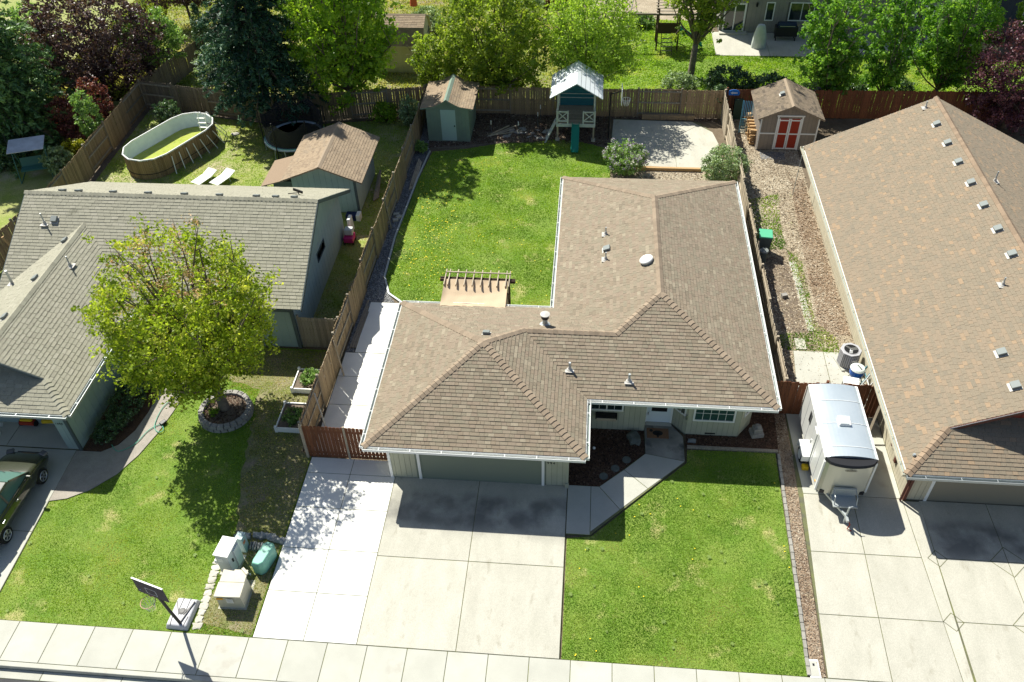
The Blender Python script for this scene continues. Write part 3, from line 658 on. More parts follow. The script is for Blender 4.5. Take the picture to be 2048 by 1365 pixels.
# ---------------------------------------------------------------- main house
H=thing('house',(0,19.4,0),'middle house with a brown hip roof, white gutters and the number 994 by its garage','house')
s=.415
GA=(-3.515,22.715,4.112);GV=(-2.13,24.1,3.5375);GW=(1.4,24.1,3.5375);MA=(3.075,25.775,4.233);MBk=(3.075,32.425,4.233)
a_=(-7.4,18.83,2.5);b_=(.37,18.83,2.5);c_=(.37,21.6,2.5);d_=(7.25,21.6,2.5);e_=(7.25,36.6,2.5);f_=(-1.1,36.6,2.5);g_=(-1.1,26.6,2.5);h_=(-7.4,26.6,2.5)
faces=[[a_,b_,GA],[h_,a_,GA],[b_,c_,GV,GA],[g_,h_,GA,GV,GW],[c_,d_,MA,GW,GV],[f_,g_,GW,MA,MBk],[d_,e_,MBk,MA],[e_,f_,MBk]]
fp=[p[:2] for p in (a_,b_,c_,d_,e_,f_,g_,h_)]
Sn=dn_(0,-1,s);Wn=dn_(-1,0,s);En=dn_(1,0,s);Nn=dn_(0,1,s)
def hip(a,b,n1,n2):  # wings perpendicular to the hip, tilted with their slope
    d=(Vector(b)-Vector(a)).normalized(); out=[]
    for n in (n1,n2):
        w=(Vector(n)-d*Vector(n).dot(d)).normalized(); out.append(w)
    return (a,b,out[0],out[1])
ridges=[hip(a_,GA,Sn,Wn),hip(b_,GA,Sn,En),hip(h_,GA,Nn,Wn),hip(GV,GA,Nn,En),hip(GV,GW,Nn,Sn),hip(GW,MA,Sn,Wn),hip(d_,MA,Sn,En),hip(MBk,MA,Wn,En),hip(e_,MBk,Nn,En),hip(f_,MBk,Nn,Wn)]
make_roof(H,faces,fp,2.5,'shingle_brown','cap_brown',ridges,expo=.143,tab=.22)
for p,q in ((a_,b_),(b_,c_),(c_,d_),(d_,e_),(f_,g_),(g_,h_),(h_,a_)): gutter(H,p[:2],q[:2],2.49)
S_='siding_sage';SD='siding_sage_dark'
gd=(-5.63,-1.16)
gw,gf=siding_wall(H,(-6.8,19.44),(-.2,19.44),2.38,S_,SD,.2,skip=[(gd[0]+6.8-.1,gd[1]+6.8+.1,0,2.25)])
siding_wall(H,(-.2,19.44),(-.2,22.33),2.38,S_,SD)
ww,wf=siding_wall(H,(-.2,22.33),(2.66,22.33),2.38,S_,SD,skip=[(.72,2.0,1.15,2.1)])
siding_wall(H,(2.66,22.33),(2.66,22.8),2.38,S_,SD)
pw,pf=siding_wall(H,(2.66,22.8),(3.75,22.8),2.38,S_,SD,skip=[(.05,1.0,.1,2.2)])
bl,blf=siding_wall(H,(3.75,22.8),(4.25,22.28),2.38,S_,SD)
bc,bcf=siding_wall(H,(4.25,22.28),(6.25,22.28),2.38,S_,SD,skip=[(.2,1.78,.86,2.12)])
br,brf=siding_wall(H,(6.25,22.28),(6.78,22.95),2.38,S_,SD)
siding_wall(H,(6.78,22.95),(6.78,36.1),2.38,S_,SD,.4)
siding_wall(H,(6.78,36.1),(-.6,36.1),2.38,S_,SD,.4)
siding_wall(H,(-.6,36.1),(-.6,26.1),2.38,S_,SD,.4)
siding_wall(H,(-.6,26.1),(-6.8,26.1),2.38,S_,SD,.4)
siding_wall(H,(-6.8,26.1),(-6.8,19.44),2.38,S_,SD,.2)
# foundation strip
# garage door with four panel rows
gdo=MB().fbox(gf,gd[0]+6.8,gd[1]+6.8,.06,2.2,-.1,-.06).build('garage_door','siding_sage_dark',H,world=True)
for i in range(4):
    MB().fbox(gf,gd[0]+6.8+.01,gd[1]+6.8-.01,.075+i*.53,.075+i*.53+.522,-.062,-.03).build('door_panel','garage_tan',H,world=True).parent=gdo
for sx_ in (gd[0]+6.8-.1,gd[1]+6.8): MB().fbox(gf,sx_,sx_+.1,.05,2.3,.0,.05).build('door_trim','white_paint',H,world=True)
MB().fbox(gf,gd[0]+6.7,gd[1]+6.9,2.2,2.32,.0,.045).build('door_trim','white_paint',H,world=True)
MB().fbox(gf,-.02,.08,.05,2.38,.015,.05).build('corner_trim','white_paint',H,world=True)
MB().fbox(gf,6.52,6.62,.05,2.38,.015,.05).build('corner_trim',S_,H,world=True)
text(H,'994',gf,5.83,1.30,.17,'black')
MB().fbox(gf,6.5,6.64,-.0,.3,.05,.11).build('downspout','siding_sage',H,world=True)
window(H,wf,.72,2.0,1.15,2.1,4,3,sash=(.5,))
# planter box under that window
pb=MB(); pb.fbox(wf,.95,1.78,.86,1.05,.03,.24); pbx=pb.build('window_box','black',H,world=True)
pf_=MB().fbox(wf,.99,1.74,.80,.94,.24,.26).build('box_front','wood_tan',H,world=True); pf_.parent=pbx
dwf=MB(); [dwf.fbox(pf,*q,.03,.05) for q in ((.2,.92,.68,.74),(.2,.92,1.95,2.0),(.2,.26,.74,1.95),(.86,.92,.74,1.95))]; dwo=dwf.build('door_window','door_white',H,world=True); MB().fbox(pf,.26,.86,.74,1.95,.031,.036).build('pane','black',H,world=True).parent=dwo
dr=MB().fbox(pf,.1,1.02,.12,2.12,.0,.03).build('front_door','door_white',H,world=True)
MB().fbox(pf,.14,.17,.55,.68,.03,.07).build('handle','metal',H,world=True).parent=dr
MB().fbox(pf,.02,.1,.1,2.2,0,.05).build('door_trim','white_paint',H,world=True); MB().fbox(pf,1.02,1.09,.1,2.2,0,.05).build('door_trim','white_paint',H,world=True)
MB().fbox(pf,.0,1.09,.02,.11,0,.2).build('door_step','concrete_old',H,world=True)
window(H,blf,.12,.64,1.0,2.2,2,3,sash=None,gl='glass_teal')
window(H,bcf,.2,1.78,.86,2.12,5,3,gl='glass_teal',fw_=.07)
window(H,brf,.2,.72,1.0,2.15,2,3,gl='glass_teal')
MB().fbox(bcf,.75,1.15,.12,.2,.014,.02).build('crawl_vent','black',H,world=True)
MB().fbox(bcf,-.08,0.0,.9,1.15,.0,.05).build('porch_light','metal',H,world=True)
bpr=[]
# downspouts and roof fittings of the main house
def roof_pipe(house,loc,h=.32,r=.035,bell=False,label='pipe_vent'):
    x,y,z=loc; o=MB().lathe((x,y,z),[(.13,-.02),(.12,.02),(.07,.06),(.05,.14),(.045,.16)],12).build('pipe_boot','flash',house,world=True,smooth=False)
    p=MB().tube([(x,y,z+.1),(x,y,z+h)],r,10).build('pipe','galv',house,world=True); p.parent=o
    pl=MB().obox((x,y,z+.0),(.34,.34,.012)).build('flashing','flash',house,world=True); pl.parent=o; return o
def box_vent(house,loc,rz=0,tilt=(0,0),m='vent_grey',sz=.3):
    x,y,z=loc; o=MB(); o.obox((x,y,z+.09),(sz,sz,.09),rz,tilt[0],tilt[1]); b=o.build('roof_vent',m,house,world=True,bevel=.01,bseg=1)
    n=MB().obox((x,y,z+.035),(sz*.8,sz*.8,.06),rz,tilt[0],tilt[1]).build('vent_neck','black',house,world=True); n.parent=b
    f=MB().obox((x,y,z+.012),(sz*1.35,sz*1.25,.01),rz,tilt[0],tilt[1]).build('flashing','flash',house,world=True); f.parent=b; return b
at=math.atan(s)
for l in ((.96,30.7,3.355),(.97,28.9,3.355)): 
    o=roof_pipe(H,l,.38,.03)
box_vent(H,(1.0,29.58,3.37),0,(0,-at))
roof_pipe(H,(-.31,22.65,2.935),.36,.045); roof_pipe(H,(1.9,22.32,2.8),.36,.045)
box_vent(H,(-3.5,23.5,3.79),0,(-at,0),sz=.26)
x,y,z=-1.35,24.68,3.30
c=MB(); c.lathe((x,y,z),[(.24,-.03),(.2,.03),(.13,.06),(.1,.1),(.1,.36)],14); ch=c.build('chimney_flue','galv',H,world=True)
MB().lathe((x,y,z+.36),[(.15,0),(.15,.14),(.17,.15),(.17,.17)],14).build('flue_cage','black_plastic',H,world=True).parent=ch
MB().lathe((x,y,z+.53),[(.19,0),(.19,.03),(.02,.06)],16).build('flue_cap','flash',H,world=True).parent=ch
sk=MB().lathe((0,0,0),[(.26,0),(.26,.12)],24).build('tube_skylight','galv',H); sk.location=Vector((2.63,27.95,4.05))-ORG[H.name]; sk.rotation_euler=(0,-at,0)
o=MB().lathe((0,0,.12),[(.285,-.01),(.285,.02),(.26,.05),(.18,.085),(.05,.1)],24).build('dome','white_paint',H,smooth=True); o.parent=sk
# ---------------------------------------------------------------- right house
HR=thing('house',(16.9,20,0),'beige house with a huge tan shingled roof and a red gable at the right edge','house')
s=.494; XE=22.67
xl,yf,yb,zr,xr=11.13,18.85,40.15,5.35,16.9
D=(12.63,20.35,3.241); D2=(XE-1.5,20.35,3.241)
yk=20.78; zk=2.5+s*(yk-yf)
K1=(xl+(yk-yf),yk,zk);K2=(XE-(yk-yf),yk,zk)
facesR=[[(xl,yb,2.5),(xl,yf,2.5),D,(xr,20.35,zr),(xr,yb,zr)],[(XE,yf,2.5),(XE,yb,2.5),(xr,yb,zr),(xr,20.35,zr),D2],[(xl,yf,2.5),(XE,yf,2.5),K2,K1]]
Sn=dn_(0,-1,s);Wn=dn_(-1,0,s);En=dn_(1,0,s);Nn=dn_(0,1,s)
ridR=[hip((xl,yf,2.5),D,Sn,Wn),hip((XE,yf,2.5),D2,Sn,En),hip((xr,yb,zr),(xr,20.35,zr),Wn,En)]
make_roof(HR,facesR,[(xl,yf),(XE,yf),(XE,yb-.4),(xl,yb-.4)],2.5,'shingle_tan','cap_tan',ridR,skip=(2,),expo=.143,tab=.22,rowtone=.05)
gutter(HR,(xl,yf),(XE,yf),2.49,'galv'); gutter(HR,(xl,yb),(xl,yf),2.49,'siding_beige')
# gable rake boards and red gable wall
for x1 in (D,D2):
    e=MB(); e.beam((x1[0],20.33,x1[2]-.09),(xr,20.33,zr-.09),.03,.16,up=(0,0,1)); e.build('rake_board','trim_brown',HR,world=True)
    e=MB(); e.beam((x1[0],20.36,x1[2]-.025),(xr,20.36,zr-.025),.1,.03); e.build('rake_edge','white_paint',HR,world=True)
    e=MB(); e.beam((xl if x1 is D else XE,yb-.0,2.41),(xr,yb,zr-.09),.04,.16); e.build('rake_board','white_paint',HR,world=True)
zt=lambda q:min(2.5+s*(q+K1[0]-xl)-.02,2.5+s*(XE-(q+K1[0]))-.02)
siding_wall(HR,(K1[0],yk),(K2[0],yk),5,'red_siding','trim_brown',.25,z0=zk-.1,ztopf=zt,name='gable_wall')
zt2=lambda q:max(2.4,min(2.5+s*(XE-.7-q-xl)-.06,2.5+s*(q+.7)-.06))
siding_wall(HR,(XE-.7,yb-.45),(xl+.7,yb-.45),5,'siding_beige','siding_beige_dark',.5,ztopf=lambda q:zt2(q))
B_='siding_beige';BD='siding_beige_dark'
siding_wall(HR,(11.83,39.7),(11.83,19.69),2.38,B_,BD,.2)
rw,rf=siding_wall(HR,(11.83,19.69),(22.0,19.69),2.38,B_,BD,.2,skip=[(.85,6.1,0,2.25)])
siding_wall(HR,(22.0,19.69),(22.0,39.7),2.38,B_,BD,.5)
gdo=MB().fbox(rf,.85,6.1,.06,2.2,-.11,-.07).build('garage_door','siding_beige_dark',HR,world=True)
for i in range(4): MB().fbox(rf,.86,6.09,.075+i*.53,.075+i*.53+.522,-.072,-.04).build('door_panel','garage_door_beige' if 'garage_door_beige' in M else 'garage_tan',HR,world=True).parent=gdo
MB().fbox(rf,.73,.83,.05,2.3,.0,.05).build('door_trim','white_paint',HR,world=True)
MB().fbox(rf,.73,6.2,2.2,2.32,.0,.045).build('door_trim','white_paint',HR,world=True)
MB().fbox(rf,0.0,.1,.05,2.3,.015,.08).build('corner_trim','trim_brown',HR,world=True)
MB().tube([(11.15,19.1,2.38),(11.6,19.55,2.1),(11.74,19.6,1.9),(11.74,19.6,.1)],.045,8).build('downspout','trim_brown',HR,world=True)
sf=F((11.83,39.7),(11.83,19.69))
for y0,w_,z0_,z1_ in ((21.1,.14,.5,1.6),(21.7,.1,.7,1.2),(20.6,.3,1.0,1.4)):
    MB().fbox(sf,39.7-y0,39.7-y0+w_,z0_,z1_,.015,.1).build('meter_box','trim_brown' if w_<.2 else 'galv',HR,world=True)
atr=math.atan(s)
for x,y in ((16.35,37.9),(16.36,36.15),(16.37,34.5),(16.4,32.8),(16.4,31.1),(16.42,29.4),(16.42,27.75),(14.8,23.0),(14.75,21.4)): box_vent(HR,(x,y,2.5+s*(x-xl)+.02),0,(0,-atr),sz=.3)
roof_pipe(HR,(16.3,39.6,2.5+s*(16.3-xl)),.36,.03); roof_pipe(HR,(15.75,26.3,2.5+s*(15.75-xl)),.36,.03); roof_pipe(HR,(17.5,33.1,zr-s*(17.5-xr)),.5,.03)
mb=MB().lathe((11.45,19.5,2.68),[(.05,0),(.06,.05),(.04,.1)],8).build('mast_base','galv',HR,world=True)
# ---------------------------------------------------------------- left house
HL=thing('house',(-18,26,0),'blue grey house with a weathered grey roof and an open garage at the left edge','house')
s=.526
x0,x1=-24.95,-11.6; ye,yr=25.9,34.98; ym=(ye+yr)/2; zr=2.5+s*(ym-ye)
wx1,wx0=-18.68,-25.1; wxm=-21.89; wz=2.5+s*(wx1-wxm); wy=19.55; vy=ye+(wx1-wxm)
# main body faces; front slope is cut by the garage wing's valleys
V0=(wxm,vy,wz)
fm1=[(wx1,ye,2.5),(x1,ye,2.5),(x1,ym,zr),(x0,ym,zr),(x0,ye+.15,2.5+s*.15),(wxm,vy,wz)]
fm2=[(x1,yr,2.5),(x0,yr,2.5),(x0,ym,zr),(x1,ym,zr)]
DL=(-19.86,20.73,2.5+s*1.18);DL2=(wx0+1.18,20.73,2.5+s*1.18)
fw1=[(wx1,wy,2.5),(wx1,ye,2.5),V0,(wxm,20.73,wz),DL]
fw2=[(wx0,ye+.02,2.5),(wx0,wy,2.5),DL2,(wxm,20.73,wz),V0]
yk=21.1; zk=2.5+s*(yk-wy)
fsk=[(wx0,wy,2.5),(wx1,wy,2.5),(wx1-(yk-wy),yk,zk),(wx0+(yk-wy),yk,zk)]
Sn=dn_(0,-1,s);Wn=dn_(-1,0,s);En=dn_(1,0,s);Nn=dn_(0,1,s)
ridL=[hip((x0,ym,zr),(x1,ym,zr),Nn,Sn),hip(V0,(wxm,20.73,wz),Wn,En),hip((wx1,wy,2.5),DL,Sn,En)]
make_roof(HL,[fm1,fm2,fw1,fw2,fsk],[(wx0,wy),(wx1,wy),(wx1,ye),(x1-.5,ye),(x1-.5,yr),(x0+.3,yr),(x0+.3,ye),(wx0,ye)],2.5,'shingle_grey','cap_grey',ridL,skip=(3,5),expo=.155,tab=.3,fasc='trim_dark',thick=.014)
MB().beam((DL[0],20.71,DL[2]-.08),(wxm,20.71,wz-.08),.03,.14).build('rake_board','trim_dark',HL,world=True)
for a,b in (((x1+.015,ye,2.41),(x1+.015,ym,zr-.09)),((x1+.015,yr,2.41),(x1+.015,ym,zr-.09)),((x0-.015,ye,2.41),(x0-.015,ym,zr-.09)),((x0-.015,yr,2.41),(x0-.015,ym,zr-.09))): MB().beam(a,b,.04,.17,up=(0,0,1)).build('rake_board','trim_dark',HL,world=True)
gutter(HL,(wx0,wy),(wx1,wy),2.49,'galv'); gutter(HL,(wx1,wy),(wx1,ye-.2),2.49,'galv')
U_='siding_blue';UD='siding_blue_dark'
wbx=-12.12
siding_wall(HL,(wbx,26.24),(wbx,34.6),2.4,U_,U_,.4,ztopf=lambda q:2.5+s*(min(26.24+q-ye,yr-26.24-q))-.06)
lf_,lfr=siding_wall(HL,(-19.2,26.24),(wbx,26.24),2.4,U_,U_,.4,skip=[(4.3,5.7,.9,2.0)])
siding_wall(HL,(-19.22,19.93),(-19.22,26.24),2.4,U_,U_,.4)
siding_wall(HL,(wbx,34.6),(-24.5,34.6),2.4,U_,U_,.6); siding_wall(HL,(-24.55,34.6),(-24.55,20),2.4,U_,U_,.6)
pl_,plf=siding_wall(HL,(-19.75,19.93),(-19.22,19.93),2.4,U_,U_,.27)
siding_wall(HL,(-19.75,20.4),(-19.75,19.93),2.4,U_,U_,.4)
MB().box(-24.5,19.95,2.15,-19.75,20.1,2.4).build('garage_header',U_,HL,world=True)
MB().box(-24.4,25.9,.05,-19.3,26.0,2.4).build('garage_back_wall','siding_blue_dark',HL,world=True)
MB().box(-19.27,19.86,.05,-19.16,19.95,2.38).build('corner_trim','trim_dark',HL,world=True)
MB().box(wbx-.1,26.14,.05,wbx+.05,26.23,2.38).build('corner_trim','trim_dark',HL,world=True)
siding_wall(HL,(-24.2,yk),(-19.6,yk),5,U_,U_,.4,z0=zk-.1,ztopf=lambda q:min(wz-.05,2.5+s*min(q-24.2-wx0,wx1-(q-24.2))-.06),name='gable_wall')
text(HL,'1000',plf,.05,1.50,.13,'black')
window(HL,F((wbx,26.24),(wbx,34.6)),3.95,5.2,1.6,2.1,2,1,frame='trim_dark',gl='glass_reflection',fw_=.05)
window(HL,lfr,4.3,5.7,.9,2.0,2,1,frame='trim_dark',gl='glass',fw_=.1)
MB().fbox(lfr,3.0,3.45,.2,.32,.014,.03).build('crawl_vent','black',HL,world=True)
atl=math.atan(s)
for x in (-23.4,-22.64,-21.03,-19.4,-17.73,-16.12,-14.44,-13.57,-12.73): box_vent(HL,(x,ym+.28,zr-s*.28+.01),0,(-atl,0),m='vent_grey',sz=.26)
box_vent(HL,(-23.25,29.2,2.5+s*(29.2-ye)+.01),0,(atl,0),sz=.28); roof_pipe(HL,(-23.65,29.05,2.5+s*(29.05-ye)),.55,.03)
for y in (28.1,25.5,23.1): box_vent(HL,(-22.35,y,wz-s*.46+.01),0,(0,-atl),sz=.26)
roof_pipe(HL,(-21.35,26.5,wz-s*.54),.5,.03); roof_pipe(HL,(-24.2,26.3,2.5+s*(.9)),.7,.05)
# satellite arm at the ridge end
sa=MB(); sa.tube([(-13.2,32.4,3.75),(-13.0,32.0,4.3)],.025,6); sa.tube([(-13.6,32.2,4.0),(-13.0,32.0,4.2)],.02,6); sa.beam((-13.25,32.05,4.35),(-12.8,31.95,4.25),.05,.12); sa.build('antenna_mount','black',HL,world=True)
# ================================================================= FENCES
BV={}
def board_mesh(m,h,w,k,dog=True):
    key=(m,round(h,2),round(w,3),k,dog)
    if key not in BV:
        hh=h+(R.uniform(-.02,.02) if dog else 0); c=.025 if dog else 0
        pts=[(-w/2,0,0),(w/2,0,0),(w/2,0,hh-c),(w/2-c,0,hh),(-w/2+c,0,hh),(-w/2,0,hh-c)] if dog else [(-w/2,0,0),(w/2,0,0),(w/2,0,hh),(-w/2,0,hh)]
        o=MB().extrude([Vector(p) for p in pts],(0,.018,0)).build('board',m); BV[key]=o.data; bpy.data.objects.remove(o)
    return BV[key]
def fence(label,p0,p1,h=1.83,m='wood_fence',mr='wood_grey',panel=2.4,alt=True,start=1,bw=.14,gap=.004,name='fence',cat='fence',post_m=None,rails=3,post_h=.08,z0=.04,jag=.012,group=None,posts=True):
    t=thing(name,(p0[0],p0[1],0),label,cat,group=group); fr=F(p0,p1); fr0=F((0,0),(p1[0]-p0[0],p1[1]-p0[1])); L=fr.L
    n=max(1,round(L/panel)); st=L/n; ang=math.atan2(fr.d.y,fr.d.x); side=start; pobj=None; robj={}
    for i in range(n+1):
        if not posts: break
        if pobj is None: pobj=MB().box(-.045,-.045,0,.045,.045,h+post_h).build('post',post_m or mr); o=pobj
        else: o=pobj.copy(); COL.objects.link(o)
        o.parent=t; o.location=fr0(min(i*st,L),0,0); o.rotation_euler=(0,0,ang)
    for i in range(n):
        sd=side if alt else start
        for k_ in range(rails):
            z=.25+(h-.42)*k_/(rails-1)
            key=round(st,3)
            if key not in robj: robj[key]=MB().box(.045,-.02,-.045,st-.045,.02,.045).build('rail',mr); o=robj[key]
            else: o=robj[key].copy(); COL.objects.link(o)
            o.parent=t; o.location=fr0(i*st,z,0); o.rotation_euler=(0,0,ang)
        nb=max(1,int(st/(bw+gap))); bs=st/nb
        for j in range(nb):
            o=bpy.data.objects.new('board',board_mesh(m,h-z0,bw,R.randrange(5))); COL.objects.link(o); o.parent=t
            o.location=fr0(i*st+(j+.5)*bs,z0+R.uniform(-jag,jag),.022 if sd>0 else -.042); o.rotation_euler=(R.uniform(-.012,.012),R.uniform(-.008,.008),ang+math.pi+R.uniform(-.01,.01))
            if sd>0: o.location-=fr0.n*-.018
        side=-side
    return t
# side>0 = boards on the right-hand side of p0->p1
fL=fence('long weathered fence from the red brown gate to the sage shed',(-10.25,20.3),(-9.85,47.5),start=-1)
MB().beam((0.0,.0,1.9),(-.1,2.0,1.87),.13,.03).build('cap_rail','wood_grey',fL) if False else None
# long raking props and cap boards
for y,(m_) in ((4.6,'wood_tan'),(15.2,'wood_grey'),(1.6,'galv')):
    MB().beam((.15+.002*y,y,1.75),(.42,y-.35,.1),.05,.09).build('brace',m_,fL)
def gate(label,p0,p1,h,m,npanel,name='gate',posts=True,gapw=.012):
    t=thing(name,(p0[0],p0[1],0),label,'gate' if name=='gate' else 'fence'); fr0=F((0,0),(p1[0]-p0[0],p1[1]-p0[1])); L=fr0.L; ang=math.atan2(fr0.d.y,fr0.d.x)
    nb=int(L/.145); bs=L/nb
    for j in range(nb):
        o=bpy.data.objects.new('board',board_mesh(m,h-.08,.135 if R.random()<.6 else .125,R.randrange(5))); COL.objects.link(o); o.parent=t
        o.location=fr0((j+.5)*bs,.08+R.uniform(-.01,.01),.03); o.rotation_euler=(0,0,ang+math.pi)
    for z in (.3,h-.3): MB().beam(fr0(0,z,0),fr0(L,z,0),.035,.09).build('rail',m,t)
    return t,fr0
gt,gf_=gate('red brown double gate with a pale centre post beside the wide garage',(-10.15,20.22),(-6.95,20.22),1.83,'wood_red',2)
MB().box(1.55,-.07,0.05,1.63,-.02,1.88).build('centre_post','wood_tan',gt)
MB().box(-.1,-.09,0,.0,.0,1.86).build('hinge_post','wood_tan',gt)
fence('weathered grey fence panel joining the blue grey house to the long side fence',(-12.0,26.3),(-10.25,26.3),1.75,'wood_grey','wood_grey',alt=False,start=1,rails=2)
fR=fence('leaning board fence between the middle house and the chip covered side yard',(8.02,23.75),(7.95,47.5),start=1,m='wood_tan',mr='wood_tan')
for y in (8.2,6.0,4.2,2.0): MB().beam((.3,y,.1),(.08,y+.9,1.7),.05,.08).build('brace','wood_grey',fR)
fence('red brown cross fence behind the white cargo trailer',(7.3,23.68),(11.8,23.68),1.83,'wood_red','wood_red',alt=False,start=1,rails=2,panel=1.8)
fB=fence('shaded brown back fence behind the playhouse and the concrete pad',(-9.85,47.55),(8.0,47.55),start=1,m='wood_fence',mr='wood_grey')
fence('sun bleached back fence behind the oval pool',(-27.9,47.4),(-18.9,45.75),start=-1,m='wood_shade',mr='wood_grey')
fence('brown fence stretch behind the trampoline and the big light green maple',(-18.9,45.75),(-9.95,47.4),start=-1,m='wood_fence',mr='wood_grey')
fence('long weathered fence slanting past the left side of the oval pool',(-27.75,34.4),(-27.9,47.4),start=-1,m='wood_fence',mr='wood_grey')
fence('weathered fence piece at the far left behind the grey roof',(-28.9,28.5),(-27.75,34.4),start=-1,m='wood_fence',mr='wood_grey')
fence('dark red brown back fence behind the big tan roof',(8.1,47.75),(27,48.1),1.83,'wood_red','wood_red',alt=False,start=1,rails=2)
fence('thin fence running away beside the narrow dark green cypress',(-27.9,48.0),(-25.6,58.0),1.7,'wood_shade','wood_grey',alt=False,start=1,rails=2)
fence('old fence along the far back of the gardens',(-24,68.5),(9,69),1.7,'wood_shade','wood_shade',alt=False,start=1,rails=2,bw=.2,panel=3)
fence('short weathered fence beside the white pergola at the top right corner',(23.4,60.5),(26.5,56.3),1.7,'wood_tan','wood_tan',alt=False,start=1,rails=2,panel=2)
# ================================================================= SHEDS
def gable_roof(t,x0,x1,y0,y1,ze,zr,m,mc,expo=.145,tab=.22,ridge='y',flare=0,parts=120,capm=None,capw=.13):
    xm=(x0+x1)/2; ym=(y0+y1)/2
    if ridge=='y':
        if flare:
            k=.52; xa=x0+(xm-x0)*k; za=ze+(zr-ze)*.22; xb=x1-(x1-xm)*k
            fs=[[(x0,y1,ze),(x0,y0,ze),(xa,y0,za),(xa,y1,za)],[(xa,y1,za),(xa,y0,za),(xm,y0,zr),(xm,y1,zr)],[(x1,y0,ze),(x1,y1,ze),(xb,y1,za),(xb,y0,za)],[(xb,y0,za),(xb,y1,za),(xm,y1,zr),(xm,y0,zr)]]
            ss=(zr-za)/(xm-xa)
        else: fs=[[(x0,y1,ze),(x0,y0,ze),(xm,y0,zr),(xm,y1,zr)],[(x1,y0,ze),(x1,y1,ze),(xm,y1,zr),(xm,y0,zr)]]; ss=(zr-ze)/(xm-x0)
        rd_=[hip((xm,y0,zr),(xm,y1,zr),dn_(-1,0,ss),dn_(1,0,ss))]
    else:
        fs=[[(x0,y0,ze),(x1,y0,ze),(x1,ym,zr),(x0,ym,zr)],[(x1,y1,ze),(x0,y1,ze),(x0,ym,zr),(x1,ym,zr)]]; ss=(zr-ze)/(ym-y0)
        rd_=[hip((x0,ym,zr),(x1,ym,zr),dn_(0,1,ss),dn_(0,-1,ss))]
    # underside board gives the roof its thickness
    b=MB()
    for f in fs: b.extrude([Vector(p)-Vector((0,0,.012)) for p in f],(0,0,-.06))
    root=make_roof2(t,fs,m,mc,rd_,expo,tab,parts,capw); b.build('roof_board',capm or mc,t,world=True)
    return root
def make_roof2(t,fs,m,mc,rd_,expo,tab,parts,capw):
    coll=[]; deck=MB()
    for f in fs: deck.add(f,[tuple(range(len(f)))])
    root=deck.build('roof','deck_dark',t,world=True)
    for f in fs: roof_face_shingles(f,expo,tab,lambda a,b,c:max(0,min(1,.5+R.gauss(0,.28))),coll,.012)
    coll.sort(key=lambda c:-c[3])
    for vs,ff,r,_ in coll[:parts]:
        c=sum((Vector(v) for v in vs),Vector((0,0,0)))/len(vs); o=MB().add(vs,ff,0,r if r!=.5 else .51).build('shingle',m,loc=c); o.parent=root; o.location=c-ORG[t.name]
    b=MB()
    for vs,ff,r,_ in coll[parts:]: b.add(vs,ff,0,r)
    if b.f: q=b.build('shingles',m,t,world=True); q.parent=root; q['kind']='stuff'
    for a,bb,na,nb in rd_:
        a=Vector(a);bb=Vector(bb);d=(bb-a);L=d.length;d.normalize(); e=MB(); up=Vector((0,0,1))
        p=[a+na*capw+up*.02,a+up*.04,a+nb*capw+up*.02]; e.add([*p,*[x+d*L for x in p]],[(0,1,4,3),(1,2,5,4)]); e.build('ridge_cap',mc,t,world=True)
    return root
# sage shed
SG=thing('shed',(-8.05,44.1,0),'sage green shed with a plain pale door at the rear lawn corner','shed')
def shed_walls(t,x0,x1,y0,y1,ztf,m,md,bw=.2):
    siding_wall(t,(x0,y0),(x1,y0),3,m,md,bw,ztopf=lambda q:ztf(x0+q),z0=.06); siding_wall(t,(x1,y0),(x1,y1),ztf(x1),m,md,bw,z0=.06)
    siding_wall(t,(x1,y1),(x0,y1),3,m,md,.4,ztopf=lambda q:ztf(x1-q),z0=.06); siding_wall(t,(x0,y1),(x0,y0),ztf(x0),m,md,bw,z0=.06)
gable_roof(SG,-9.6,-6.55,43.9,47.2,2.2,2.72,'shingle_shed','shed_sage',ridge='y',flare=1,capm='shed_sage',capw=.16)
zS=lambda x: 2.12+ (.52*.22*(min(x+9.6,-6.55-x)/.793) if min(x+9.6,-6.55-x)<.793 else .114+.406*(min(x+9.6,-6.55-x)-.793)/.732)
shed_walls(SG,-9.3,-6.85,44.1,47.0,lambda x:zS(x)-.02,'shed_sage','siding_sage_dark')
fS=F((-9.3,44.1),(-6.85,44.1))
dS=MB().fbox(fS,.82,1.68,.1,2.05,.0,.035).build('door','shed_door_paint',SG,world=True)
MB().lathe(tuple(fS(1.6,1.05,.06)),[(.03,-.03),(.035,0),(.03,.03)],8).build('handle','black',SG,world=True).parent=dS
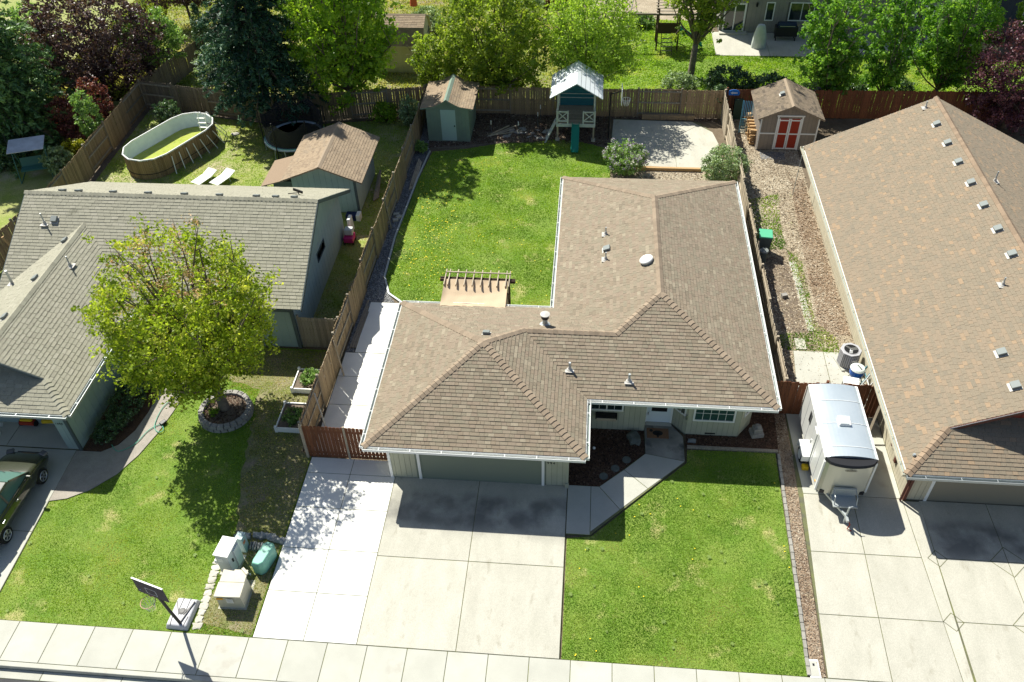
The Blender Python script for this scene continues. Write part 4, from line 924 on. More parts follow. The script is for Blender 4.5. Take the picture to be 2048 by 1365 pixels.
# brown shed, red doors
SB=thing('shed',(11.15,44,0),'brown shed with red double doors framed in white, behind the chip yard','shed')
gable_roof(SB,9.35,12.95,43.75,47.1,2.05,2.85,'shingle_dark','cap_brown',ridge='y')
shed_walls(SB,9.55,12.75,44.0,46.9,lambda x:2.0+.8*min(x-9.35,12.95-x)/1.8-.05,'shed_brown','siding_far_dark')
fB2=F((9.55,44.0),(12.75,44.0))
for a,b in ((0,.08),(3.12,3.2)): MB().fbox(fB2,a,b,.05,2.0,.014,.04).build('corner_trim','white_paint',SB,world=True)
MB().fbox(fB2,.08,.93,1.03,1.11,.014,.035).build('belt_trim','white_paint',SB,world=True); MB().fbox(fB2,2.27,3.12,1.03,1.11,.014,.035).build('belt_trim','white_paint',SB,world=True)
for a in (.99,1.61):
    d=MB().fbox(fB2,a,a+.6,.12,2.0,.014,.03).build('door','shed_red',SB,world=True); tr=MB()
    for q in (a,a+.53): tr.fbox(fB2,q,q+.07,.12,2.0,.03,.045)
    for z in (.12,1.03,1.86): tr.fbox(fB2,a+.07,a+.53,z,z+.07,.03,.045)
    tr.build('door_frame','white_paint',SB,world=True).parent=d
for a,b,c,e in ((.9,.98,.08,2.12),(2.22,2.3,.08,2.12),(.85,2.35,2.12,2.2)): MB().fbox(fB2,a,b,c,e,.014,.05).build('door_trim','white_paint',SB,world=True)
box_vent(SB,(10.75,45.4,2.72),0,(0,-.4),sz=.25)
# blue grey barn shed in the left back garden
SL=thing('shed',(-13.3,36.5,0),'large blue grey shed with an orange brown roof beside the trampoline','shed')
gable_roof(SL,-15.45,-11.25,36.0,40.6,2.2,3.05,'shingle_shed','cap_brown',ridge='y',capw=.14)
shed_walls(SL,-15.1,-11.75,36.55,40.4,lambda x:2.15+.85*min(x+15.45,-11.25-x)/2.1-.06,'siding_blue','siding_blue_dark',.3)
MB().box(-11.86,36.5,.05,-11.73,36.56,2.25).build('corner_trim','trim_dark',SL,world=True)
b=MB().extrude([Vector(p) for p in ((-16.6,36.1,1.75),(-15.1,36.1,2.2),(-15.1,38.6,2.2),(-16.6,38.6,1.75))],(0,0,.05)); b.build('lean_to_roof','shingle_shed' if False else 'cap_tan',SL,world=True)
for y in (36.3,38.4): MB().box(-16.5,y,0,-16.4,y+.1,1.77).build('post','trim_dark',SL,world=True)
MB().box(-16.2,36.75,.05,-15.15,38.3,1.7).build('lean_to_wall','trim_dark',SL,world=True)
# cream shed beyond the maple
SC=thing('shed',(-12.6,53,0),'cream shed with a tan roof half hidden behind the big maple','shed')
g0,g1=-14.7,-10.8; gp=[(52.5,2.0),(53.05,3.0),(54.1,3.45),(55.15,3.0),(55.7,2.0)]
mat('cream',(.55,.52,.36),rough=.8,orand=.05); mat('cream_shade',(.40,.37,.30),rough=.85)
gfs=[]
for (ya,za),(yb2_,zb2) in zip(gp,gp[1:]):
    q=[(g0,ya,za),(g1,ya,za),(g1,yb2_,zb2),(g0,yb2_,zb2)]
    gfs.append(q if za<zb2 else [q[2],q[3],q[0],q[1]])
make_roof2(SC,gfs,'shingle_shed','cap_brown',[hip((g0,54.1,3.45),(g1,54.1,3.45),dn_(0,1,.43),dn_(0,-1,.43))],.145,.25,60,.12)
bq=MB()
for f in gfs: bq.extrude([Vector(p)-Vector((0,0,.012)) for p in f],(0,0,-.06))
bq.build('roof_board','cream',SC,world=True)
def gz(y):
    for (ya,za),(yb2_,zb2) in zip(gp,gp[1:]):
        if ya<=y<=yb2_: return za+(zb2-za)*(y-ya)/(yb2_-ya)
    return 2.0
siding_wall(SC,(-14.4,52.8),(-10.95,52.8),2.3,'cream','cream_shade',.3); siding_wall(SC,(-10.95,52.8),(-10.95,55.4),3,'cream','cream_shade',.26,ztopf=lambda q:gz(52.8+q)-.08)
siding_wall(SC,(-14.4,55.4),(-14.4,52.8),2.1,'cream','cream_shade',.4); siding_wall(SC,(-10.95,55.4),(-14.4,55.4),2.1,'cream','cream_shade',.4)
MB().beam((-10.92,52.9,.3),(-10.92,55.3,2.2),.03,.09,up=(1,0,0)).build('door_brace','trim_dark',SC,world=True)
# ================================================================= FAR HOUSE
FH=thing('house',(17,60,0),'far grey brown house with a shaded patio wall and white windows, top right','house')
fw_,ff=siding_wall(FH,(8.9,60),(26.5,60),5.5,'siding_far','siding_far_dark',.3,skip=[(.2,1.7,0,2.1),(3.0,3.6,.9,2.2),(4.6,6.3,.9,2.2),(8.1,8.6,.9,2.2),(13.1,14.3,.9,2.1)])
siding_wall(FH,(26.5,60),(26.5,70),5.5,'siding_far','siding_far_dark',.6); siding_wall(FH,(8.9,70),(8.9,60),5.5,'siding_far','siding_far_dark',.6); siding_wall(FH,(26.5,70),(8.9,70),5.5,'siding_far','siding_far_dark',.9)
s=.4
fsf=[[(8.3,59.4,5.7),(27.1,59.4,5.7),(21.5,65,7.94),(13.9,65,7.94)],[(27.1,59.4,5.7),(27.1,70.6,5.7),(21.5,65,7.94)],[(8.3,70.6,5.7),(8.3,59.4,5.7),(13.9,65,7.94)],[(27.1,70.6,5.7),(8.3,70.6,5.7),(13.9,65,7.94),(21.5,65,7.94)]]
make_roof(FH,fsf,[(8.3,59.4),(27.1,59.4),(27.1,70.6),(8.3,70.6)],5.7,'shingle_grey','cap_grey',[],expo=.3,tab=.5,parts=0,fasc='trim_dark')
for a,b,z0,z1,nx in ((3.0,3.6,.9,2.2,1),(4.6,6.3,.9,2.2,2),(8.1,8.6,.9,2.2,1),(13.1,14.3,.9,2.1,2)): window(FH,ff,a,b,z0,z1,1,1,sash=(.5,) if nx>1 else None,fw_=.07)
gdd=MB().fbox(ff,.2,1.7,.05,2.1,0,.03).build('glass_door','white_paint',FH,world=True)
for a in (.3,.98): MB().fbox(ff,a,a+.6,.2,2.0,.03,.036).build('pane','glass',FH,world=True).parent=gdd
MB().fbox(ff,2.3,2.42,1.9,2.15,.014,.14).build('wall_light','black',FH,world=True)
MB().fbox(ff,.0,1.9,.05,.16,.05,.5).build('door_step','concrete_old',FH,world=True)
# dark house at the very corner
FK=thing('house',(31,66,0),'dark slate house with a light roof edge in the top right corner','house')
mat('slate_siding',(.06,.075,.085),rough=.8,orand=.05); mat('metal_roof',(.50,.52,.52),rough=.5,fine=.05)
siding_wall(FK,(27.6,62.5),(38,64.5),2.8,'slate_siding','slate_siding',.4,skip=[(2.9,4.1,.1,2.2)])
window(FK,F((27.6,62.5),(38,64.5)),2.9,4.1,.1,2.2,1,1)
MB().extrude([Vector(p) for p in ((27,61.9,2.8),(39,64.2,2.8),(38,70,4.8),(26,67.6,4.8))],(0,0,.12)).build('roof','metal_roof',FK,world=True)
PG=thing('pergola',(26.6,60.9,0),'white pergola with one beam lit, in front of the dark slate house','pergola')
MB().beam((-.9,.9,2.3),(1.0,-.2,2.3),.5,.08).build('beam','white_paint',PG)
for x,y in ((-.8,.8),(.9,-.1)): MB().box(x-.05,y-.05,0,x+.05,y+.05,2.27).build('post','white_paint',PG)
# ================================================================= OBJECTS
def empt(name,loc,label,cat,rz=0,group=None): return thing(name,loc,label,cat,rz,group)
# ---- cargo trailer
T=empt('cargo_trailer',(9.55,21.3,0),'silver cargo trailer with a rounded roof and black nose cap on the right driveway','trailer')
mat('trailer_side',(.72,.72,.69),(.68,.68,.65),2,rough=.28,spec=.6,metal=.15); mat('trailer_roof',(.62,.68,.70),(.55,.62,.65),1.2,rough=.3,metal=.5); mat('trailer_nose',(.60,.57,.46),rough=.25,spec=.7,metal=.1)
hw=.875; yb_,yf_=1.85,-1.75; zb=.42
def sect(w,zc,zt,n=8):
    pts=[(-w,zb)]; pts+= [(-w,zc)]
    for i in range(n+1):
        a=math.pi*(1-i/n); pts.append((w*math.cos(a)*.99,zc+.0+(zt-zc)*math.sin(a)**.6))
    pts+=[(w,zc),(w,zb)]; 
    return pts
body=MB(); stations=[(yb_,hw,2.16,2.34),(yf_+.25,hw,2.16,2.34)]
for y0,w0,c0,t0 in stations: pass
sec=[(x,z) for x,z in ((-hw,zb),(-hw,2.14),(-hw+.02,2.17),(hw-.02,2.17),(hw,2.14),(hw,zb))]
n=len(sec); vs=[(x,yb_,z) for x,z in sec]+[(x,yf_+.1,z) for x,z in sec]
body.add(vs,[tuple(range(n)),tuple(range(2*n-1,n-1,-1))]+[(i,(i+1)%n,n+(i+1)%n,n+i) for i in range(n)])
body.build('body','trailer_side',T,bevel=.015)
# bowed roof with cross seams
rf_=MB(); nx=12; ys=[yb_,yb_-.02]+[yb_-.02-(yb_-.02-(yf_+.12))*k/8 for k in range(1,9)]
vs=[];fs=[]
for y in ys:
    for i in range(nx+1):
        x=-hw+2*hw*i/nx; vs.append((x,y,2.17+.13*(1-(x/hw)**2)**.75))
for j in range(len(ys)-1):
    for i in range(nx): fs.append((j*(nx+1)+i,j*(nx+1)+i+1,(j+1)*(nx+1)+i+1,(j+1)*(nx+1)+i))
fs.append(tuple(range(nx,-1,-1))); rf_.add(vs,fs); rf_.build('roof','trailer_roof',T,smooth=False)
for yy in (1.0,-.1,-1.2):
    MB().tube([(x,yy,2.176+.13*(1-(x/hw)**2)**.75) for x in [-hw+.01+2*(hw-.01)*i/12 for i in range(13)]],.014,5).build('roof_seam','white_paint',T)
for sx_ in (-1,1): MB().beam((sx_*(hw-.0),yb_,2.17),(sx_*(hw-.0),yf_+.1,2.17),.05,.06).build('roof_rail','white_paint',T)
MB().beam((-hw,yb_-.01,2.17),(hw,yb_-.01,2.17),.05,.05).build('roof_rail','white_paint',T)
hv=MB().obox((.02,-.05,2.345),(.42,.42,.09)).build('roof_hatch','white_paint',T,bevel=.02); MB().obox((.0,-.22,2.37),(.3,.05,.06)).build('hatch_hinge','galv',T).parent=hv
# bowed nose and black cap
def nose(z0,z1,bulge,m,name,yy=0,rnd=0):
    b=MB(); N_=12; v=[];f=[]; zs=[z0,z0+(z1-z0)*.5,z1]
    for z in zs:
        for i in range(N_+1):
            x=-hw+2*hw*i/N_; k=(1-(x/hw)**2)**.5; v.append((x,yf_+.1-bulge*k-yy-(rnd*math.sin((z-z0)/(z1-z0)*math.pi) if rnd else 0),z))
    for j in range(2):
        for i in range(N_): f.append((j*(N_+1)+i,j*(N_+1)+i+1,(j+1)*(N_+1)+i+1,(j+1)*(N_+1)+i))
    # top and bottom lids
    b.add(v,f); top=[v[2*(N_+1)+i] for i in range(N_+1)]; b.add(top+[(hw,yf_+.12,z1),(-hw,yf_+.12,z1)],[tuple(range(N_+3))]); bot=[v[i] for i in range(N_+1)]; b.add(bot+[(hw,yf_+.12,z0),(-hw,yf_+.12,z0)],[tuple(range(N_+2,-1,-1))])
    return b.build(name,m,T,smooth=False)
nose(.45,2.05,.28,'trailer_nose','nose_panel'); nose(2.05,2.2,.33,'black_plastic','nose_cap',.01,.05)
lo=MB()  # oval maker's emblem outline and the strokes inside it
pts=[(.20*math.cos(a),yf_+.1-.285-.012,1.88+.045*math.sin(a)) for a in [2*math.pi*i/20 for i in range(20)]]
lo.tube(pts,.006,4,closed=True); lo.beam((-.15,yf_-.2,1.88),(.15,yf_-.2,1.885),.01,.012); lo.beam((-.05,yf_-.2,1.93),(.05,yf_-.2,1.945),.01,.012)
lo.build('emblem','black_plastic',T)
for y_ in (1.25,.65,.05,-.55,-1.15):
    for sx_ in (-1,1): MB().box(sx_*(hw+.003)-.004,y_-.008,.45,sx_*(hw+.003)+.004,y_+.008,2.12).build('side_seam','grey_plastic',T)
for sx_ in (-1,1):
    MB().box(sx_*hw-.03,yf_+.03,.45,sx_*hw+.03,yf_+.12,2.05).build('corner_trim','white_paint',T)
    MB().box(sx_*(hw+.006)-.012,yf_+.25,.62,sx_*(hw+.006)+.012,yf_+.33,.68).build('marker_light','label_orange' if 'label_orange' in M else mat('label_orange',(.8,.38,.02),rough=.6),T)
    MB().box(sx_*hw*.72-.14,yf_-.10,.46,sx_*hw*.72+.14,yf_-.06,.62).build('splash_guard','black_plastic',T)
MB().box(-hw-.004,.55,1.35,-hw+.01,.85,1.85).build('side_window','black',T); 
MB().box(-hw-.03,-.4,.5,-hw+.0,.0,1.95).build('side_door','trailer_side',T,bevel=.01)
MB().box(-hw-.055,-.08,1.1,-hw-.02,-.04,1.28).build('door_latch','metal',T)
for sx_ in (-1,1):
    fd=MB(); fd.box(min(sx_*hw,sx_*(hw+.3)),-.35,.62,max(sx_*hw,sx_*(hw+.3)),.45,.69); fd.box(min(sx_*hw,sx_*(hw+.3)),.4,.35,max(sx_*hw,sx_*(hw+.3)),.45,.62); fd.box(min(sx_*hw,sx_*(hw+.3)),-.4,.4,max(sx_*hw,sx_*(hw+.3)),-.34,.69); fd.build('fender','white_paint',T,bevel=.02)
    w=MB(); cx=sx_*(hw+.15); w.tube([(cx-.1,.03,.33),(cx+.1,.03,.33)],.33,24); wo_=w.build('wheel','rubber',T,bevel=.03)
    MB().tube([(cx+sx_*.09,.03,.33),(cx+sx_*.115,.03,.33)],.19,16).build('rim','white_paint',T).parent=wo_
fr_=MB()
fr_.beam((-.55,yf_,.42),(0,yf_-1.05,.44),.07,.09); fr_.beam((.55,yf_,.42),(0,yf_-1.05,.44),.07,.09); fr_.beam((0,yf_-.95,.46),(0,yf_-1.3,.46),.08,.1); fr_.box(-hw+.05,yf_,.36,hw-.05,yb_,.43)
fr_.tube([(0,yf_-1.05,.06),(0,yf_-1.05,.95)],.035,8); fr_.tube([(0,yf_-1.05,.95),(.12,yf_-1.02,.97)],.014,6); fr_.obox((0,yf_-1.05,.04),(.2,.2,.03)); fr_.build('hitch','galv',T)
pt=MB(); pt.box(-.42,yf_-.78,.55,.42,yf_-.2,.60); pt.build('front_platform','galv',T)
for sx_ in (-1,1): MB().tube([(sx_*.38,yf_-.25,.6),(sx_*.38,yf_-.25,.95),(sx_*.38,yf_-.6,.9),(sx_*.38,yf_-.7,.6)],.02,6).build('platform_rail','galv',T)
MB().box(-.4,yf_-.3,.6,.4,yf_-.23,1.0).build('stone_guard','galv',T)
MB().tube([(0,yf_-1.2,.5),(.12,yf_-1.3,.3),(.05,yf_-1.35,.12),(.2,yf_-1.4,.08)],.02,6).build('cable','flower_red' if False else 'shed_red',T)
cw=MB(); cw.box(-.12,-.1,0,.12,.1,.18); o=cw.build('wheel_chock',mat('yellow',(.75,.5,.02),rough=.5),bevel=.02); o.location=(8.58,20.85,.06); tag(o,'small yellow wheel chock against the trailer tyre','wheel chock')
# ---- car
mat('car_paint',(.035,.040,.022),rough=.18,spec=.6,coat=.8); mat('car_glass',(.10,.19,.16),rough=.05,spec=.8); mat('headlamp',(.12,.12,.12),rough=.1,spec=.8)
C=empt('parked_car',(-20.72,17.0,0.06),'dark green sedan parked nose first at the open garage of the left house','car')
cb_=MB()
prof=[(-2.25,.38,.60),(-2.2,.30,.98),(-1.55,.27,1.04),(-.9,.27,.99),(.85,.27,.98),(1.0,.27,.97),(1.75,.28,.86),(2.15,.30,.66),(2.25,.36,.5)]
wid=[.72,.82,.86,.86,.86,.86,.85,.78,.62]
vs=[];fs=[]; K=10
for (y,zl,zh),w in zip(prof,wid):
    ring=[(-w*.9,zl),(-w,zl+.12),(-w*1.0,zl+(zh-zl)*.6),(-w*.95,zh-.06),(-w*.82,zh-.0),(w*.82,zh),(w*.95,zh-.06),(w,zl+(zh-zl)*.6),(w,zl+.12),(w*.9,zl)]
    cr=[0,0,0,0,.0,.0,0,0,0,0]
    vs+=[(x,y,z) for x,z in ring]
for i in range(len(prof)-1):
    for j in range(K): j2=(j+1)%K; fs.append((i*K+j,i*K+j2,(i+1)*K+j2,(i+1)*K+j))
fs.append(tuple(range(K-1,-1,-1))); fs.append(tuple((len(prof)-1)*K+j for j in range(K)))
cb_.add(vs,fs); bo=cb_.build('body','car_paint',C,smooth=True); m_=bo.modifiers.new('s','SUBSURF'); m_.levels=2; m_.render_levels=2
# cabin: glass house and roof panel
gh=MB(); low=[(-.74,-1.62,.97),(.74,-1.62,.97),(.74,.98,.95),(-.74,.98,.95)]; up=[(-.56,-.95,1.37),(.56,-.95,1.37),(.56,.18,1.39),(-.56,.18,1.39)]
gh.add(low+up,[(0,1,5,4),(1,2,6,5),(2,3,7,6),(3,0,4,7),(4,5,6,7)]); gh.build('windows','car_glass',C)
rp=MB(); rp.add([(-.58,-.98,1.375),(.58,-.98,1.375),(.60,.2,1.39),(-.60,.2,1.39),(-.54,-.9,1.43),(.54,-.9,1.43),(.54,.12,1.44),(-.54,.12,1.44)],[(0,3,2,1),(4,5,6,7),(0,1,5,4),(1,2,6,5),(2,3,7,6),(3,0,4,7)])
ro_=rp.build('roof_panel','car_paint',C,bevel=.02)
MB().box(-.35,-.35,1.436,.35,.0,1.447).build('sunroof','glass',C)
for sx_ in (-1,1):
    p=MB(); p.beam((sx_*.76,1.0,.96),(sx_*.585,.2,1.40),.05,.05); p.beam((sx_*.75,-1.6,.98),(sx_*.57,-.95,1.385),.09,.05); p.beam((sx_*.755,-.45,.97),(sx_*.59,-.4,1.39),.07,.03); p.beam((sx_*.775,-1.5,.985),(sx_*.775,.95,.965),.03,.025); p.build('pillar','car_paint',C)
    mi=MB().obox((sx_*.93,.72,1.03),(.2,.1,.13)); mi.build('mirror','car_paint',C,bevel=.03)
    MB().obox((sx_*.66,2.08,.70),(.28,.22,.10),rz=-sx_*.4).build('headlight','headlamp',C,bevel=.03)
    MB().obox((sx_*.66,-2.2,.82),(.3,.08,.13)).build('tail_light','shed_red',C,bevel=.02)
    for hy in (-.15,-1.1): MB().obox((sx_*.875,hy,.82),(.03,.16,.03)).build('handle','metal',C)
    for wy_ in (1.32,-1.3):
        w=MB().tube([(sx_*.68,wy_,.31),(sx_*.88,wy_,.31)],.315,24).build('wheel','rubber',C,bevel=.03)
        rm=MB(); rm.tube([(sx_*.872,wy_,.31),(sx_*.884,wy_,.31)],.2,20,mi=1)
        for k_ in range(5):
            a=2*math.pi*k_/5; rm.beam((sx_*.892,wy_,.31),(sx_*.892,wy_+.185*math.cos(a),.31+.185*math.sin(a)),.06,.02,up=(1,0,0))
        rm.lathe((0,0,0),[(0.0001,0)],3) if False else None
        pts=[(sx_*.89,wy_+.195*math.cos(a),.31+.195*math.sin(a)) for a in [2*math.pi*i/20 for i in range(20)]]; rm.tube(pts,.018,6,closed=True)
        rm.build('rim',['metal','black'],C).parent=w
for a,b in (((-.55,1.02,.99),(-.05,.86,1.05)),((.0,1.02,.99),(.55,.88,1.05))): MB().beam(a,b,.015,.015).build('wiper','black',C)
MB().box(-.5,2.19,.42,.5,2.235,.56).build('grille','black',C)
# ---- portable hoop at the sidewalk
B=empt('basketball_hoop',(-12.6,13.35,0),'portable basketball hoop with a grey backboard and weathered base beside the sidewalk','basketball hoop')
mat('base_plastic',(.50,.50,.52),(.42,.42,.45),5,rough=.5,fine=.08); mat('backboard',(.12,.10,.105),rough=.7,spec=.15)
bs=MB(); rr=-.04
bs.obox((0,0,.11),(.78,1.12,.2),rz=rr,taper=.86); bo=bs.build('base','base_plastic',B,bevel=.05,bseg=3)
for sx_ in (-.12,.12): MB().obox((sx_,.25,.215),(.015,.5,.02),rz=rr).build('groove','black_plastic',B)
for sx_ in (-1,1): MB().beam((sx_*.30,.36,.215),(sx_*.08,-.1,.22),.025,.02).build('groove','black_plastic',B); MB().beam((sx_*.26,-.15,.215),(sx_*.22,-.5,.215),.02,.02).build('groove','black_plastic',B)
MB().lathe((0,.02,.2),[(.12,0),(.12,.02),(.07,.025),(.07,.03)],14).build('wheel_well','black_plastic',B)
MB().tube([(.1,-.40,.15),(-.0,-.44,1.1),(-.1,-.45,2.05)],.05,10).build('pole','black_plastic',B)
MB().beam((.1,-.36,.24),(.30,.38,.24),.03,.03).build('strut','black_plastic',B)
MB().beam((-.1,-.45,1.95),(-.13,-.50,2.3),.05,.05).build('arm','black_plastic',B); MB().beam((-.08,-.43,1.8),(-.13,-.48,2.2),.04,.04).build('arm','black_plastic',B)
Fb=F((-.68,-.36),(.42,-.68),2.05)
bb=MB().fbox(Fb,0,1.14,0,.74,0,.035).build('backboard','backboard',B,bevel=.01)
e=MB(); e.fbox(Fb,-.01,1.15,.74,.76,-.005,.04); e.build('board_edge','white_paint',B).parent=bb
tq=MB()
for a,b,c,d_2 in ((.38,.78,.42,.44),(.38,.78,.13,.15),(.38,.40,.15,.42),(.76,.78,.15,.42)): tq.fbox(Fb,a,b,c,d_2,.0355,.038)
tq.build('target_square','white_paint',B).parent=bb
MB().lathe(tuple(Fb(.14,.2,.037)),[(.03,0),(.03,.002)],10).build('logo_spot','white_paint',B).parent=bb
rc=Fb(.58,.1,.28); pts=[rc+Vector((.225*math.cos(a),.225*math.sin(a),0)) for a in [2*math.pi*i/24 for i in range(24)]]
ri=MB().tube(pts,.011,6,closed=True); ri.beam(Fb(.54,.1,.03),Fb(.56,.1,.08),.12,.03); ri.build('rim',mat('rim_orange',(.55,.30,.22),rough=.6),B)
nt_=MB()
for i in range(12):
    a=2*math.pi*i/12;a2=a+.35; a3=a-.35
    nt_.tube([rc+Vector((.225*math.cos(a),.225*math.sin(a),0)),rc+Vector((.15*math.cos(a2),.15*math.sin(a2),-.2)),rc+Vector((.11*math.cos(a),.11*math.sin(a),-.38))],.004,3,cap=False); nt_.tube([rc+Vector((.225*math.cos(a),.225*math.sin(a),0)),rc+Vector((.15*math.cos(a3),.15*math.sin(a3),-.2)),rc+Vector((.11*math.cos(a),.11*math.sin(a),-.38))],.004,3,cap=False)
nt_.build('net','white_paint',B)
# ---- utility boxes
mat('util_tan',(.56,.53,.42),(.50,.47,.37),2,rough=.6); mat('util_grey',(.62,.64,.63),rough=.5); mat('util_green',(.20,.46,.36),(.17,.40,.31),3,rough=.5); mat('label_orange',(.8,.38,.02),rough=.6)
UA=empt('transformer_box',(-11.05,14.2,0),'large tan electrical transformer box nearest the sidewalk','utility box',rz=.03)
u=MB(); u.add([(-.45,-.5,0),(.42,-.5,0),(.42,.5,0),(-.45,.5,0),(-.42,-.47,.72),(.38,-.47,.72),(.38,.25,.74),(.2,.5,.74),(-.4,.5,.74),(.42,.25,0),(.2,.5,0)],[(0,1,5,4),(1,9,6,5),(9,10,7,6),(10,3,8,7),(3,0,4,8),(4,5,6,7,8)]); u.build('cabinet','util_tan',UA)
MB().box(-.47,-.52,.69,.41,.02,.755).build('lid','util_tan',UA,bevel=.01); MB().box(-.44,.025,.70,.40,.5,.76).build('lid','util_tan',UA,bevel=.01)
MB().obox((.32,.42,.80),(.3,.09,.06),rz=-.75).build('hinge_bar','util_tan',UA)
MB().box(-.42,-.522,.56,-.2,-.515,.65).build('warning_label','label_orange',UA); MB().box(-.1,-.526,.38,.12,-.519,.62).build('notice','white_paint',UA)
lines=MB(); [lines.box(-.08,-.53,.58-.05*i,.10,-.527,.595-.05*i) for i in range(4)]; lines.build('notice_lines','grey_plastic',UA)
MB().box(-.5,-.55,0,.47,.55,.03).build('pad','concrete_old',UA)
UB=empt('utility_cabinet',(-11.55,15.35,0),'tall pale grey utility cabinet, tallest of the roadside boxes','utility box',rz=-.12)
u=MB(); u.box(-.25,-.42,.06,.22,.30,1.12); u.build('cabinet','util_grey',UB,bevel=.012); u=MB(); u.box(-.28,-.45,1.12,.26,.33,1.16); u.build('lid','white_paint',UB,bevel=.012)
MB().box(.22,-.1,.1,.28,.25,1.0).build('side_panel','util_grey',UB,bevel=.01); MB().box(.222,-.25,.6,.26,-.2,.75).build('latch','black_plastic',UB); MB().box(-.18,-.432,.75,.0,-.42,.95).build('label','white_paint',UB); MB().box(-.24,-.43,.12,.21,-.42,.2).build('vent_strip','grey_plastic',UB)
MB().box(-.3,-.5,.0,.3,.38,.06).build('pad','concrete_old',UB); MB().lathe((-.32,-.34,.55),[(.07,0),(.08,.1),(.05,.16)],10).build('cap','white_paint',UB)
UC=empt('pedestal_box',(-11.35,15.95,0),'small blue grey pedestal with an orange sticker behind the tall cabinet','utility box',rz=-.1)
MB().box(-.11,-.14,0,.12,.14,.82).build('cabinet',mat('util_blue',(.36,.47,.47),rough=.5),UC,bevel=.015); MB().box(-.13,-.16,.8,.14,.16,.86).build('lid','util_blue',UC,bevel=.01); MB().box(.121,-.12,.5,.126,.02,.64).build('sticker',mat('sticker_orange',(.65,.22,.1),rough=.6),UC)
UD_=empt('cable_pedestal',(-10.42,15.5,0),'rounded green utility box against the white driveway','utility box',rz=-.22)
g_=MB(); oct_=[(-.2,-.52),(.08,-.52),(.2,-.38),(.22,.3),(.12,.46),(-.12,.46),(-.22,.32),(-.24,-.36)]
vsb=[(x,y,0) for x,y in oct_]+[(x,y,.5) for x,y in oct_]+[(x*.86,y*.92,.62) for x,y in oct_]; n=8
g_.add(vsb,[tuple(range(15,7,-1))[:0] or tuple(range(7,-1,-1)),tuple(range(16,24))]+[(i,(i+1)%n,n+(i+1)%n,n+i) for i in range(n)]+[(n+i,n+(i+1)%n,2*n+(i+1)%n,2*n+i) for i in range(n)])
g_.build('cabinet','util_green',UD_,bevel=.03,bseg=3)
MB().lathe((-.3,-.62,0),[(.03,0),(.03,.1)],6).build('stub','white_paint',UD_)
# water meter lid
wm=empt('meter_box',(7.62,13.0,0.0),'pale concrete water meter cover at the end of the bark strip','meter cover',rz=.02)
MB().box(-.16,-.3,0,.17,.3,.06).build('frame','concrete_new',wm,bevel=.01); MB().box(-.12,-.24,.055,.13,.24,.066).build('lid','concrete_walk',wm); MB().box(-.03,.08,.064,.03,.16,.070).build('reader','black_plastic',wm)
# ---- stones
def rock(name,loc,size,m,label,cat,rz=0,group=None,seed=0,flat_=.5,sub=2):
    rr=random.Random(seed); me=bpy.data.meshes.new(name); bm=bmesh.new(); bmesh.ops.create_icosphere(bm,subdivisions=sub,radius=.5)
    for v in bm.verts:
        c=v.co; k=1+.22*math.sin(c.x*9+seed)*math.cos(c.y*7+seed*2)+rr.uniform(-.09,.09); q=max(abs(c.x),abs(c.y),abs(c.z))/.5
        v.co=Vector((c.x/max(q,.6)*k*size[0],c.y/max(q,.6)*k*size[1],(c.z*k)*size[2]/max(q,.7)))
    bm.to_mesh(me); bm.free(); me.materials.append(M[m]); o=bpy.data.objects.new(name,me); COL.objects.link(o); o.location=(loc[0],loc[1],loc[2]+size[2]*.35); o.rotation_euler=(0,0,rz)
    if label: tag(o,label,cat,group)
    return o
mat('stone_grey',(.20,.21,.21),(.28,.29,.28),6,rough=.9,orand=.2,bump=.6,bsc=15); mat('stone_pale',(.50,.48,.41),(.43,.41,.35),5,rough=.9,orand=.12,bump=.4,bsc=20); mat('block_stone',(.34,.32,.29),(.26,.25,.23),6,rough=.9,orand=.15,bump=.7,bsc=20)
def stones(label,cat,pts,size,m,name='stone_border',sd=0,flat_=1,z=0):
    t=empt(name,(pts[0][0],pts[0][1],0),label,cat)
    for i,(x,y,a,*zz) in enumerate(pts):
        o=rock('stone',(x-pts[0][0],y-pts[0][1],(zz[0] if zz else 0)),(size[0]*R.uniform(.85,1.15),size[1]*R.uniform(.85,1.1),size[2]),m,None,None,a,seed=sd+i,sub=2); o.parent=t
    return t
row=[(-12.05+.0*i-.13*(i/11)+.02*math.sin(i*1.3),12.95+.235*i,R.uniform(-.2,.2)) for i in range(11)]
row=[(-12.0-.14*k/10,12.98+.24*k,R.uniform(-.15,.15)) for k in range(11)]
stones('row of pale flat stones edging the utility box patch','stone border',row,(.27,.23,.07),'stone_pale',sd=5)
top=[(-12.0,16.15,.3),(-11.75,16.35,.0),(-11.45,16.45,.1),(-11.1,16.5,-.1),(-10.85,16.5,.2),(-10.58,16.45,0),(-10.38,16.4,.1),(-10.2,16.35,0)]
stones('row of dark grey rocks above the utility boxes','rock row',top,(.30,.26,.2),'stone_grey',name='rock_row',sd=40)
stk=[(-11.15+.1*k,16.05-.01*k,.1) for k in range(8)]
stones('dark slabs stood on edge between the pedestal and the green box','rock row',stk,(.08,.34,.24),'stone_grey',name='slate_stack',sd=80)
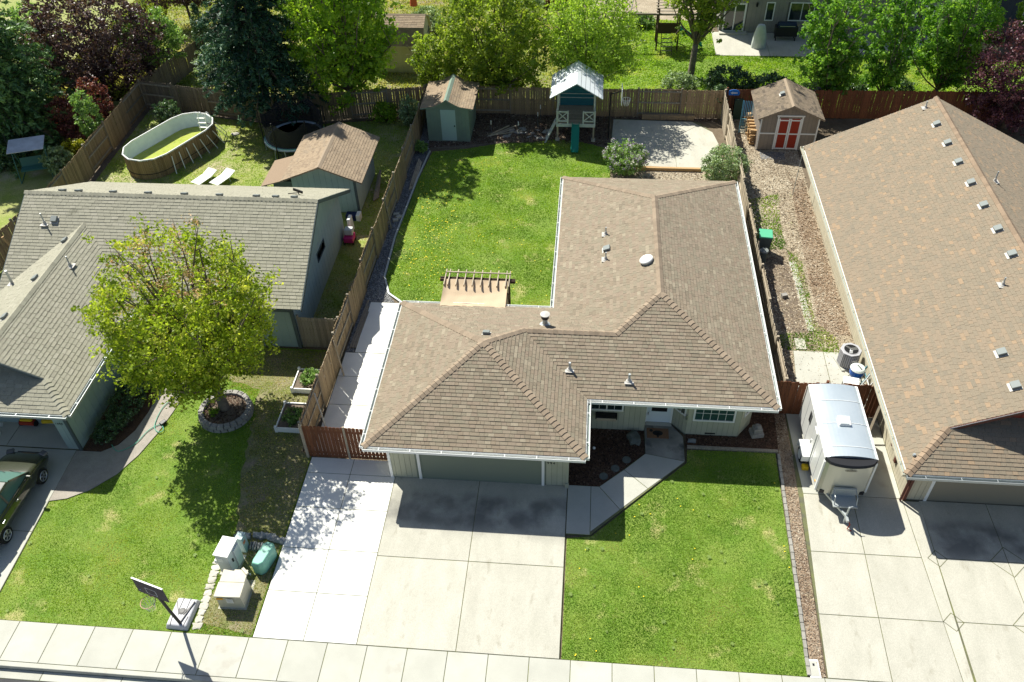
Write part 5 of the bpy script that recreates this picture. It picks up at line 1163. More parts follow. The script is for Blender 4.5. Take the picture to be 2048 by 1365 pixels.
# planter ring of wall blocks
ring=empt('tree_ring',(-14.15,22.2,0),'ring of stacked grey stone blocks around the front yard tree','planter')
NB_=24
for lv in range(2):
    for i in range(NB_):
        a=2*math.pi*(i+.5*lv)/NB_; rr_=.95-.03*lv
        key=('ringb',i%4)
        if key in BV: o=bpy.data.objects.new('block',BV[key]); COL.objects.link(o)
        else:
            k_=R.uniform(.9,1.1); o=MB().add([(-.09,-.125*k_,0),(.13,-.14*k_,0),(.13,.14*k_,0),(-.09,.125*k_,0),(-.08,-.11*k_,.15),(.11,-.125*k_,.155),(.12,.125*k_,.145),(-.08,.11*k_,.15)],BOXF).build('block','block_stone',bevel=.015); BV[key]=o.data
        o.parent=ring; o.location=(rr_*math.cos(a)*1.02,rr_*math.sin(a),.0+.155*lv+R.uniform(-.006,.006)); o.rotation_euler=(0,0,a+R.uniform(-.06,.06))
so=MB().lathe((0,0,0),[(.01,.2),(.5,.2),(.88,.16)],24).build('soil','soil',ring)
chips('mulch_chips',[(-14.15+.82*math.cos(a),22.2+.82*math.sin(a)) for a in [2*math.pi*i/14 for i in range(14)]],300,'mulch_chip',.05,z=.2)
# raised planter boxes by the side fence
def planter(loc,sx_,sy_,label):
    t=empt('planter_box',(loc[0],loc[1],0),label,'planter box'); m='white_paint'
    for a,b in (((0,0),(sx_,0)),((sx_,0),(sx_,sy_)),((sx_,sy_),(0,sy_)),((0,sy_),(0,0))): MB().beam((a[0],a[1],.14),(b[0],b[1],.14),.045,.28).build('side_board',m,t)
    for a in ((0,0),(sx_,0),(sx_,sy_),(0,sy_)): MB().box(a[0]-.05,a[1]-.05,0,a[0]+.05,a[1]+.05,.34).build('corner_post',m,t)
    MB().box(.03,.03,.05,sx_-.03,sy_-.03,.22).build('soil','soil',t); return t
planter((-11.8,21.35),1.15,1.35,'front white planter box of herbs by the side fence, nearer the red gate')
planter((-11.75,23.5),1.2,1.15,'rear white planter box full of leafy greens by the side fence')
# hose on the walk
def curve_pts(P_,n=8):
    out=[]; P_=[Vector(p) for p in P_]
    for i in range(len(P_)-1):
        p0=P_[max(i-1,0)];p1=P_[i];p2=P_[i+1];p3=P_[min(i+2,len(P_)-1)]
        for k_ in range(n):
            t=k_/n; out.append(.5*((2*p1)+(-p0+p2)*t+(2*p0-5*p1+4*p2-p3)*t*t+(-p0+3*p1-3*p2+p3)*t**3))
    out.append(P_[-1]); return out
hp=curve_pts([(-18.1,20.2,.09),(-17.7,19.9,.09),(-17.2,20.3,.09),(-16.95,21.0,.09),(-16.6,21.35,.09),(-16.35,21.1,.09),(-16.5,20.95,.1),(-16.8,21.3,.09),(-16.85,22.2,.09),(-16.6,23.0,.09),(-16.5,24.2,.09)])
o=MB().tube(hp,.016,6).build('garden_hose',mat('hose_green',(.10,.40,.28),rough=.5),smooth=True); tag(o,'pale green hose snaking over the curved left walk','hose')
o=MB().obox((-16.5,21.45,.11),(.18,.26,.1),rz=-.5).build('hose_reel','black_plastic',bevel=.02); tag(o,'small dark hose nozzle lying at the lawn edge','hose nozzle')
# ---- front door area
dm_=empt('doormat',(3.2,22.2,.085),'tan doormat with a dark tree picture at the front door','doormat')
MB().box(-.42,-.25,0,.42,.25,.02).build('mat',mat('mat_tan',(.22,.12,.065),rough=.95,fine=.2),dm_); q=MB(); q.lathe((0,0,.02),[(.17,0),(.17,.004)],10,sx=1.2,sy=.8); q.box(-.03,-.22,.02,.03,0,.024); q.lathe((-.25,.12,.02),[(.07,0),(.07,.004)],8); q.build('print','black',dm_)
for i,(x,y,l) in enumerate(((1.12,19.98,'round stepping stone nearest the drive'),(1.55,20.38,'middle of the three round stepping stones in the bark bed'),(1.98,20.82,'round stepping stone nearest the front door'))):
    o=MB().lathe((0,0,0),[(.15,0),(.165,.02),(.16,.05),(.13,.055)],16).build('stepping_stone','stone_dark'); o.location=(x,y,.03); tag(o,l,'stepping stone',group='round stepping stones in the shrub bed')
rock('boulder',(2.25,21.85,.02),(.42,.6,.28),'stone_dark','big grey boulder beside the front door in the bark bed','boulder',.4,seed=3)
o=MB().lathe((0,0,0),[(.001,0),(.05,.02),(.06,.07),(.04,.11),(.001,.12)],12).build('white_ball','white_paint',smooth=True); o.location=(.74,21.3,.03); tag(o,'small white ball in the bark bed','ball')
st=empt('garden_ornament',(7.0,22.45,.03),'grey stepped stone ornament at the corner of the bay window','garden ornament',rz=.2)
MB().box(-.24,-.22,0,.24,.22,.2).build('base','block_stone',st,bevel=.03); MB().box(-.17,-.16,.2,.17,.16,.42).build('tier','block_stone',st,bevel=.03); MB().lathe((0,0,.42),[(.12,0),(.14,.06),(.08,.12)],10).build('bowl','block_stone',st)
o=rock('stone',(4.5,21.95,.02),(.3,.2,.06),'stone_grey','flat dark stone in the bed under the bay window','stone',0,seed=9)
# ---- side yard: AC, smoker, cart, pallets, bins
AC=empt('air_conditioner',(11.25,26.65,.05),'grey round fan air conditioning unit on the side pad','air conditioner',rz=.25)
MB().box(-.42,-.42,0,.42,.42,.05).build('pad','concrete_walk',AC); octp=[(.4*math.cos(a)*1.08,.4*math.sin(a)*1.08) for a in [math.pi/8+i*math.pi/4 for i in range(8)]]
MB().prism([(x*.9,y*.9) for x,y in octp],.06,.74).build('coil','vent_grey',AC)
for i in range(8):
    a=octp[i];b=octp[(i+1)%8]
    for k_ in range(4):
        t=(k_+.5)/4; x=a[0]+(b[0]-a[0])*t;y=a[1]+(b[1]-a[1])*t; MB().obox((x,y,.4),(.05,.012,.66),rz=math.atan2(b[1]-a[1],b[0]-a[0])).build('louvre','grey_plastic',AC)
tp=MB(); tp.prism(octp,.74,.80); tp.build('top','grey_plastic',AC,bevel=.02); MB().lathe((0,0,.8),[(.31,.0),(.31,.012),(.29,.012)],20,cap=False).build('fan_ring','grey_plastic',AC); MB().lathe((0,0,.802),[(.30,0),(.3,.004)],20).build('fan_well','black',AC)
fb=MB()
for k_ in range(3): a=2.1*k_; fb.obox((.14*math.cos(a),.14*math.sin(a),.815),(.24,.13,.01),rz=a,rx=.2)
fb.lathe((0,0,.81),[(.06,0),(.05,.04)],10); fb.build('fan_blade','metal',AC)
MB().box(-.1,-.45,.5,.1,-.42,.56).build('badge','white_paint',AC)
SM=empt('smoker',(11.3,25.55,.05),'blue drum barbecue with a pale domed lid beside the air conditioner','barbecue')
mat('blue_enamel',(.01,.10,.42),rough=.25); mat('lid_pale',(.55,.60,.57),rough=.4)
MB().lathe((0,0,.35),[(.12,0),(.24,.05),(.29,.2),(.29,.42)],18).build('bowl','blue_enamel',SM,smooth=False); MB().lathe((0,0,.77),[(.30,0),(.31,.03),(.25,.08),(.02,.11)],18).build('lid','lid_pale',SM)
for k_ in range(3): a=2.1*k_+.4; MB().tube([(.2*math.cos(a),.2*math.sin(a),.4),(.3*math.cos(a),.3*math.sin(a),0)],.015,6).build('leg','black_plastic',SM)
MB().beam((-.02,.1,.89),(.1,-.15,.87),.03,.02).build('handle','black_plastic',SM)
CT=empt('garden_cart',(10.95,24.95,.05),'white box on a black wire stand behind the trailer','cart',rz=-.2)
MB().box(-.3,-.2,.55,.3,.2,.68).build('tray','white_paint',CT,bevel=.01)
for x,y in ((-.28,-.18),(.28,-.18),(.28,.18),(-.28,.18)): MB().beam((x,y,0),(x*.9,y*.9,.56),.03,.03).build('leg','black_plastic',CT)
MB().box(-.05,-.18,.05,.28,.18,.5).build('bin','black_plastic',CT)
LD=empt('leaning_screen',(11.55,25.0,0.05),'blue framed screen and grey ladder leaning on the beige wall behind the trailer','screen')
for dy,m_ in ((.25,'blue'),(-.25,'util_grey')):
    mm=mat('blue_frame',(.08,.22,.26),rough=.5) if m_=='blue' else M[m_]
    l=MB(); 
    for s_ in (0,.45): l.beam((-.25,dy+s_-.2,0),(.22,dy+s_-.2,1.5),.04,.06)
    for k_ in range(5): t=.1+k_*.2; l.beam((-.25+.47*t,dy-.2,1.5*t),(-.25+.47*t,dy+.25,1.5*t),.03,.04)
    l.build('ladder_frame',mm,LD)
PL=empt('plank',(11.15,22.5,.06),'bare plank propped between the trailer and the beige wall','plank'); MB().beam((-.15,-.35,.0),(.3,.5,1.3),.09,.04).build('board','wood_tan',PL)
def wheelie(loc,label,lidm,bodym,h,w,rz,name='wheelie_bin'):
    t=empt(name,loc,label,'bin',rz=rz); b=MB().obox((0,0,h/2),(w,w*1.1,h),taper=1.0); b=MB(); v=[(-w*.4,-w*.42,.04),(w*.4,-w*.42,.04),(w*.4,w*.42,.04),(-w*.4,w*.42,.04),(-w*.5,-w*.55,h),(w*.5,-w*.55,h),(w*.5,w*.5,h),(-w*.5,w*.5,h)]; b.add(v,BOXF); b.build('body',bodym,t,bevel=.02)
    MB().obox((0,0,h+.035),(w*1.08,w*1.18,.07),taper=.92).build('lid',lidm,t,bevel=.015)
    for s_ in (-1,1): MB().tube([(s_*w*.42-.03,w*.45,.1),(s_*w*.42+.03,w*.45,.1)],.1,12).build('wheel','rubber',t)
    MB().beam((-w*.4,w*.6,h-.03),(w*.4,w*.6,h-.03),.03,.03).build('handle',bodym,t); return t
wheelie((8.72,34.3,.02),'green lidded wheeled bin against the leaning fence','lid_green' if 'lid_green' in M else mat('lid_green',(.10,.42,.24),rough=.4),'trim_dark',1.05,.62,-.1)
o=empt('rubbish_can',(8.62,33.55,.02),'small dark round can in front of the green lidded bin','bin'); MB().lathe((0,0,0),[(.17,0),(.21,.6),(.22,.62)],16).build('body','trim_dark',o); MB().lathe((0,0,.62),[(.23,0),(.2,.05),(.02,.07)],16).build('lid','vent_grey',o)
o=MB().obox((9.28,30.9,.1),(.26,.2,.18),rz=.3).build('cinder_block','block_stone',bevel=.01); tag(o,'single grey block lying on the chip ground','block')
# ---- behind the right fence
LC=empt('reclining_deck_chair',(9.15,46.1,0),'light blue slatted lounger stood on end beside the brown shed','lounge chair',rz=-.15)
mat('chair_blue',(.18,.50,.62),rough=.5)
for sx_ in (-.3,.3): MB().beam((sx_,-.3,.05),(sx_,.35,1.75),.04,.05).build('rail','chair_blue',LC)
for k_ in range(10): t=.03+k_*.045; MB().beam((-.28,-.3+.65*t,.05+1.7*t),(.28,-.3+.65*t,.05+1.7*t),.045,.02).build('slat','chair_blue',LC)
for k_ in range(6): x=-.24+.095*k_; MB().beam((x,.02,.9),(x,.35,1.75),.045,.02).build('slat','chair_blue',LC)
SGN=empt('hanging_sign',(8.45,47.5,1.75),'blue sign with a white left arrow on the back fence','sign')
mat('sign_blue',(.01,.16,.55),rough=.4); MB().extrude([Vector(p) for p in ((-.3,-.1,-.15),(.3,-.1,-.15),(.34,-.1,.0),(.28,-.1,.12),(.1,-.1,.2),(-.1,-.1,.2),(-.3,-.1,.14))],(0,.03,0)).build('board','sign_blue',SGN)
a_m=MB(); a_m.extrude([Vector(p) for p in ((-.2,-.105,.0),(-.08,-.105,.09),(-.08,-.105,.035),(.2,-.105,.03),(.2,-.105,-.03),(-.08,-.105,-.035),(-.08,-.105,-.09))],(0,.004,0)); a_m.build('arrow','white_paint',SGN)
o=MB().box(8.6,47.45,0,9.1,47.6,1.3).build('stacked_crates',mat('dull_green',(.05,.09,.06),rough=.8)); tag(o,'dull green panel leaning on the red back fence beside the lounger','panel')
fw2=empt('firewood_stack',(9.4,44.6,0),'split firewood stacked along the side of the brown shed','firewood')
for i in range(34):
    lv=i%5; y=(i//5)*.36+R.uniform(-.05,.05); MB().beam((-.18+R.uniform(-.05,.05),y,.1+.2*lv),(.14,y+R.uniform(-.1,.1),.1+.2*lv+R.uniform(-.04,.04)),R.uniform(.1,.16),R.uniform(.1,.15)).build('log','wood_new',fw2)
o=MB().box(9.75,42.95,.02,9.75+1.35,43.75,.035).build('shed_mat','rubber' if False else 'gravel_dark'); tag(o,'grey mat on the ground before the red shed doors','mat')
# mast and wire of the right house corner
o=MB().tube([(10.95,39.4,0),(10.95,39.4,2.4)],.02,6).build('pole','galv'); tag(o,'thin bare pole at the corner of the big tan roof','pole')
# ---- rear garden
PH=empt('playhouse',(-.72,44.8,0),'raised wooden playhouse with a white gable roof, X railings and green slide','playhouse')
mat('ph_white',(.55,.58,.53),(.45,.48,.44),5,rough=.8,orand=.06); mat('ph_teal',(.02,.13,.16),rough=.7,orand=.1); mat('slide_green',(.01,.23,.16),rough=.3)
mat('roof_white',(.66,.70,.72),rough=.5,fine=.06)
x0_,x1_=-1.12,1.12; yf2,yb2=-.35,1.9; zd=1.15
for i in range(14): y=yf2+(yb2-yf2)*i/14; MB().box(x0_,y+.005,zd-.04,x1_,y+(yb2-yf2)/14-.005,zd).build('deck_board','wood_grey',PH)
MB().box(x0_,yf2-.03,zd-.2,x1_,yf2,zd).build('deck_rim','ph_white',PH)
for x in (x0_+.08,x1_-.08):
    MB().box(x-.05,yf2+.02,0.1,x+.05,yf2+.12,zd-.04).build('post','wood_tan',PH); MB().box(x-.12,yf2-.03,0,x+.12,yf2+.2,.16).build('footing','concrete_old',PH)
    MB().box(x-.05,yb2-.12,0,x+.05,yb2-.02,2.9).build('post','ph_white',PH); MB().box(x-.04,yf2+.28,zd,x+.04,yf2+.36,2.85).build('post','ph_white',PH)
for xa,xb in ((x0_,-.42),(.38,x1_)):
    for q in (xa+.04,xb-.04): MB().box(q-.04,yf2,zd,q+.04,yf2+.08,zd+.78).build('rail_post','ph_white',PH)
    for z in (zd+.1,zd+.68): MB().box(xa+.08,yf2+.02,z,xb-.08,yf2+.06,z+.07).build('rail','ph_white',PH)
    MB().beam((xa+.08,yf2+.04,zd+.17),(xb-.08,yf2+.04,zd+.68),.03,.05).build('cross_rail','ph_white',PH); MB().beam((xa+.08,yf2+.075,zd+.68),(xb-.08,yf2+.075,zd+.17),.03,.05).build('cross_rail','ph_white',PH)
for x in (x0_,x1_-.05):
    for z in (zd+.1,zd+.68): MB().box(x,yf2+.08,z,x+.04,yb2-.1,z+.07).build('rail','ph_white',PH)
for i in range(9): z=zd+.02+.2*i; w_=1.05 if z<2.75 else .6; MB().box(-w_,yb2-.06,z,w_,yb2-.03,z+.185).build('wall_board','ph_teal',PH)
for z in (zd+.5,zd+.75): MB().box(-1.05,yb2-.09,z,1.05,yb2-.06,z+.03).build('batten','ph_white',PH)
zr_,ze_=3.75,2.85
for sx_ in (-1,1):
    for k_ in range(6):
        t0=k_/6;t1=(k_+1)/6-.012; P0=(sx_*1.5*t0,zr_-(zr_-ze_)*t0);P1=(sx_*1.5*t1,zr_-(zr_-ze_)*t1)
        MB().extrude([Vector(p) for p in ((P0[0],-.75,P0[1]),(P1[0],-.75,P1[1]),(P1[0],2.15,P1[1]),(P0[0],2.15,P0[1]))],(0,0,.05)).build('roof_panel','roof_white',PH)
sl=MB(); sp=curve_pts([(.0,-.35,zd-.02),(.0,-.6,1.0),(.0,-1.15,.5),(.0,-1.5,.2),(.0,-1.75,.12)],4)
for a,b in zip(sp,sp[1:]):
    sl.beam(a,b,.4,.03); sl.beam(a+Vector((-.2,0,.06)),b+Vector((-.2,0,.06)),.04,.15); sl.beam(a+Vector((.2,0,.06)),b+Vector((.2,0,.06)),.04,.15)
sl.build('slide','slide_green',PH)
ld=MB()
for y in (.0,.45): ld.beam((-1.75,y-.6,0),(-1.15,y-.3,1.2),.04,.08)
for k_ in range(5): t=.12+.2*k_; ld.beam((-1.75+.6*t,-.6+.3*t,1.2*t),(-1.75+.6*t,-.15+.3*t,1.2*t),.06,.03)
ld.build('ladder','ph_white',PH)
# backyard hoop on pole
HB=empt('basketball_hoop',(1.2,44.9,0),'black pole basketball hoop with a white backboard beside the concrete pad','basketball hoop')
MB().tube([(0,0,0),(0,0,2.9)],.045,8).build('pole','black',HB); MB().beam((0,0,2.8),(.6,.05,2.95),.05,.05).build('arm','black',HB)
MB().box(.6,-.5,2.35,.64,.55,3.2).build('backboard','white_paint',HB); rc=Vector((.9,.02,2.5)); MB().tube([rc+Vector((.23*math.cos(a),.23*math.sin(a),0)) for a in [2*math.pi*i/16 for i in range(16)]],.012,5,closed=True).build('rim','white_paint',HB)
nn=MB()
for i in range(10):
    a=2*math.pi*i/10
    for s_ in (-.3,.3): nn.tube([rc+Vector((.23*math.cos(a),.23*math.sin(a),0)),rc+Vector((.13*math.cos(a+s_),.13*math.sin(a+s_),-.38))],.008,3,cap=False)
nn.build('net','white_paint',HB)
# pergola with tarp behind the garage wing
PT=empt('pergola',(-4.45,27.9,0),'small wooden pergola shaded by a tan tarp behind the garage','pergola')
for x in (-1.3,1.35):
    for y in (-.1,.62): 
        MB().box(x-.05,y-.35,0,x+.05,y-.25,2.45).build('post','wood_dark',PT)
MB().box(-1.62,.42,2.42,1.62,.47,2.56).build('beam','wood_dark',PT); MB().box(-1.62,.30,2.42,1.62,.35,2.56).build('beam','wood_dark',PT)
for x in [-1.38,-1.22]+[-1.22+.35*i for i in range(1,7)]+[1.24,1.38]: MB().box(x-.02,-.2,2.57,x+.02,.85,2.68).build('rafter','wood_tan',PT)
MB().box(-1.4,.60,2.685,1.42,.65,2.72).build('batten','wood_tan',PT)
tz=MB(); nx_,ny_=26,12; v=[];f=[]
for j in range(ny_+1):
    for i in range(nx_+1):
        u_=i/nx_;w_=j/ny_; x=-1.38+2.72*u_+(.04*(w_-.5)); y=.25-1.75*w_; z=2.60-.22*math.sin(math.pi*w_)*math.sin(math.pi*u_)**.5+.012*math.sin(u_*31+w_*6)*(w_)-.0+.02*math.sin(w_*20+u_*5)*math.sin(math.pi*u_); v.append((x,y,z))
for j in range(ny_):
    for i in range(nx_): a=j*(nx_+1)+i; f.append((a,a+1,a+nx_+2,a+nx_+1))
tz.add(v,f); tz.build('tarp',mat('tarp_tan',(.48,.37,.25),rough=.9,fine=.1),PT,smooth=True)
dp=MB(); dp.add([(1.34,.25,2.6),(1.34,-1.4,2.5),(1.38,-1.4,1.9),(1.4,-.2,2.0)],[(0,1,2,3)]); dp.build('tarp_flap','tarp_tan',PT)
# white stakes in the bed
for i,(x,y,l) in enumerate(((-5.68,44.9,'white topped stake nearest the sage shed'),(-4.07,44.85,'white topped stake in front of the rubble, left of the slide'),(-3.0,46.0,'white topped stake further back in the bed'),(-2.9,46.9,'white topped stake closest to the back fence'))):
    t=empt('garden_stake',(x,y,0),l,'stake',group='white topped stakes in the planting bed'); MB().tube([(0,0,0),(0,0,.75)],.015,6).build('rod','trim_dark',t); MB().tube([(0,0,.75),(0,0,1.0)],.025,6).build('tip','white_paint',t)
tb=empt('timber_stack',(-5.3,45.2,0),'loose thin timbers lying in the bed beside the sage shed','timber')
for a,b in (((-.6,-.5,.05),(1.2,.9,.12)),((-.5,-.5,.08),(.9,.4,.1)),((-.55,-.45,.1),(1.5,.3,.05)),((-.4,-.3,.12),(.6,.6,.2))): MB().beam(a,b,.08,.04).build('board','wood_tan',tb)
for i in range(26):
    x,y=R.uniform(-5.0,-1.9),R.uniform(44.4,45.8)
    rock('rubble',(x,y,0),(R.uniform(.12,.42),R.uniform(.12,.35),R.uniform(.05,.14)),'block_stone','piece of broken concrete rubble in the bed beside the playhouse','rubble',R.uniform(0,3),group='rubble pieces in the planting bed',seed=i,sub=1)
sc_=empt('stacked_boards',(-9.45,40.4,0),'stack of pale boards lying along the gravel edge by the side fence','boards')
for i in range(5): MB().box(-.12+.09*(i%3),-1.6+.1*i,.04+.05*(i//3),-.04+.09*(i%3),1.6-.15*i,.08+.05*(i//3)).build('board','wood_tan',sc_)
o=empt('broken_blocks',(-9.75,35.9,0),'pale concrete blocks on the gravel by the fence','blocks')
for x,y,a in ((0,0,.3),(.12,.28,.8),(-.05,.5,.1)): MB().obox((x,y,.08),(.28,.2,.16),rz=a).build('block','concrete_old',o)
sl_=empt('stacked_boards',(-9.95,28.3,0),'long grey boards lying on the gravel strip beside the fence','boards')
for i in range(3): MB().beam((.0+.1*i,-2.0,.05),(.12+.08*i,1.2-.4*i,.05),.08,.05).build('board','wood_grey',sl_)
# pool
PO=empt('oval_pool',(-23.95,41.9,0),'oval above ground pool with a bamboo covered wall and green water','pool')
mat('pool_liner',(.62,.70,.74),(.55,.63,.68),3,rough=.5,fine=.05); mat('bamboo',(.27,.18,.10),rough=.85,orand=.3,fine=.2)
mat('pool_water',(.30,.36,.03),(.36,.40,.06),2.5,rough=.25,spec=.5,fine=.05)
ax=math.atan2(3.6,1.75)  # long axis direction
def poolpt(t,k=1):
    # stadium 6.3 x 3.1
    L_,r_=1.5,1.42; P_=2*(2*L_)+2*math.pi*r_; d=(t%1)*P_
    if d<2*L_: x,y=-L_+d,-r_;
    elif d<2*L_+math.pi*r_: a=(d-2*L_)/r_-math.pi/2; x,y=L_+r_*math.cos(a),r_*math.sin(a)
    elif d<4*L_+math.pi*r_: x,y=L_-(d-2*L_-math.pi*r_),r_
    else: a=(d-4*L_-math.pi*r_)/r_+math.pi/2; x,y=-L_+r_*math.cos(a),r_*math.sin(a)
    n_=Vector((x,y)); 
    return Vector((x*math.cos(ax)-y*math.sin(ax),x*math.sin(ax)+y*math.cos(ax),0))*k
NP=40; ht=1.22
wl=MB(); v=[];f=[]
for i in range(NP):
    p=poolpt(i/NP); v+=[(p.x*.985,p.y*.985,0),(p.x*.985,p.y*.985,ht)]
for i in range(NP): j=(i+1)%NP; f.append((2*i,2*j,2*j+1,2*i+1))
wl.add(v,f); wl.build('liner','pool_liner',PO)
MB().prism([tuple(poolpt(i/NP,.984)[:2]) for i in range(NP)],.2,.34).build('water','pool_water',PO)
chips('pool_debris',[tuple(Vector((-23.95,41.9,0))+poolpt(i/NP,.93))[:2] for i in range(NP)],9,'chip',.05,z=.33)
MB().tube([poolpt(i/20)*1.0+Vector((0,0,ht)) for i in range(20)],.045,6,closed=True).build('rim','white_paint',PO)
MB().tube([poolpt(i/NP)*1.012+Vector((0,0,.35)) for i in range(NP)],.02,5,closed=True).build('strap','black',PO)
nbm=290; bme=None
for i in range(nbm):
    p=poolpt((i+.5)/nbm); q=poolpt((i+.9)/nbm); a=math.atan2(q.y-p.y,q.x-p.x); h_=ht-.03+R.uniform(-.05,.03)
    if bme is None: o=MB().box(-.022,-.01,0,.022,.012,1).build('bamboo_slat','bamboo'); bme=o
    else: o=bme.copy(); COL.objects.link(o)
    o.parent=PO; o.location=(p.x*1.0,p.y*1.0,.0); o.rotation_euler=(0,0,a); o.scale=(1,1,h_)
for i in range(9):
    p=poolpt(.02+.035*i,1.02); p2=poolpt(.02+.035*i,1.22); MB().beam((p.x,p.y,.95),(p2.x,p2.y,.02),.04,.04).build('brace','white_paint',PO)
LDp=empt('pool_ladder',(-22.6,44.0,0),'A frame pool ladder hooked over the far end of the oval pool','ladder')
for dx in (-.22,.22):
    MB().tube(curve_pts([(dx-.3,.1,.3),(dx-.2,.1,1.3),(dx-.0,.05,1.6),(dx+.2,0,1.3),(dx+.5,-.1,0)],4),.02,6).build('rail','white_paint',LDp)
for z in (.55,.85,1.15): MB().box(-.5,.04,z,-.02,.14,z+.04).build('step','white_paint',LDp)
for z in (.3,.6,.9): MB().box(.1,-.1,z,.55,.0,z+.03).build('step','black_plastic',LDp)
# loungers
def lounger(loc,label,rz):
    t=empt('lounge_chair',loc,label,'lounge chair',rz=rz,group='white loungers on the pool lawn')
    for sx_ in (-.3,.3): MB().beam((sx_,-.6,.3),(sx_,.35,.3),.035,.035).build('rail','white_paint',t); MB().beam((sx_,.35,.3),(sx_,.85,.45),.035,.035).build('rail','white_paint',t)
    for sx_ in (-.3,.3):
        for y in (-.45,.3): MB().tube([(sx_,y,.3),(sx_,y+.05,0)],.016,6).build('leg','white_paint',t)
    MB().box(-.28,-.6,.3,.28,.35,.315).build('seat',mat('sling',(.74,.74,.62),rough=.8) if 'sling' not in M else 'sling',t); MB().add([],[]) ; MB().extrude([Vector(p) for p in ((-.28,.36,.31),(.28,.36,.31),(.28,.85,.46),(-.28,.85,.46))],(0,-.01,.015)).build('backrest','sling',t)
lounger((-21.15,39.0,0),'left of the two white loungers on the pool lawn',-.42); lounger((-20.1,39.0,0),'right of the two white loungers on the pool lawn',-.42)
# trampoline
TR=empt('trampoline',(-16.9,43.0,0),'round trampoline with a sagging black net, half hidden behind the blue grey shed','trampoline')
rt_=1.75; cir=lambda r,z,n=28:[(r*math.cos(2*math.pi*i/n),r*math.sin(2*math.pi*i/n),z) for i in range(n)]
MB().lathe((0,0,.82),[(.01,0),(rt_-.25,0)],28).build('mat','fabric_black',TR)
pd=MB(); pd.lathe((0,0,.83),[(rt_-.25,0),(rt_-.2,.03),(rt_,.03),(rt_+.03,-.06)],28,cap=False); pd.build('pad',mat('pad_white',(.55,.62,.64),rough=.5),TR)
MB().tube(cir(rt_+.03,.78),.03,6,closed=True).build('frame','galv',TR)
MB().tube(cir(rt_-.02,.87),.02,5,closed=True).build('pad_edge',mat('pad_green',(.05,.35,.25),rough=.5),TR)
for k_ in range(5):
    a=.5+2*math.pi*k_/5; b=a+.35; MB().tube(curve_pts([(rt_*math.cos(a),rt_*math.sin(a),.78),((rt_+.05)*math.cos(a),(rt_+.05)*math.sin(a),.05),((rt_+.05)*math.cos(b),(rt_+.05)*math.sin(b),.05),(rt_*math.cos(b),rt_*math.sin(b),.78)],4),.025,6).build('leg','galv',TR)
for k_ in range(6):
    a=.2+2*math.pi*k_/6; MB().tube([((rt_+.08)*math.cos(a),(rt_+.08)*math.sin(a),.3),((rt_+.08)*math.cos(a),(rt_+.08)*math.sin(a),2.5)],.035,6).build('pole','black',TR)
m=bpy.data.materials.new('mesh_net'); m.use_nodes=True; bs_=m.node_tree.nodes['Principled BSDF']; bs_.inputs['Base Color'].default_value=(.02,.02,.02,1); bs_.inputs['Alpha'].default_value=.86; bs_.inputs['Roughness'].default_value=.9; M['mesh_net']=m
nt2=MB(); v=[];f=[]; n=48
for i in range(n):
    a=2*math.pi*i/n; sag=.45*abs(math.sin(3*(a-.2))); v+=[((rt_-.1)*math.cos(a),(rt_-.1)*math.sin(a),.85),((rt_-.05)*math.cos(a),(rt_-.05)*math.sin(a),2.4-sag)]
for i in range(n): j=(i+1)%n; f.append((2*i,2*j,2*j+1,2*i+1))
nt2.add(v,f); nt2.build('net','mesh_net',TR)
# garden swing seat at far left
SW=empt('garden_swing',(-30.9,39.3,0),'garden swing seat with a pale canopy and green frame at the far left','garden swing',rz=.35)
MB().add([(-.95,-.6,1.85),(.95,-.6,1.85),(.95,.6,2.05),(-.95,.6,2.05),(-.95,-.6,1.9),(.95,-.6,1.9),(.95,.6,2.1),(-.95,.6,2.1)],BOXF).build('canopy',mat('canopy',(.52,.54,.56),(.40,.41,.42),2,rough=.8),SW,bevel=.03)
mat('frame_green',(.05,.16,.13),rough=.5)
for sx_ in (-.85,.85):
    MB().tube([(sx_,-.7,0),(sx_,0,1.9),(sx_,.7,0)],.025,6).build('leg','frame_green',SW); MB().tube([(sx_,-.7,.03),(sx_,.7,.03)],.025,6).build('foot','frame_green',SW)
MB().box(-.75,-.3,.5,.75,.25,.58).build('seat','frame_green',SW); MB().obox((0,.3,.8),(1.5,.06,.5),rx=-.3).build('backrest','frame_green',SW)
o=MB().obox((0,0,0),(.12,.1,3.2),ry=0).build('timber_post','wood_new'); o.location=(-25.9,29.6,1.5); o.rotation_euler=(0,-.32,.2); tag(o,'orange timber pole leaning at the far left edge','pole')
o=MB().box(-18.95,44.4,0,-18.75,44.95,.06).build('board','white_paint'); tag(o,'white board lying by the conifer trunk','board')
o=MB().lathe((0,0,0),[(.12,0),(.2,.12),(.21,.14)],12).build('white_basin','white_paint'); o.location=(-18.75,45.1,0); tag(o,'small white basin by the back fence','basin')
rock('pale_rock',(-21.1,44.3,0),(.42,.3,.14),'stone_pale','flat tan rock on the bare grass near the conifer','rock',.3,seed=12)
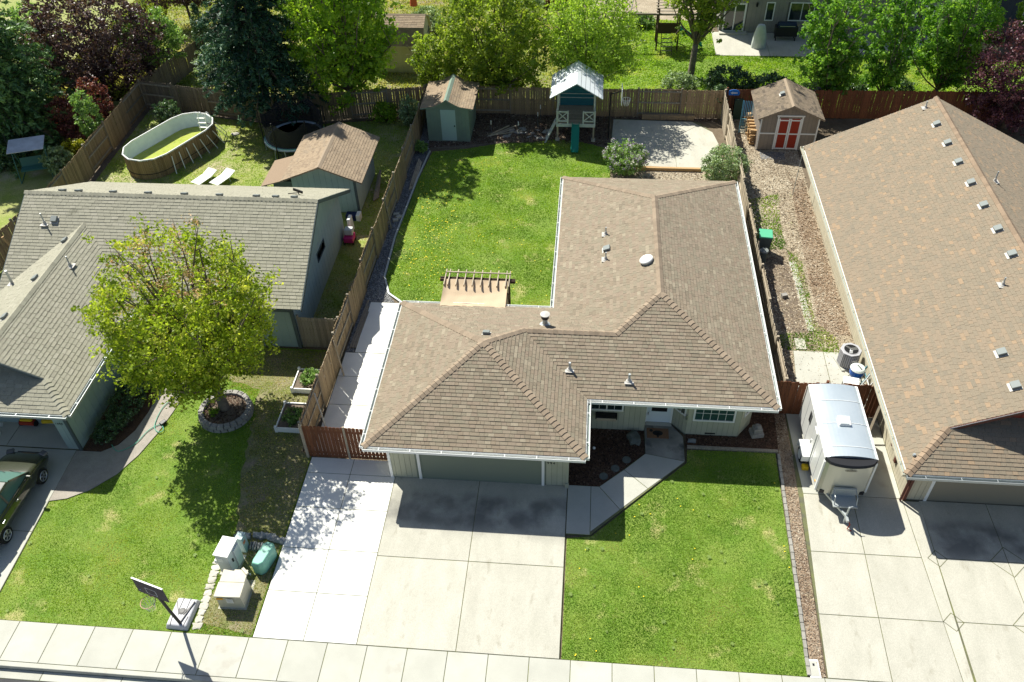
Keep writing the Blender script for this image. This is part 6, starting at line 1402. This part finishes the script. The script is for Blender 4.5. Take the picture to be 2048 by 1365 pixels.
# things along the shaded side passage
KC=empt('toy_car',(-11.72,34.0,0),'pink toddler ride on with a white basket against the blue wall','toy')
mat('pink',(.55,.03,.18),rough=.4); MB().obox((0,0,.28),(.5,.6,.3)).build('body','pink',KC,bevel=.06,bseg=3); MB().obox((0,.1,.62),(.42,.35,.34)).build('hood','util_grey',KC,bevel=.05)
for sx_ in (-.22,.22):
    for y in (-.2,.22): MB().tube([(sx_-.03,y,.1),(sx_+.03,y,.1)],.1,12).build('wheel','black_plastic',KC)
o=empt('laundry_basket',(-11.85,34.9,0),'white perforated plastic panel standing behind the pink toy','basket'); MB().obox((0,0,.45),(.22,.6,.9),taper=.8).build('body','white_paint',o,bevel=.05)
CO=empt('cooler',(-12.0,36.0,0),'navy cooler with a white lid at the shed corner','cooler'); MB().box(-.35,-.2,0,.2,.2,.35).build('body',mat('navy',(.01,.02,.08),rough=.5),CO,bevel=.03); MB().box(.2,-.22,0,.42,.22,.38).build('lid','white_paint',CO,bevel=.03)
LP=empt('leaning_timbers',(-11.4,38.6,0),'grey timbers leaning on the side of the large shed','timber')
for i in range(4): MB().beam((.15+.06*i,-1.0+.1*i,.1),(.05+.05*i,1.0,.45+.1*i),.09,.04).build('board','wood_grey',LP)
# garage contents
TY=empt('ride_on_mower',(-21.9,21.3,.07),'red and yellow ride on toy inside the open left garage','toy')
MB().box(-.3,-.45,.12,.3,.4,.3).build('frame','shed_red',TY,bevel=.03); MB().box(-.25,-.4,.3,.25,.2,.38).build('tray','yellow',TY,bevel=.03); MB().obox((0,.25,.5),(.4,.3,.25)).build('seat','label_orange',TY,bevel=.04)
for sx_ in (-.3,.3):
    for y in (-.3,.3): MB().tube([(sx_-.04,y,.13),(sx_+.04,y,.13)],.13,12).build('wheel','rubber',TY)
TY2=empt('toy_truck',(-21.1,21.5,.07),'yellow toy truck with a grey bonnet inside the open left garage','toy',rz=.1)
MB().box(-.28,-.5,.12,.28,.45,.28).build('body','yellow',TY2,bevel=.03); MB().box(-.1,-.3,.28,.1,.5,.42).build('bonnet','util_grey',TY2,bevel=.02)
for sx_ in (-.28,.28):
    for y in (-.32,.3): MB().tube([(sx_-.04,y,.12),(sx_+.04,y,.12)],.12,12).build('wheel','rubber',TY2)
TY3=empt('scooter',(-23.0,20.6,.07),'small purple tricycle at the open garage edge','toy'); 
MB().tube([(0,-.2,.1),(0,.1,.35),(0,.25,.5)],.02,6).build('frame',mat('purple',(.25,.05,.35),rough=.4),TY3)
for x,y in ((-.15,-.2),(.15,-.2),(0,.25)): MB().tube([(x-.02,y,.1),(x+.02,y,.1)],.1,12).build('wheel','white_paint',TY3)
# ---- back neighbour's garden
SWG=empt('swing_set',(4.2,57.5,0),'weathered timber swing set with a slatted fort and small green slide in the neighbour garden','swing set')
MB().beam((-2.4,0,2.25),(3.2,.1,2.25),.1,.14).build('top_beam','wood_grey',SWG)
for y in (-.9,.9): MB().beam((-2.35,0,2.2),(-2.45,y,0),.09,.09).build('leg','wood_grey',SWG)
for x in (-1.5,-.7):
    for dx in (-.2,.2): MB().tube([(x+dx,0,2.2),(x+dx*.8,-.1,.5)],.008,4).build('chain','galv',SWG)
    MB().tube(curve_pts([(x-.18,-.1,.52),(x,-.12,.42),(x+.18,-.1,.52)],4),.03,5).build('swing_seat','white_paint',SWG)
for x in (.2,1.6):
    for y in (-.6,.8): MB().box(x-.05,y-.05,0,x+.05,y+.05,2.9).build('post','wood_dark',SWG)
for i in range(8): y=-.7+.22*i; MB().box(.0,y,2.55+.1*i,1.85,y+.12,2.58+.1*i).build('roof_slat','wood_grey',SWG)
for i in range(8): y=-.6+.18*i; MB().box(.2,y,1.2,1.6,y+.15,1.24).build('deck_board','wood_dark',SWG)
MB().box(.2,-.66,1.24,1.6,-.62,1.95).build('front_panel','wood_dark',SWG)
for i in range(4): z=.25+.25*i; MB().beam((.5,-.85-.3*(1-i/4),z),(1.2,-.85-.3*(1-i/4),z),.1,.03).build('step','wood_grey',SWG)
for x in (.48,1.22): MB().beam((x,-1.3,0),(x,-.65,1.25),.04,.1).build('ladder_rail','wood_dark',SWG)
s2=MB(); sp=curve_pts([(1.6,.1,1.3),(2.2,.0,1.0),(2.8,-.1,.6),(3.3,-.2,.2)],4)
for a,b in zip(sp,sp[1:]): s2.beam(a,b,.4,.03); s2.beam(a+Vector((0,.2,.06)),b+Vector((0,.2,.06)),.04,.14); s2.beam(a+Vector((0,-.2,.06)),b+Vector((0,-.2,.06)),.04,.14)
s2.build('slide','slide_green',SWG)
SF=empt('metal_swing_frame',(1.9,61.5,0),'bare metal swing frame behind the timber swing set','swing frame')
for x in (-.9,1.0):
    MB().tube([(x-.4,-1.2,0),(x,0,2.1),(x+.4,1.2,0)],.03,6).build('leg','galv',SF)
MB().tube([(-.9,-.6,2.1),(1.0,.6,2.1)],.035,6).build('top_bar','galv',SF)
for t in (.25,.4,.6,.75): x=-.9+1.9*t; y=-.6+1.2*t; MB().tube([(x,y,2.1),(x,y,.5)],.012,4).build('chain','trim_brown',SF)
CV=empt('covered_umbrella',(11.35,57.6,.05),'pale grey cloth cover pulled over patio furniture by the windows','furniture cover')
MB().lathe((0,0,0),[(.50,0),(.48,.3),(.42,.9),(.30,1.4),(.22,1.55),(.02,1.6)],14,sx=1,sy=.8).build('cover',mat('cover_grey',(.50,.54,.50),(.42,.46,.43),4,rough=.85,bump=.5,bsc=6),CV,smooth=False)
GR=empt('grill',(13.3,58.9,.05),'large black covered barbecue under the far house windows','barbecue')
MB().box(-.75,-.3,.3,.75,.3,.95).build('body','black_plastic',GR,bevel=.03); MB().tube([(-.6,0,.95),(.6,0,.95)],.3,16).build('lid',mat('grill_navy',(.015,.03,.05),rough=.3),GR); MB().beam((-.5,-.33,1.05),(.5,-.33,1.05),.03,.03).build('handle','metal',GR)
for x in (-.65,.65):
    for y in (-.22,.22): MB().box(x-.03,y-.03,0,x+.03,y+.03,.3).build('leg','black_plastic',GR)
PC=empt('patio_chair',(16.0,58.2,.05),'dark blue patio chair glimpsed behind the slim row trees','chair'); MB().box(-.3,-.3,.4,.3,.3,.46).build('seat','grill_navy',PC); MB().box(-.3,.27,.46,.3,.33,1.0).build('backrest','grill_navy',PC)
for x in (-.27,.27):
    for y in (-.27,.27): MB().box(x-.02,y-.02,0,x+.02,y+.02,.4).build('leg','grill_navy',PC)
UM=empt('closed_umbrella',(-13.2,62.0,0),'folded orange garden umbrella beyond the cream shed','umbrella')
MB().tube([(0,0,0),(0,0,1.2)],.025,6).build('pole','galv',UM); MB().lathe((0,0,.9),[(.28,0),(.24,.6),(.12,1.6),(.03,2.3)],8).build('canopy',mat('orange_cloth',(.62,.13,.05),rough=.8),UM)
TP=empt('pot_stand',(-9.6,58.0,0),'small terracotta pink garden figure on the far dirt path','garden figure'); MB().lathe((0,0,0),[(.2,0),(.22,.25),(.1,.35),(.12,.5),(.08,.7),(.02,.8)],10).build('figure',mat('terracotta',(.42,.14,.12),rough=.8),TP)
tr=empt('green_tarp',(27.6,59.0,0),'bright green tarp bundle beside the dark slate house','tarp'); MB().lathe((0,0,0),[(.5,0),(.45,.3),(.2,.5),(.02,.55)],10).build('cloth',mat('lime',(.15,.5,.05),rough=.6),tr)
o=MB().lathe((0,0,0),[(.35,0),(.38,.4),(.3,.6),(.02,.7)],8).build('covered_pot','cover_grey'); o.location=(26.9,58.3,0); tag(o,'pale bundle next to the bright green tarp','bundle')
# rail timber behind hedge patio fence
o=MB().box(3.2,47.15,.05,6.3,47.35,.35).build('timber_bench','wood_fence'); tag(o,'low timber raised bed along the back fence behind the pad','raised bed')
# dandelions and weeds, each flower tiny: one mass per lawn
def dandelions(poly,n,z=.03,r=.022,m='dandelion'):
    x,y=scatter(poly,3*n/60); x=x[:n];y=y[:n]; k=vnoise(x,y,2.5,9)>.45; x=x[k];y=y[k]; V=np.zeros((len(x),6,3))
    for j in range(6): V[:,j,0]=x+r*math.cos(j*math.pi/3)*(1+.3*np.random.rand(len(x)));V[:,j,1]=y+r*math.sin(j*math.pi/3);V[:,j,2]=z+.03
    return fastmesh('dandelions',V,6,np.random.rand(len(x)),m,kind='stuff')
dandelions(FR,35); dandelions(RL,140,z=.04,r=.024); dandelions([(-8.9,31.5),(-6.6,30),(-6.5,36),(-7.5,40),(-9.2,40)],190,z=.04,r=.024)
def weeds(poly,n,m='weed'):
    x,y=scatter(poly,3*n/60); x=x[:n];y=y[:n]; V=[];rn=[]
    for a,b in zip(x,y):
        k_=R.randrange(6,10); s_=R.uniform(.05,.11)
        for j in range(k_):
            t=2*math.pi*j/k_+R.uniform(-.2,.2); c_,s1=math.cos(t),math.sin(t); V.append([(a,b,.05),(a+s_*.5*c_-s_*.18*s1,b+s_*.5*s1+s_*.18*c_,.085),(a+s_*c_,b+s_*s1,.06),(a+s_*.5*c_+s_*.18*s1,b+s_*.5*s1-s_*.18*c_,.085)]); rn.append(R.random())
    return fastmesh('weeds',np.array(V),4,np.array(rn),m,kind='stuff')
weeds(FR,30); weeds(LF,20)
# ================================================================= PLANTS
def leafcloud(name,cent,tone,per,clus,leaf,m,parent,upbias=.35,center=None,aspect=.62,elong=None):
    cent=np.array(cent);n=len(cent)*per; c=np.repeat(cent,per,0); tn=np.repeat(np.array(tone),per)
    cr=np.repeat(np.random.uniform(.6,1.25,len(cent))*clus,per)
    off=np.random.randn(n,3); off/=np.linalg.norm(off,axis=1)[:,None]; off*= (np.random.rand(n)**.5*cr)[:,None]
    off[:,2]*=.8
    if elong is not None: e=np.repeat(np.array(elong),per,0); off+=e*(np.random.rand(n)*2-1)[:,None]
    p=c+off
    nr=np.random.randn(n,3); nr/=np.linalg.norm(nr,axis=1)[:,None]; nr=nr*.8+off/ (np.linalg.norm(off,axis=1)[:,None]+1e-6)*.5; nr[:,2]+=upbias; nr/=np.linalg.norm(nr,axis=1)[:,None]
    a=np.cross(nr,np.random.randn(n,3)); a/=np.linalg.norm(a,axis=1)[:,None]; b=np.cross(nr,a)
    l=leaf*(.6+.8*np.random.rand(n)); l=l[:,None]
    V=np.stack([p-a*l*.5,p+b*l*.5*aspect+nr*l*.08,p+a*l*.5,p-b*l*.5*aspect+nr*l*.08],1)
    rnd=tn+np.random.randn(n)*.14
    o=fastmesh(name,V,4,rnd,m,parent)
    return o
def limb(mb,a,b,r0,r1,bend=.12,n=5,sides=6):
    a=Vector(a);b=Vector(b);L=(b-a).length; pts=[];rs=[]; o=Vector((R.uniform(-1,1),R.uniform(-1,1),R.uniform(-.3,.6)))*L*bend
    for i in range(n+1):
        t=i/n; p=a.lerp(b,t)+o*math.sin(t*math.pi)+Vector((R.uniform(-1,1),R.uniform(-1,1),0))*L*.015*(0<i<n); pts.append(p); rs.append(r0+(r1-r0)*t)
    mb.tube(pts,rs,sides); return pts
def tree(label,base,fork,center,rad,nlimb,nleaf,leaf,m,clus=.38,tr=.14,name='tree',cat='tree',bark='bark',inner=.45,per=26,up=.15,group=None,upbias=.35,extra=None,flat_bottom=None,shell=.35,bloom=None,ragged=.25,limbs_vis=True,aspect=.62,tonev=.2,hole=None):
    t=thing(name,(base[0],base[1],0),label,cat,group=group); B=Vector(base); C=Vector(center)-Vector((base[0],base[1],0)); rad=Vector(rad)
    mb=MB(); F0=Vector((C.x*.25,C.y*.25,fork)); mb.tube([(0,0,-.05),(0,0,.08),F0*.5+Vector((0,0,0)),F0],[tr*1.5,tr*1.12,tr,tr*.85],10)
    cents=[];tones=[]; ncl=max(6,nleaf//per)
    tips=[]
    for i in range(nlimb):
        z=1-2*(i+.5)/nlimb*(1-up); ph=i*2.39996+R.uniform(-.3,.3); q=math.sqrt(max(0,1-z*z)); k=R.uniform(1-ragged,1.0)
        tip=C+Vector((rad.x*q*math.cos(ph)*k,rad.y*q*math.sin(ph)*k,rad.z*z*k)); tips.append(tip)
        pts=limb(mb,F0*R.uniform(.75,1),tip,tr*.42,.012,.10)
        for s_ in range(3):
            a=pts[R.randrange(2,5)]; e=a+Vector((R.uniform(-1,1)*rad.x,R.uniform(-1,1)*rad.y,R.uniform(-.3,1)*rad.z))*.3; limb(mb,a,e,tr*.15,.008,.1,3,4); tips.append(e)
    mb.build('trunk',bark,t,smooth=True)
    # clusters: along the limbs' outer part and spread through an uneven shell
    tp=[Vector(x) for x in tips]
    seedv=R.uniform(0,50)
    while len(cents)<ncl:
        if R.random()<inner:
            e=R.choice(tp); p=F0.lerp(e,R.uniform(.55,1.03))+Vector((R.gauss(0,.07)*rad.x,R.gauss(0,.07)*rad.y,R.gauss(0,.07)*rad.z))
        else:
            v=Vector((R.gauss(0,1),R.gauss(0,1),R.gauss(0,1))).normalized(); k=R.uniform(1-shell,1)
            k*=1-ragged*.9*(.5+.5*math.sin(v.x*6+seedv)*math.cos(v.y*5+seedv*2)*math.cos(v.z*5+1))
            p=C+Vector((v.x*rad.x*k,v.y*rad.y*k,v.z*rad.z*k))
        if p.z<.12: continue
        if flat_bottom and p.z<flat_bottom: continue
        if hole and (p-(C+Vector(hole[0]))).length<hole[1] and R.random()<.72: continue
        cents.append(tuple(p)); tones.append(.5+R.gauss(0,tonev))
    leafcloud('crown',cents,tones,per,clus,leaf,m,t,upbias,aspect=aspect)
    if extra: extra(t,F0,C,rad)
    return t,cents
def pink(t,F0,C,rad):
    c=[];n=[]
    for _ in range(70):
        v=Vector((R.gauss(-.05,.26),R.gauss(0,.26),R.gauss(.48,.22))); c.append(tuple(C+Vector((v.x*rad.x,v.y*rad.y+.2,v.z*rad.z)))); n.append(.5+R.gauss(0,.25))
    leafcloud('dry_leaves',c,n,20,.33,.10,'leaf_front_pink',t)
# front yard maple: a fan of limbs, leafy at the ends, sparse and pinkish in the middle
tree('broad bright green maple with pinkish leaves in its open middle, in the left front yard',(-14.2,22.3,0),1.9,(-14.6,22.4,5.2),(3.65,3.5,3.75),46,40000,.130,'leaf_front',clus=.33,tr=.2,inner=.6,per=20,up=.28,shell=.22,ragged=.26,extra=pink,hole=((-.2,.1,2.2),2.1),tonev=.24,bark='bark_light')
tree('big light green maple overhanging the trampoline and the long fence',(-14.5,46.9,0),2.0,(-14.3,46.7,6.9),(3.8,3.3,6.8),36,27000,.22,'leaf_maple',clus=.36,tr=.2,per=20,inner=.5,ragged=.32,up=.15,shell=.3)
tree('green tree just left of the sage shed, behind the fence',(-9.6,48.8,0),1.2,(-9.4,48.6,3.0),(1.8,1.6,2.1),14,5500,.17,'leaf_mid',clus=.3,tr=.07,ragged=.3)
tree('dense yellow green tree behind the sage shed',(-5.9,49.2,0),1.2,(-5.6,48.8,4.4),(3.8,3.0,4.3),28,27000,.18,'leaf_mid',clus=.34,tr=.16,ragged=.28,up=.05,shell=.35)
tree('airy lime green tree above the playhouse roof',(-.3,48.4,0),2.2,(-.1,48.5,4.8),(3.5,2.9,3.9),30,22000,.15,'leaf_bright',clus=.42,tr=.11,inner=.55,ragged=.35,bark='bark_light',shell=.45)
tree('leaning tree with a pale bare trunk in the neighbour garden',(6.5,53.1,0),2.4,(6.9,53.6,7.6),(3.3,3.0,5.0),26,15000,.18,'leaf_mid',clus=.34,tr=.2,inner=.65,ragged=.35,bark='bark_light')
tree('wide three stemmed green tree, first of the row behind the brown shed',(14.3,48.9,0),1.0,(14.2,49,5.3),(2.5,2.0,4.9),24,14500,.19,'leaf_row',clus=.28,tr=.12,inner=.8,ragged=.4,up=-.0)
tree('slim green tree standing second in the row',(17.6,49.5,0),1.0,(17.3,49.5,4.6),(1.5,1.3,3.7),14,7500,.19,'leaf_row',clus=.27,tr=.09,inner=.75,ragged=.35)
tree('full green tree between the slim tree and the purple one',(21.0,50.2,0),1.0,(20.9,50.2,5.2),(2.8,2.3,4.9),24,19000,.19,'leaf_row',clus=.3,tr=.12,inner=.7,ragged=.35)
tree('purple leaved plum tree at the right edge behind the tan roof',(24.2,47.2,0),.9,(23.9,47.2,3.1),(3.1,2.8,3.6),20,18000,.14,'leaf_plum_right',clus=.34,tr=.13,ragged=.25,inner=.3)
tree('large dark purple plum tree in the top left corner',(-31.6,49.6,0),1.2,(-31.1,49.2,3.7),(5.0,3.8,4.1),28,27000,.17,'leaf_plum',clus=.38,tr=.18,ragged=.25,inner=.3)
tree('tall green shrub tree between the dark purple plum and the conifer',(-28.7,51.6,0),.8,(-28.6,51.5,2.7),(2.5,2.1,2.4),16,10000,.16,'leaf_shrub',clus=.3,tr=.08,ragged=.28)
tree('dark purple tree at the top edge behind the cypress',(-29.6,60,0),1.8,(-29.8,60,3.4),(3.4,2.6,2.2),14,9000,.18,'leaf_plum',clus=.36,tr=.1)
tree('mid green bush tree rising behind the pool fence',(-23.0,49,0),.6,(-23.0,48.8,2.3),(1.7,1.3,1.5),14,6000,.13,'leaf_greygreen',clus=.26,tr=.07,ragged=.25,inner=.3)
tree('pale flowering shrub against the outside of the pool fence',(-24.4,49.6,0),.4,(-24.2,49.6,1.5),(1.1,.9,1.1),10,3000,.14,'leaf_greygreen',clus=.24,tr=.05,name='shrub',cat='shrub')
def shrub(label,c,rad,n,leaf,m,clus=.2,group=None,bloom=None,name='shrub',per=18,ragged=.25,cat='shrub'):
    t,cents=tree(label,(c[0],c[1],0),.18,(c[0],c[1],c[2]),rad,8,n,leaf,m,clus=clus,tr=.035,name=name,cat=cat,per=per,up=.3,group=group,ragged=ragged,inner=.25,shell=.3)
    if bloom:
        k=int(len(cents)*bloom[1]); cc=[p for p in cents if p[2]>c[2]*.6]; cc=R.sample(cc,min(k,len(cc))); leafcloud('blossom',[(p[0]*1.04,p[1]*1.04-.05,p[2]+.06) for p in cc],[.5+R.gauss(0,.2) for _ in cc],bloom[3] if len(bloom)>3 else 16,bloom[2],.07,bloom[0],t)
    return t
shrub('red leaved shrub left of the narrow green one',(-30.6,43.2,1.5),(1.2,1.0,1.6),4500,.13,'leaf_redbush')
shrub('red leaved shrub right of the narrow green one, nearer the fence',(-29.1,44.2,1.9),(1.1,1.0,1.9),4500,.13,'leaf_redbush')
shrub('narrow bright green shrub between the two red ones',(-28.6,42.2,2.0),(.8,.7,2.1),4200,.13,'leaf_shrub')
shrub('low red brown shrub beside the yellow flowers',(-29.6,42.0,.6),(.8,.7,.7),2000,.12,'leaf_redbush')
shrub('glossy green shrub touching the slanting fence',(-29.6,39.6,.8),(1.0,.9,.9),3000,.14,'leaf_greygreen')
shrub('yellow flowering shrub behind the garden swing',(-29.4,41.2,.7),(.9,.6,.6),2400,.11,'leaf_yellow')
shrub('dark shrub in the shaded corner behind the pool',(-25.3,44.9,.9),(.9,.7,1.1),2400,.14,'leaf_hedge')
shrub('rounded light green bush beside the sage shed fence',(-10.7,46.0,.9),(.75,.7,1.0),3200,.11,'leaf_greygreen')
shrub('small leafy plant in the gravel by the sage shed',(-9.55,42.8,.3),(.45,.4,.45),900,.11,'leaf_shrub',clus=.14)
shrub('lilac bush with pale purple flowers behind the middle house',(2.1,41.2,.95),(1.35,1.1,1.0),6000,.10,'leaf_shrub',bloom=('lilac_bloom',.34,.14,26))
shrub('rounded grey green bush between the pad and the leaning fence',(7.35,40.3,1.15),(1.35,1.2,1.15),8500,.10,'leaf_greygreen',clus=.2,ragged=.18)
shrub('purple flowering lilac behind the brown shed',(12.8,48.2,1.1),(1.1,.7,1.1),3600,.12,'leaf_shrub',bloom=('lilac_dark',.3,.15,16))
shrub('small glossy shrub between the first two row trees',(16.3,50.4,.8),(.8,.6,.7),1800,.12,'leaf_hedge')
shrub('small glossy shrub right of the slim row tree',(18.9,50.5,.8),(.9,.6,.7),1800,.12,'leaf_hedge')
shrub('low pale shrub at the left end of the hedge beyond the back fence',(5.6,50.2,.9),(1.3,.8,.8),4500,.11,'leaf_greygreen',clus=.18)
shrub('dark glossy shrub in the middle of the hedge beyond the back fence',(8.4,49.9,1.2),(1.7,.9,1.15),6500,.13,'leaf_hedge',clus=.2)
shrub('dark glossy shrub at the right end of the hedge, above the blue sign',(11.0,49.6,1.0),(1.5,.9,1.0),5200,.13,'leaf_hedge',clus=.2)
shrub('dark creeper hanging over the fence corner above the sign',(7.7,47.9,1.2),(.55,.4,.9),1500,.12,'leaf_hedge',clus=.18)
shrub('low groundcover shrub filling the bed beside the left garage wall',(-18.3,22.4,.35),(.8,1.9,.45),5200,.07,'leaf_hedge',clus=.16)
shrub('low groundcover shrub nearest the left garage corner',(-18.5,20.8,.25),(.55,.8,.35),2200,.07,'leaf_hedge',clus=.14)
shrub('leafy green clump in the front planter box',(-11.2,22.0,.3),(.5,.55,.16),1300,.08,'leaf_shrub',clus=.12,name='herb_clump',cat='herbs')
shrub('taller leafy green clump in the rear planter box',(-11.1,24.1,.38),(.5,.48,.3),1500,.09,'leaf_shrub',clus=.13,name='herb_clump',cat='herbs')
shrub('small green plant inside the stone tree ring',(-14.5,22.0,.3),(.2,.2,.16),300,.08,'leaf_maple',clus=.1,name='plant',cat='plant')
shrub('blue green shrub by the folded orange umbrella',(-11.8,59.5,.9),(1.3,1.1,1.0),3000,.15,'leaf_greygreen')
shrub('dark shrub left of the folded orange umbrella',(-17.0,60.0,1.2),(1.9,1.4,1.5),5000,.17,'leaf_shrub')
shrub('red and yellow flowering shrub at the top edge',(-8.9,64.5,.5),(.8,.6,.5),1500,.14,'leaf_shrub',bloom=('flower_red',.5,.2,20))
shrub('loose green shrub at the top edge behind the yellow green tree',(-5.5,62.5,.9),(2.2,1.4,1.0),5000,.15,'leaf_greygreen')
shrub('pink tinted shrub at the far fence',(-3,64.5,.7),(1.6,.8,.8),2500,.15,'leaf_redbush')
shrub('drooping golden shrub in the top right corner',(28.9,58.4,2.4),(1.2,1.0,1.5),4000,.16,'leaf_bright')
shrub('grassy bush behind the swing set',(3.4,61,.4),(1.5,.9,.5),2200,.16,'leaf_shrub')
shrub('dark green shrub in the far garden between the maple and the conifer',(-17.8,49.5,1.0),(1.6,1.2,1.3),4000,.15,'leaf_hedge')
shrub('low green shrub under the maple by the long fence',(-12.3,46.3,.6),(.9,.7,.7),2200,.13,'leaf_maple')
# columnar dark cypress
t=thing('cypress',(-26.2,54,0),'narrow dark green cypress beside the receding fence','tree'); mb=MB().tube([(0,0,0),(0,0,3)],[.1,.03],6).build('trunk','bark',t)
ce=[];to=[]
for _ in range(260): z=R.uniform(.2,4.0); r_=.75*math.sin(min(1,(4.15-z)/3.4)*1.57)*(z/.7 if z<.7 else 1)*R.uniform(.7,1); a=R.uniform(0,6.28); ce.append((r_*math.cos(a),r_*math.sin(a),z)); to.append(.45+R.gauss(0,.2))
leafcloud('crown',ce,to,18,.17,.11,'leaf_hedge',t)
def conifer(label,base,h,rmax,n,m,zlow=1.5,spray=.3,droop=.35,tr=.22,per=14):
    t=thing('conifer',(base[0],base[1],0),label,'tree'); mb=MB(); mb.tube([(0,0,-.05),(0,0,h*.5),(.1,0,h)],[tr,tr*.6,.03],8)
    ce=[];to=[];el=[]
    k=0; z=zlow
    while z<h*.985:
        r_=rmax*(1-(z-zlow)/(h-zlow))**.75*(.75+.25*min(1,(z-zlow+.6)/1.2)); nb=max(5,int(9*r_/rmax+4))
        for j in range(nb):
            a=2*math.pi*(j+.5*k)/nb+R.uniform(-.25,.25); L=r_*R.uniform(.72,1.12); e=Vector((L*math.cos(a),L*math.sin(a),z-droop*L*R.uniform(.3,1.1)+.15)); s0=Vector((0,0,z)); mb.tube([s0,s0.lerp(e,.5)+Vector((0,0,.12)),e],[.04,.025,.01],4,cap=False)
            m_=max(3,int(L/.27)); tn=.5+R.gauss(0,.22)
            for q in range(m_):
                f_=.22+.8*(q+R.random())/m_; p=s0.lerp(e,f_)+Vector((0,0,.12*math.sin(f_*3.1))); side=Vector((-math.sin(a),math.cos(a),0))*R.uniform(-1,1)*.30*L*(1-f_*.55); p+=side; ce.append(tuple(p)); to.append(tn+R.gauss(0,.07)); el.append(tuple((e-s0).normalized()*.2+Vector((0,0,-.07))))
        z+=.34+.02*k*0; k+=1
    mb.build('trunk','bark',t); leafcloud('crown',ce,to,per,.13,spray,m,t,.5,elong=el,aspect=.28)
    return t
conifer('tall dark blue green conifer with a bare trunk beside the trampoline',(-19.5,46.4,0),14.5,3.7,0,'leaf_conifer',zlow=2.0,per=15)
conifer('tall drooping conifer cut off by the left edge',(-35.0,43.5,0),15.5,5.0,0,'leaf_conifer_left',zlow=.8,spray=.34,per=13)
shrub('dark undergrowth shrub below the left conifer',(-33.5,40.5,.8),(1.8,1.4,1.0),3000,.16,'leaf_hedge')

shrub('green shrub tree filling the top left corner behind the purple plum',(-37.5,53,2.2),(2.6,2.0,2.4),8000,.17,'leaf_shrub')
shrub('broad green shrub right of the cream shed at the top',(-9.0,56.5,.8),(1.5,1.2,.9),3600,.15,'leaf_mid')
shrub('low dark shrub behind the cream shed, left side',(-15.5,58.0,.9),(1.6,1.2,1.1),3600,.15,'leaf_hedge')
shrub('leafy shrub between the conifer and the maple in the far garden',(-17.0,53.5,1.2),(1.8,1.4,1.5),4500,.16,'leaf_shrub')
shrub('shrub on the bright lawn at the top left, behind the cypress',(-25.0,58.5,.8),(1.3,1.1,1.0),3000,.15,'leaf_shrub')
shrub('big grey green shrub at the top edge left of the far fence',(-21.5,62.5,1.4),(2.6,1.6,1.7),6500,.17,'leaf_greygreen')
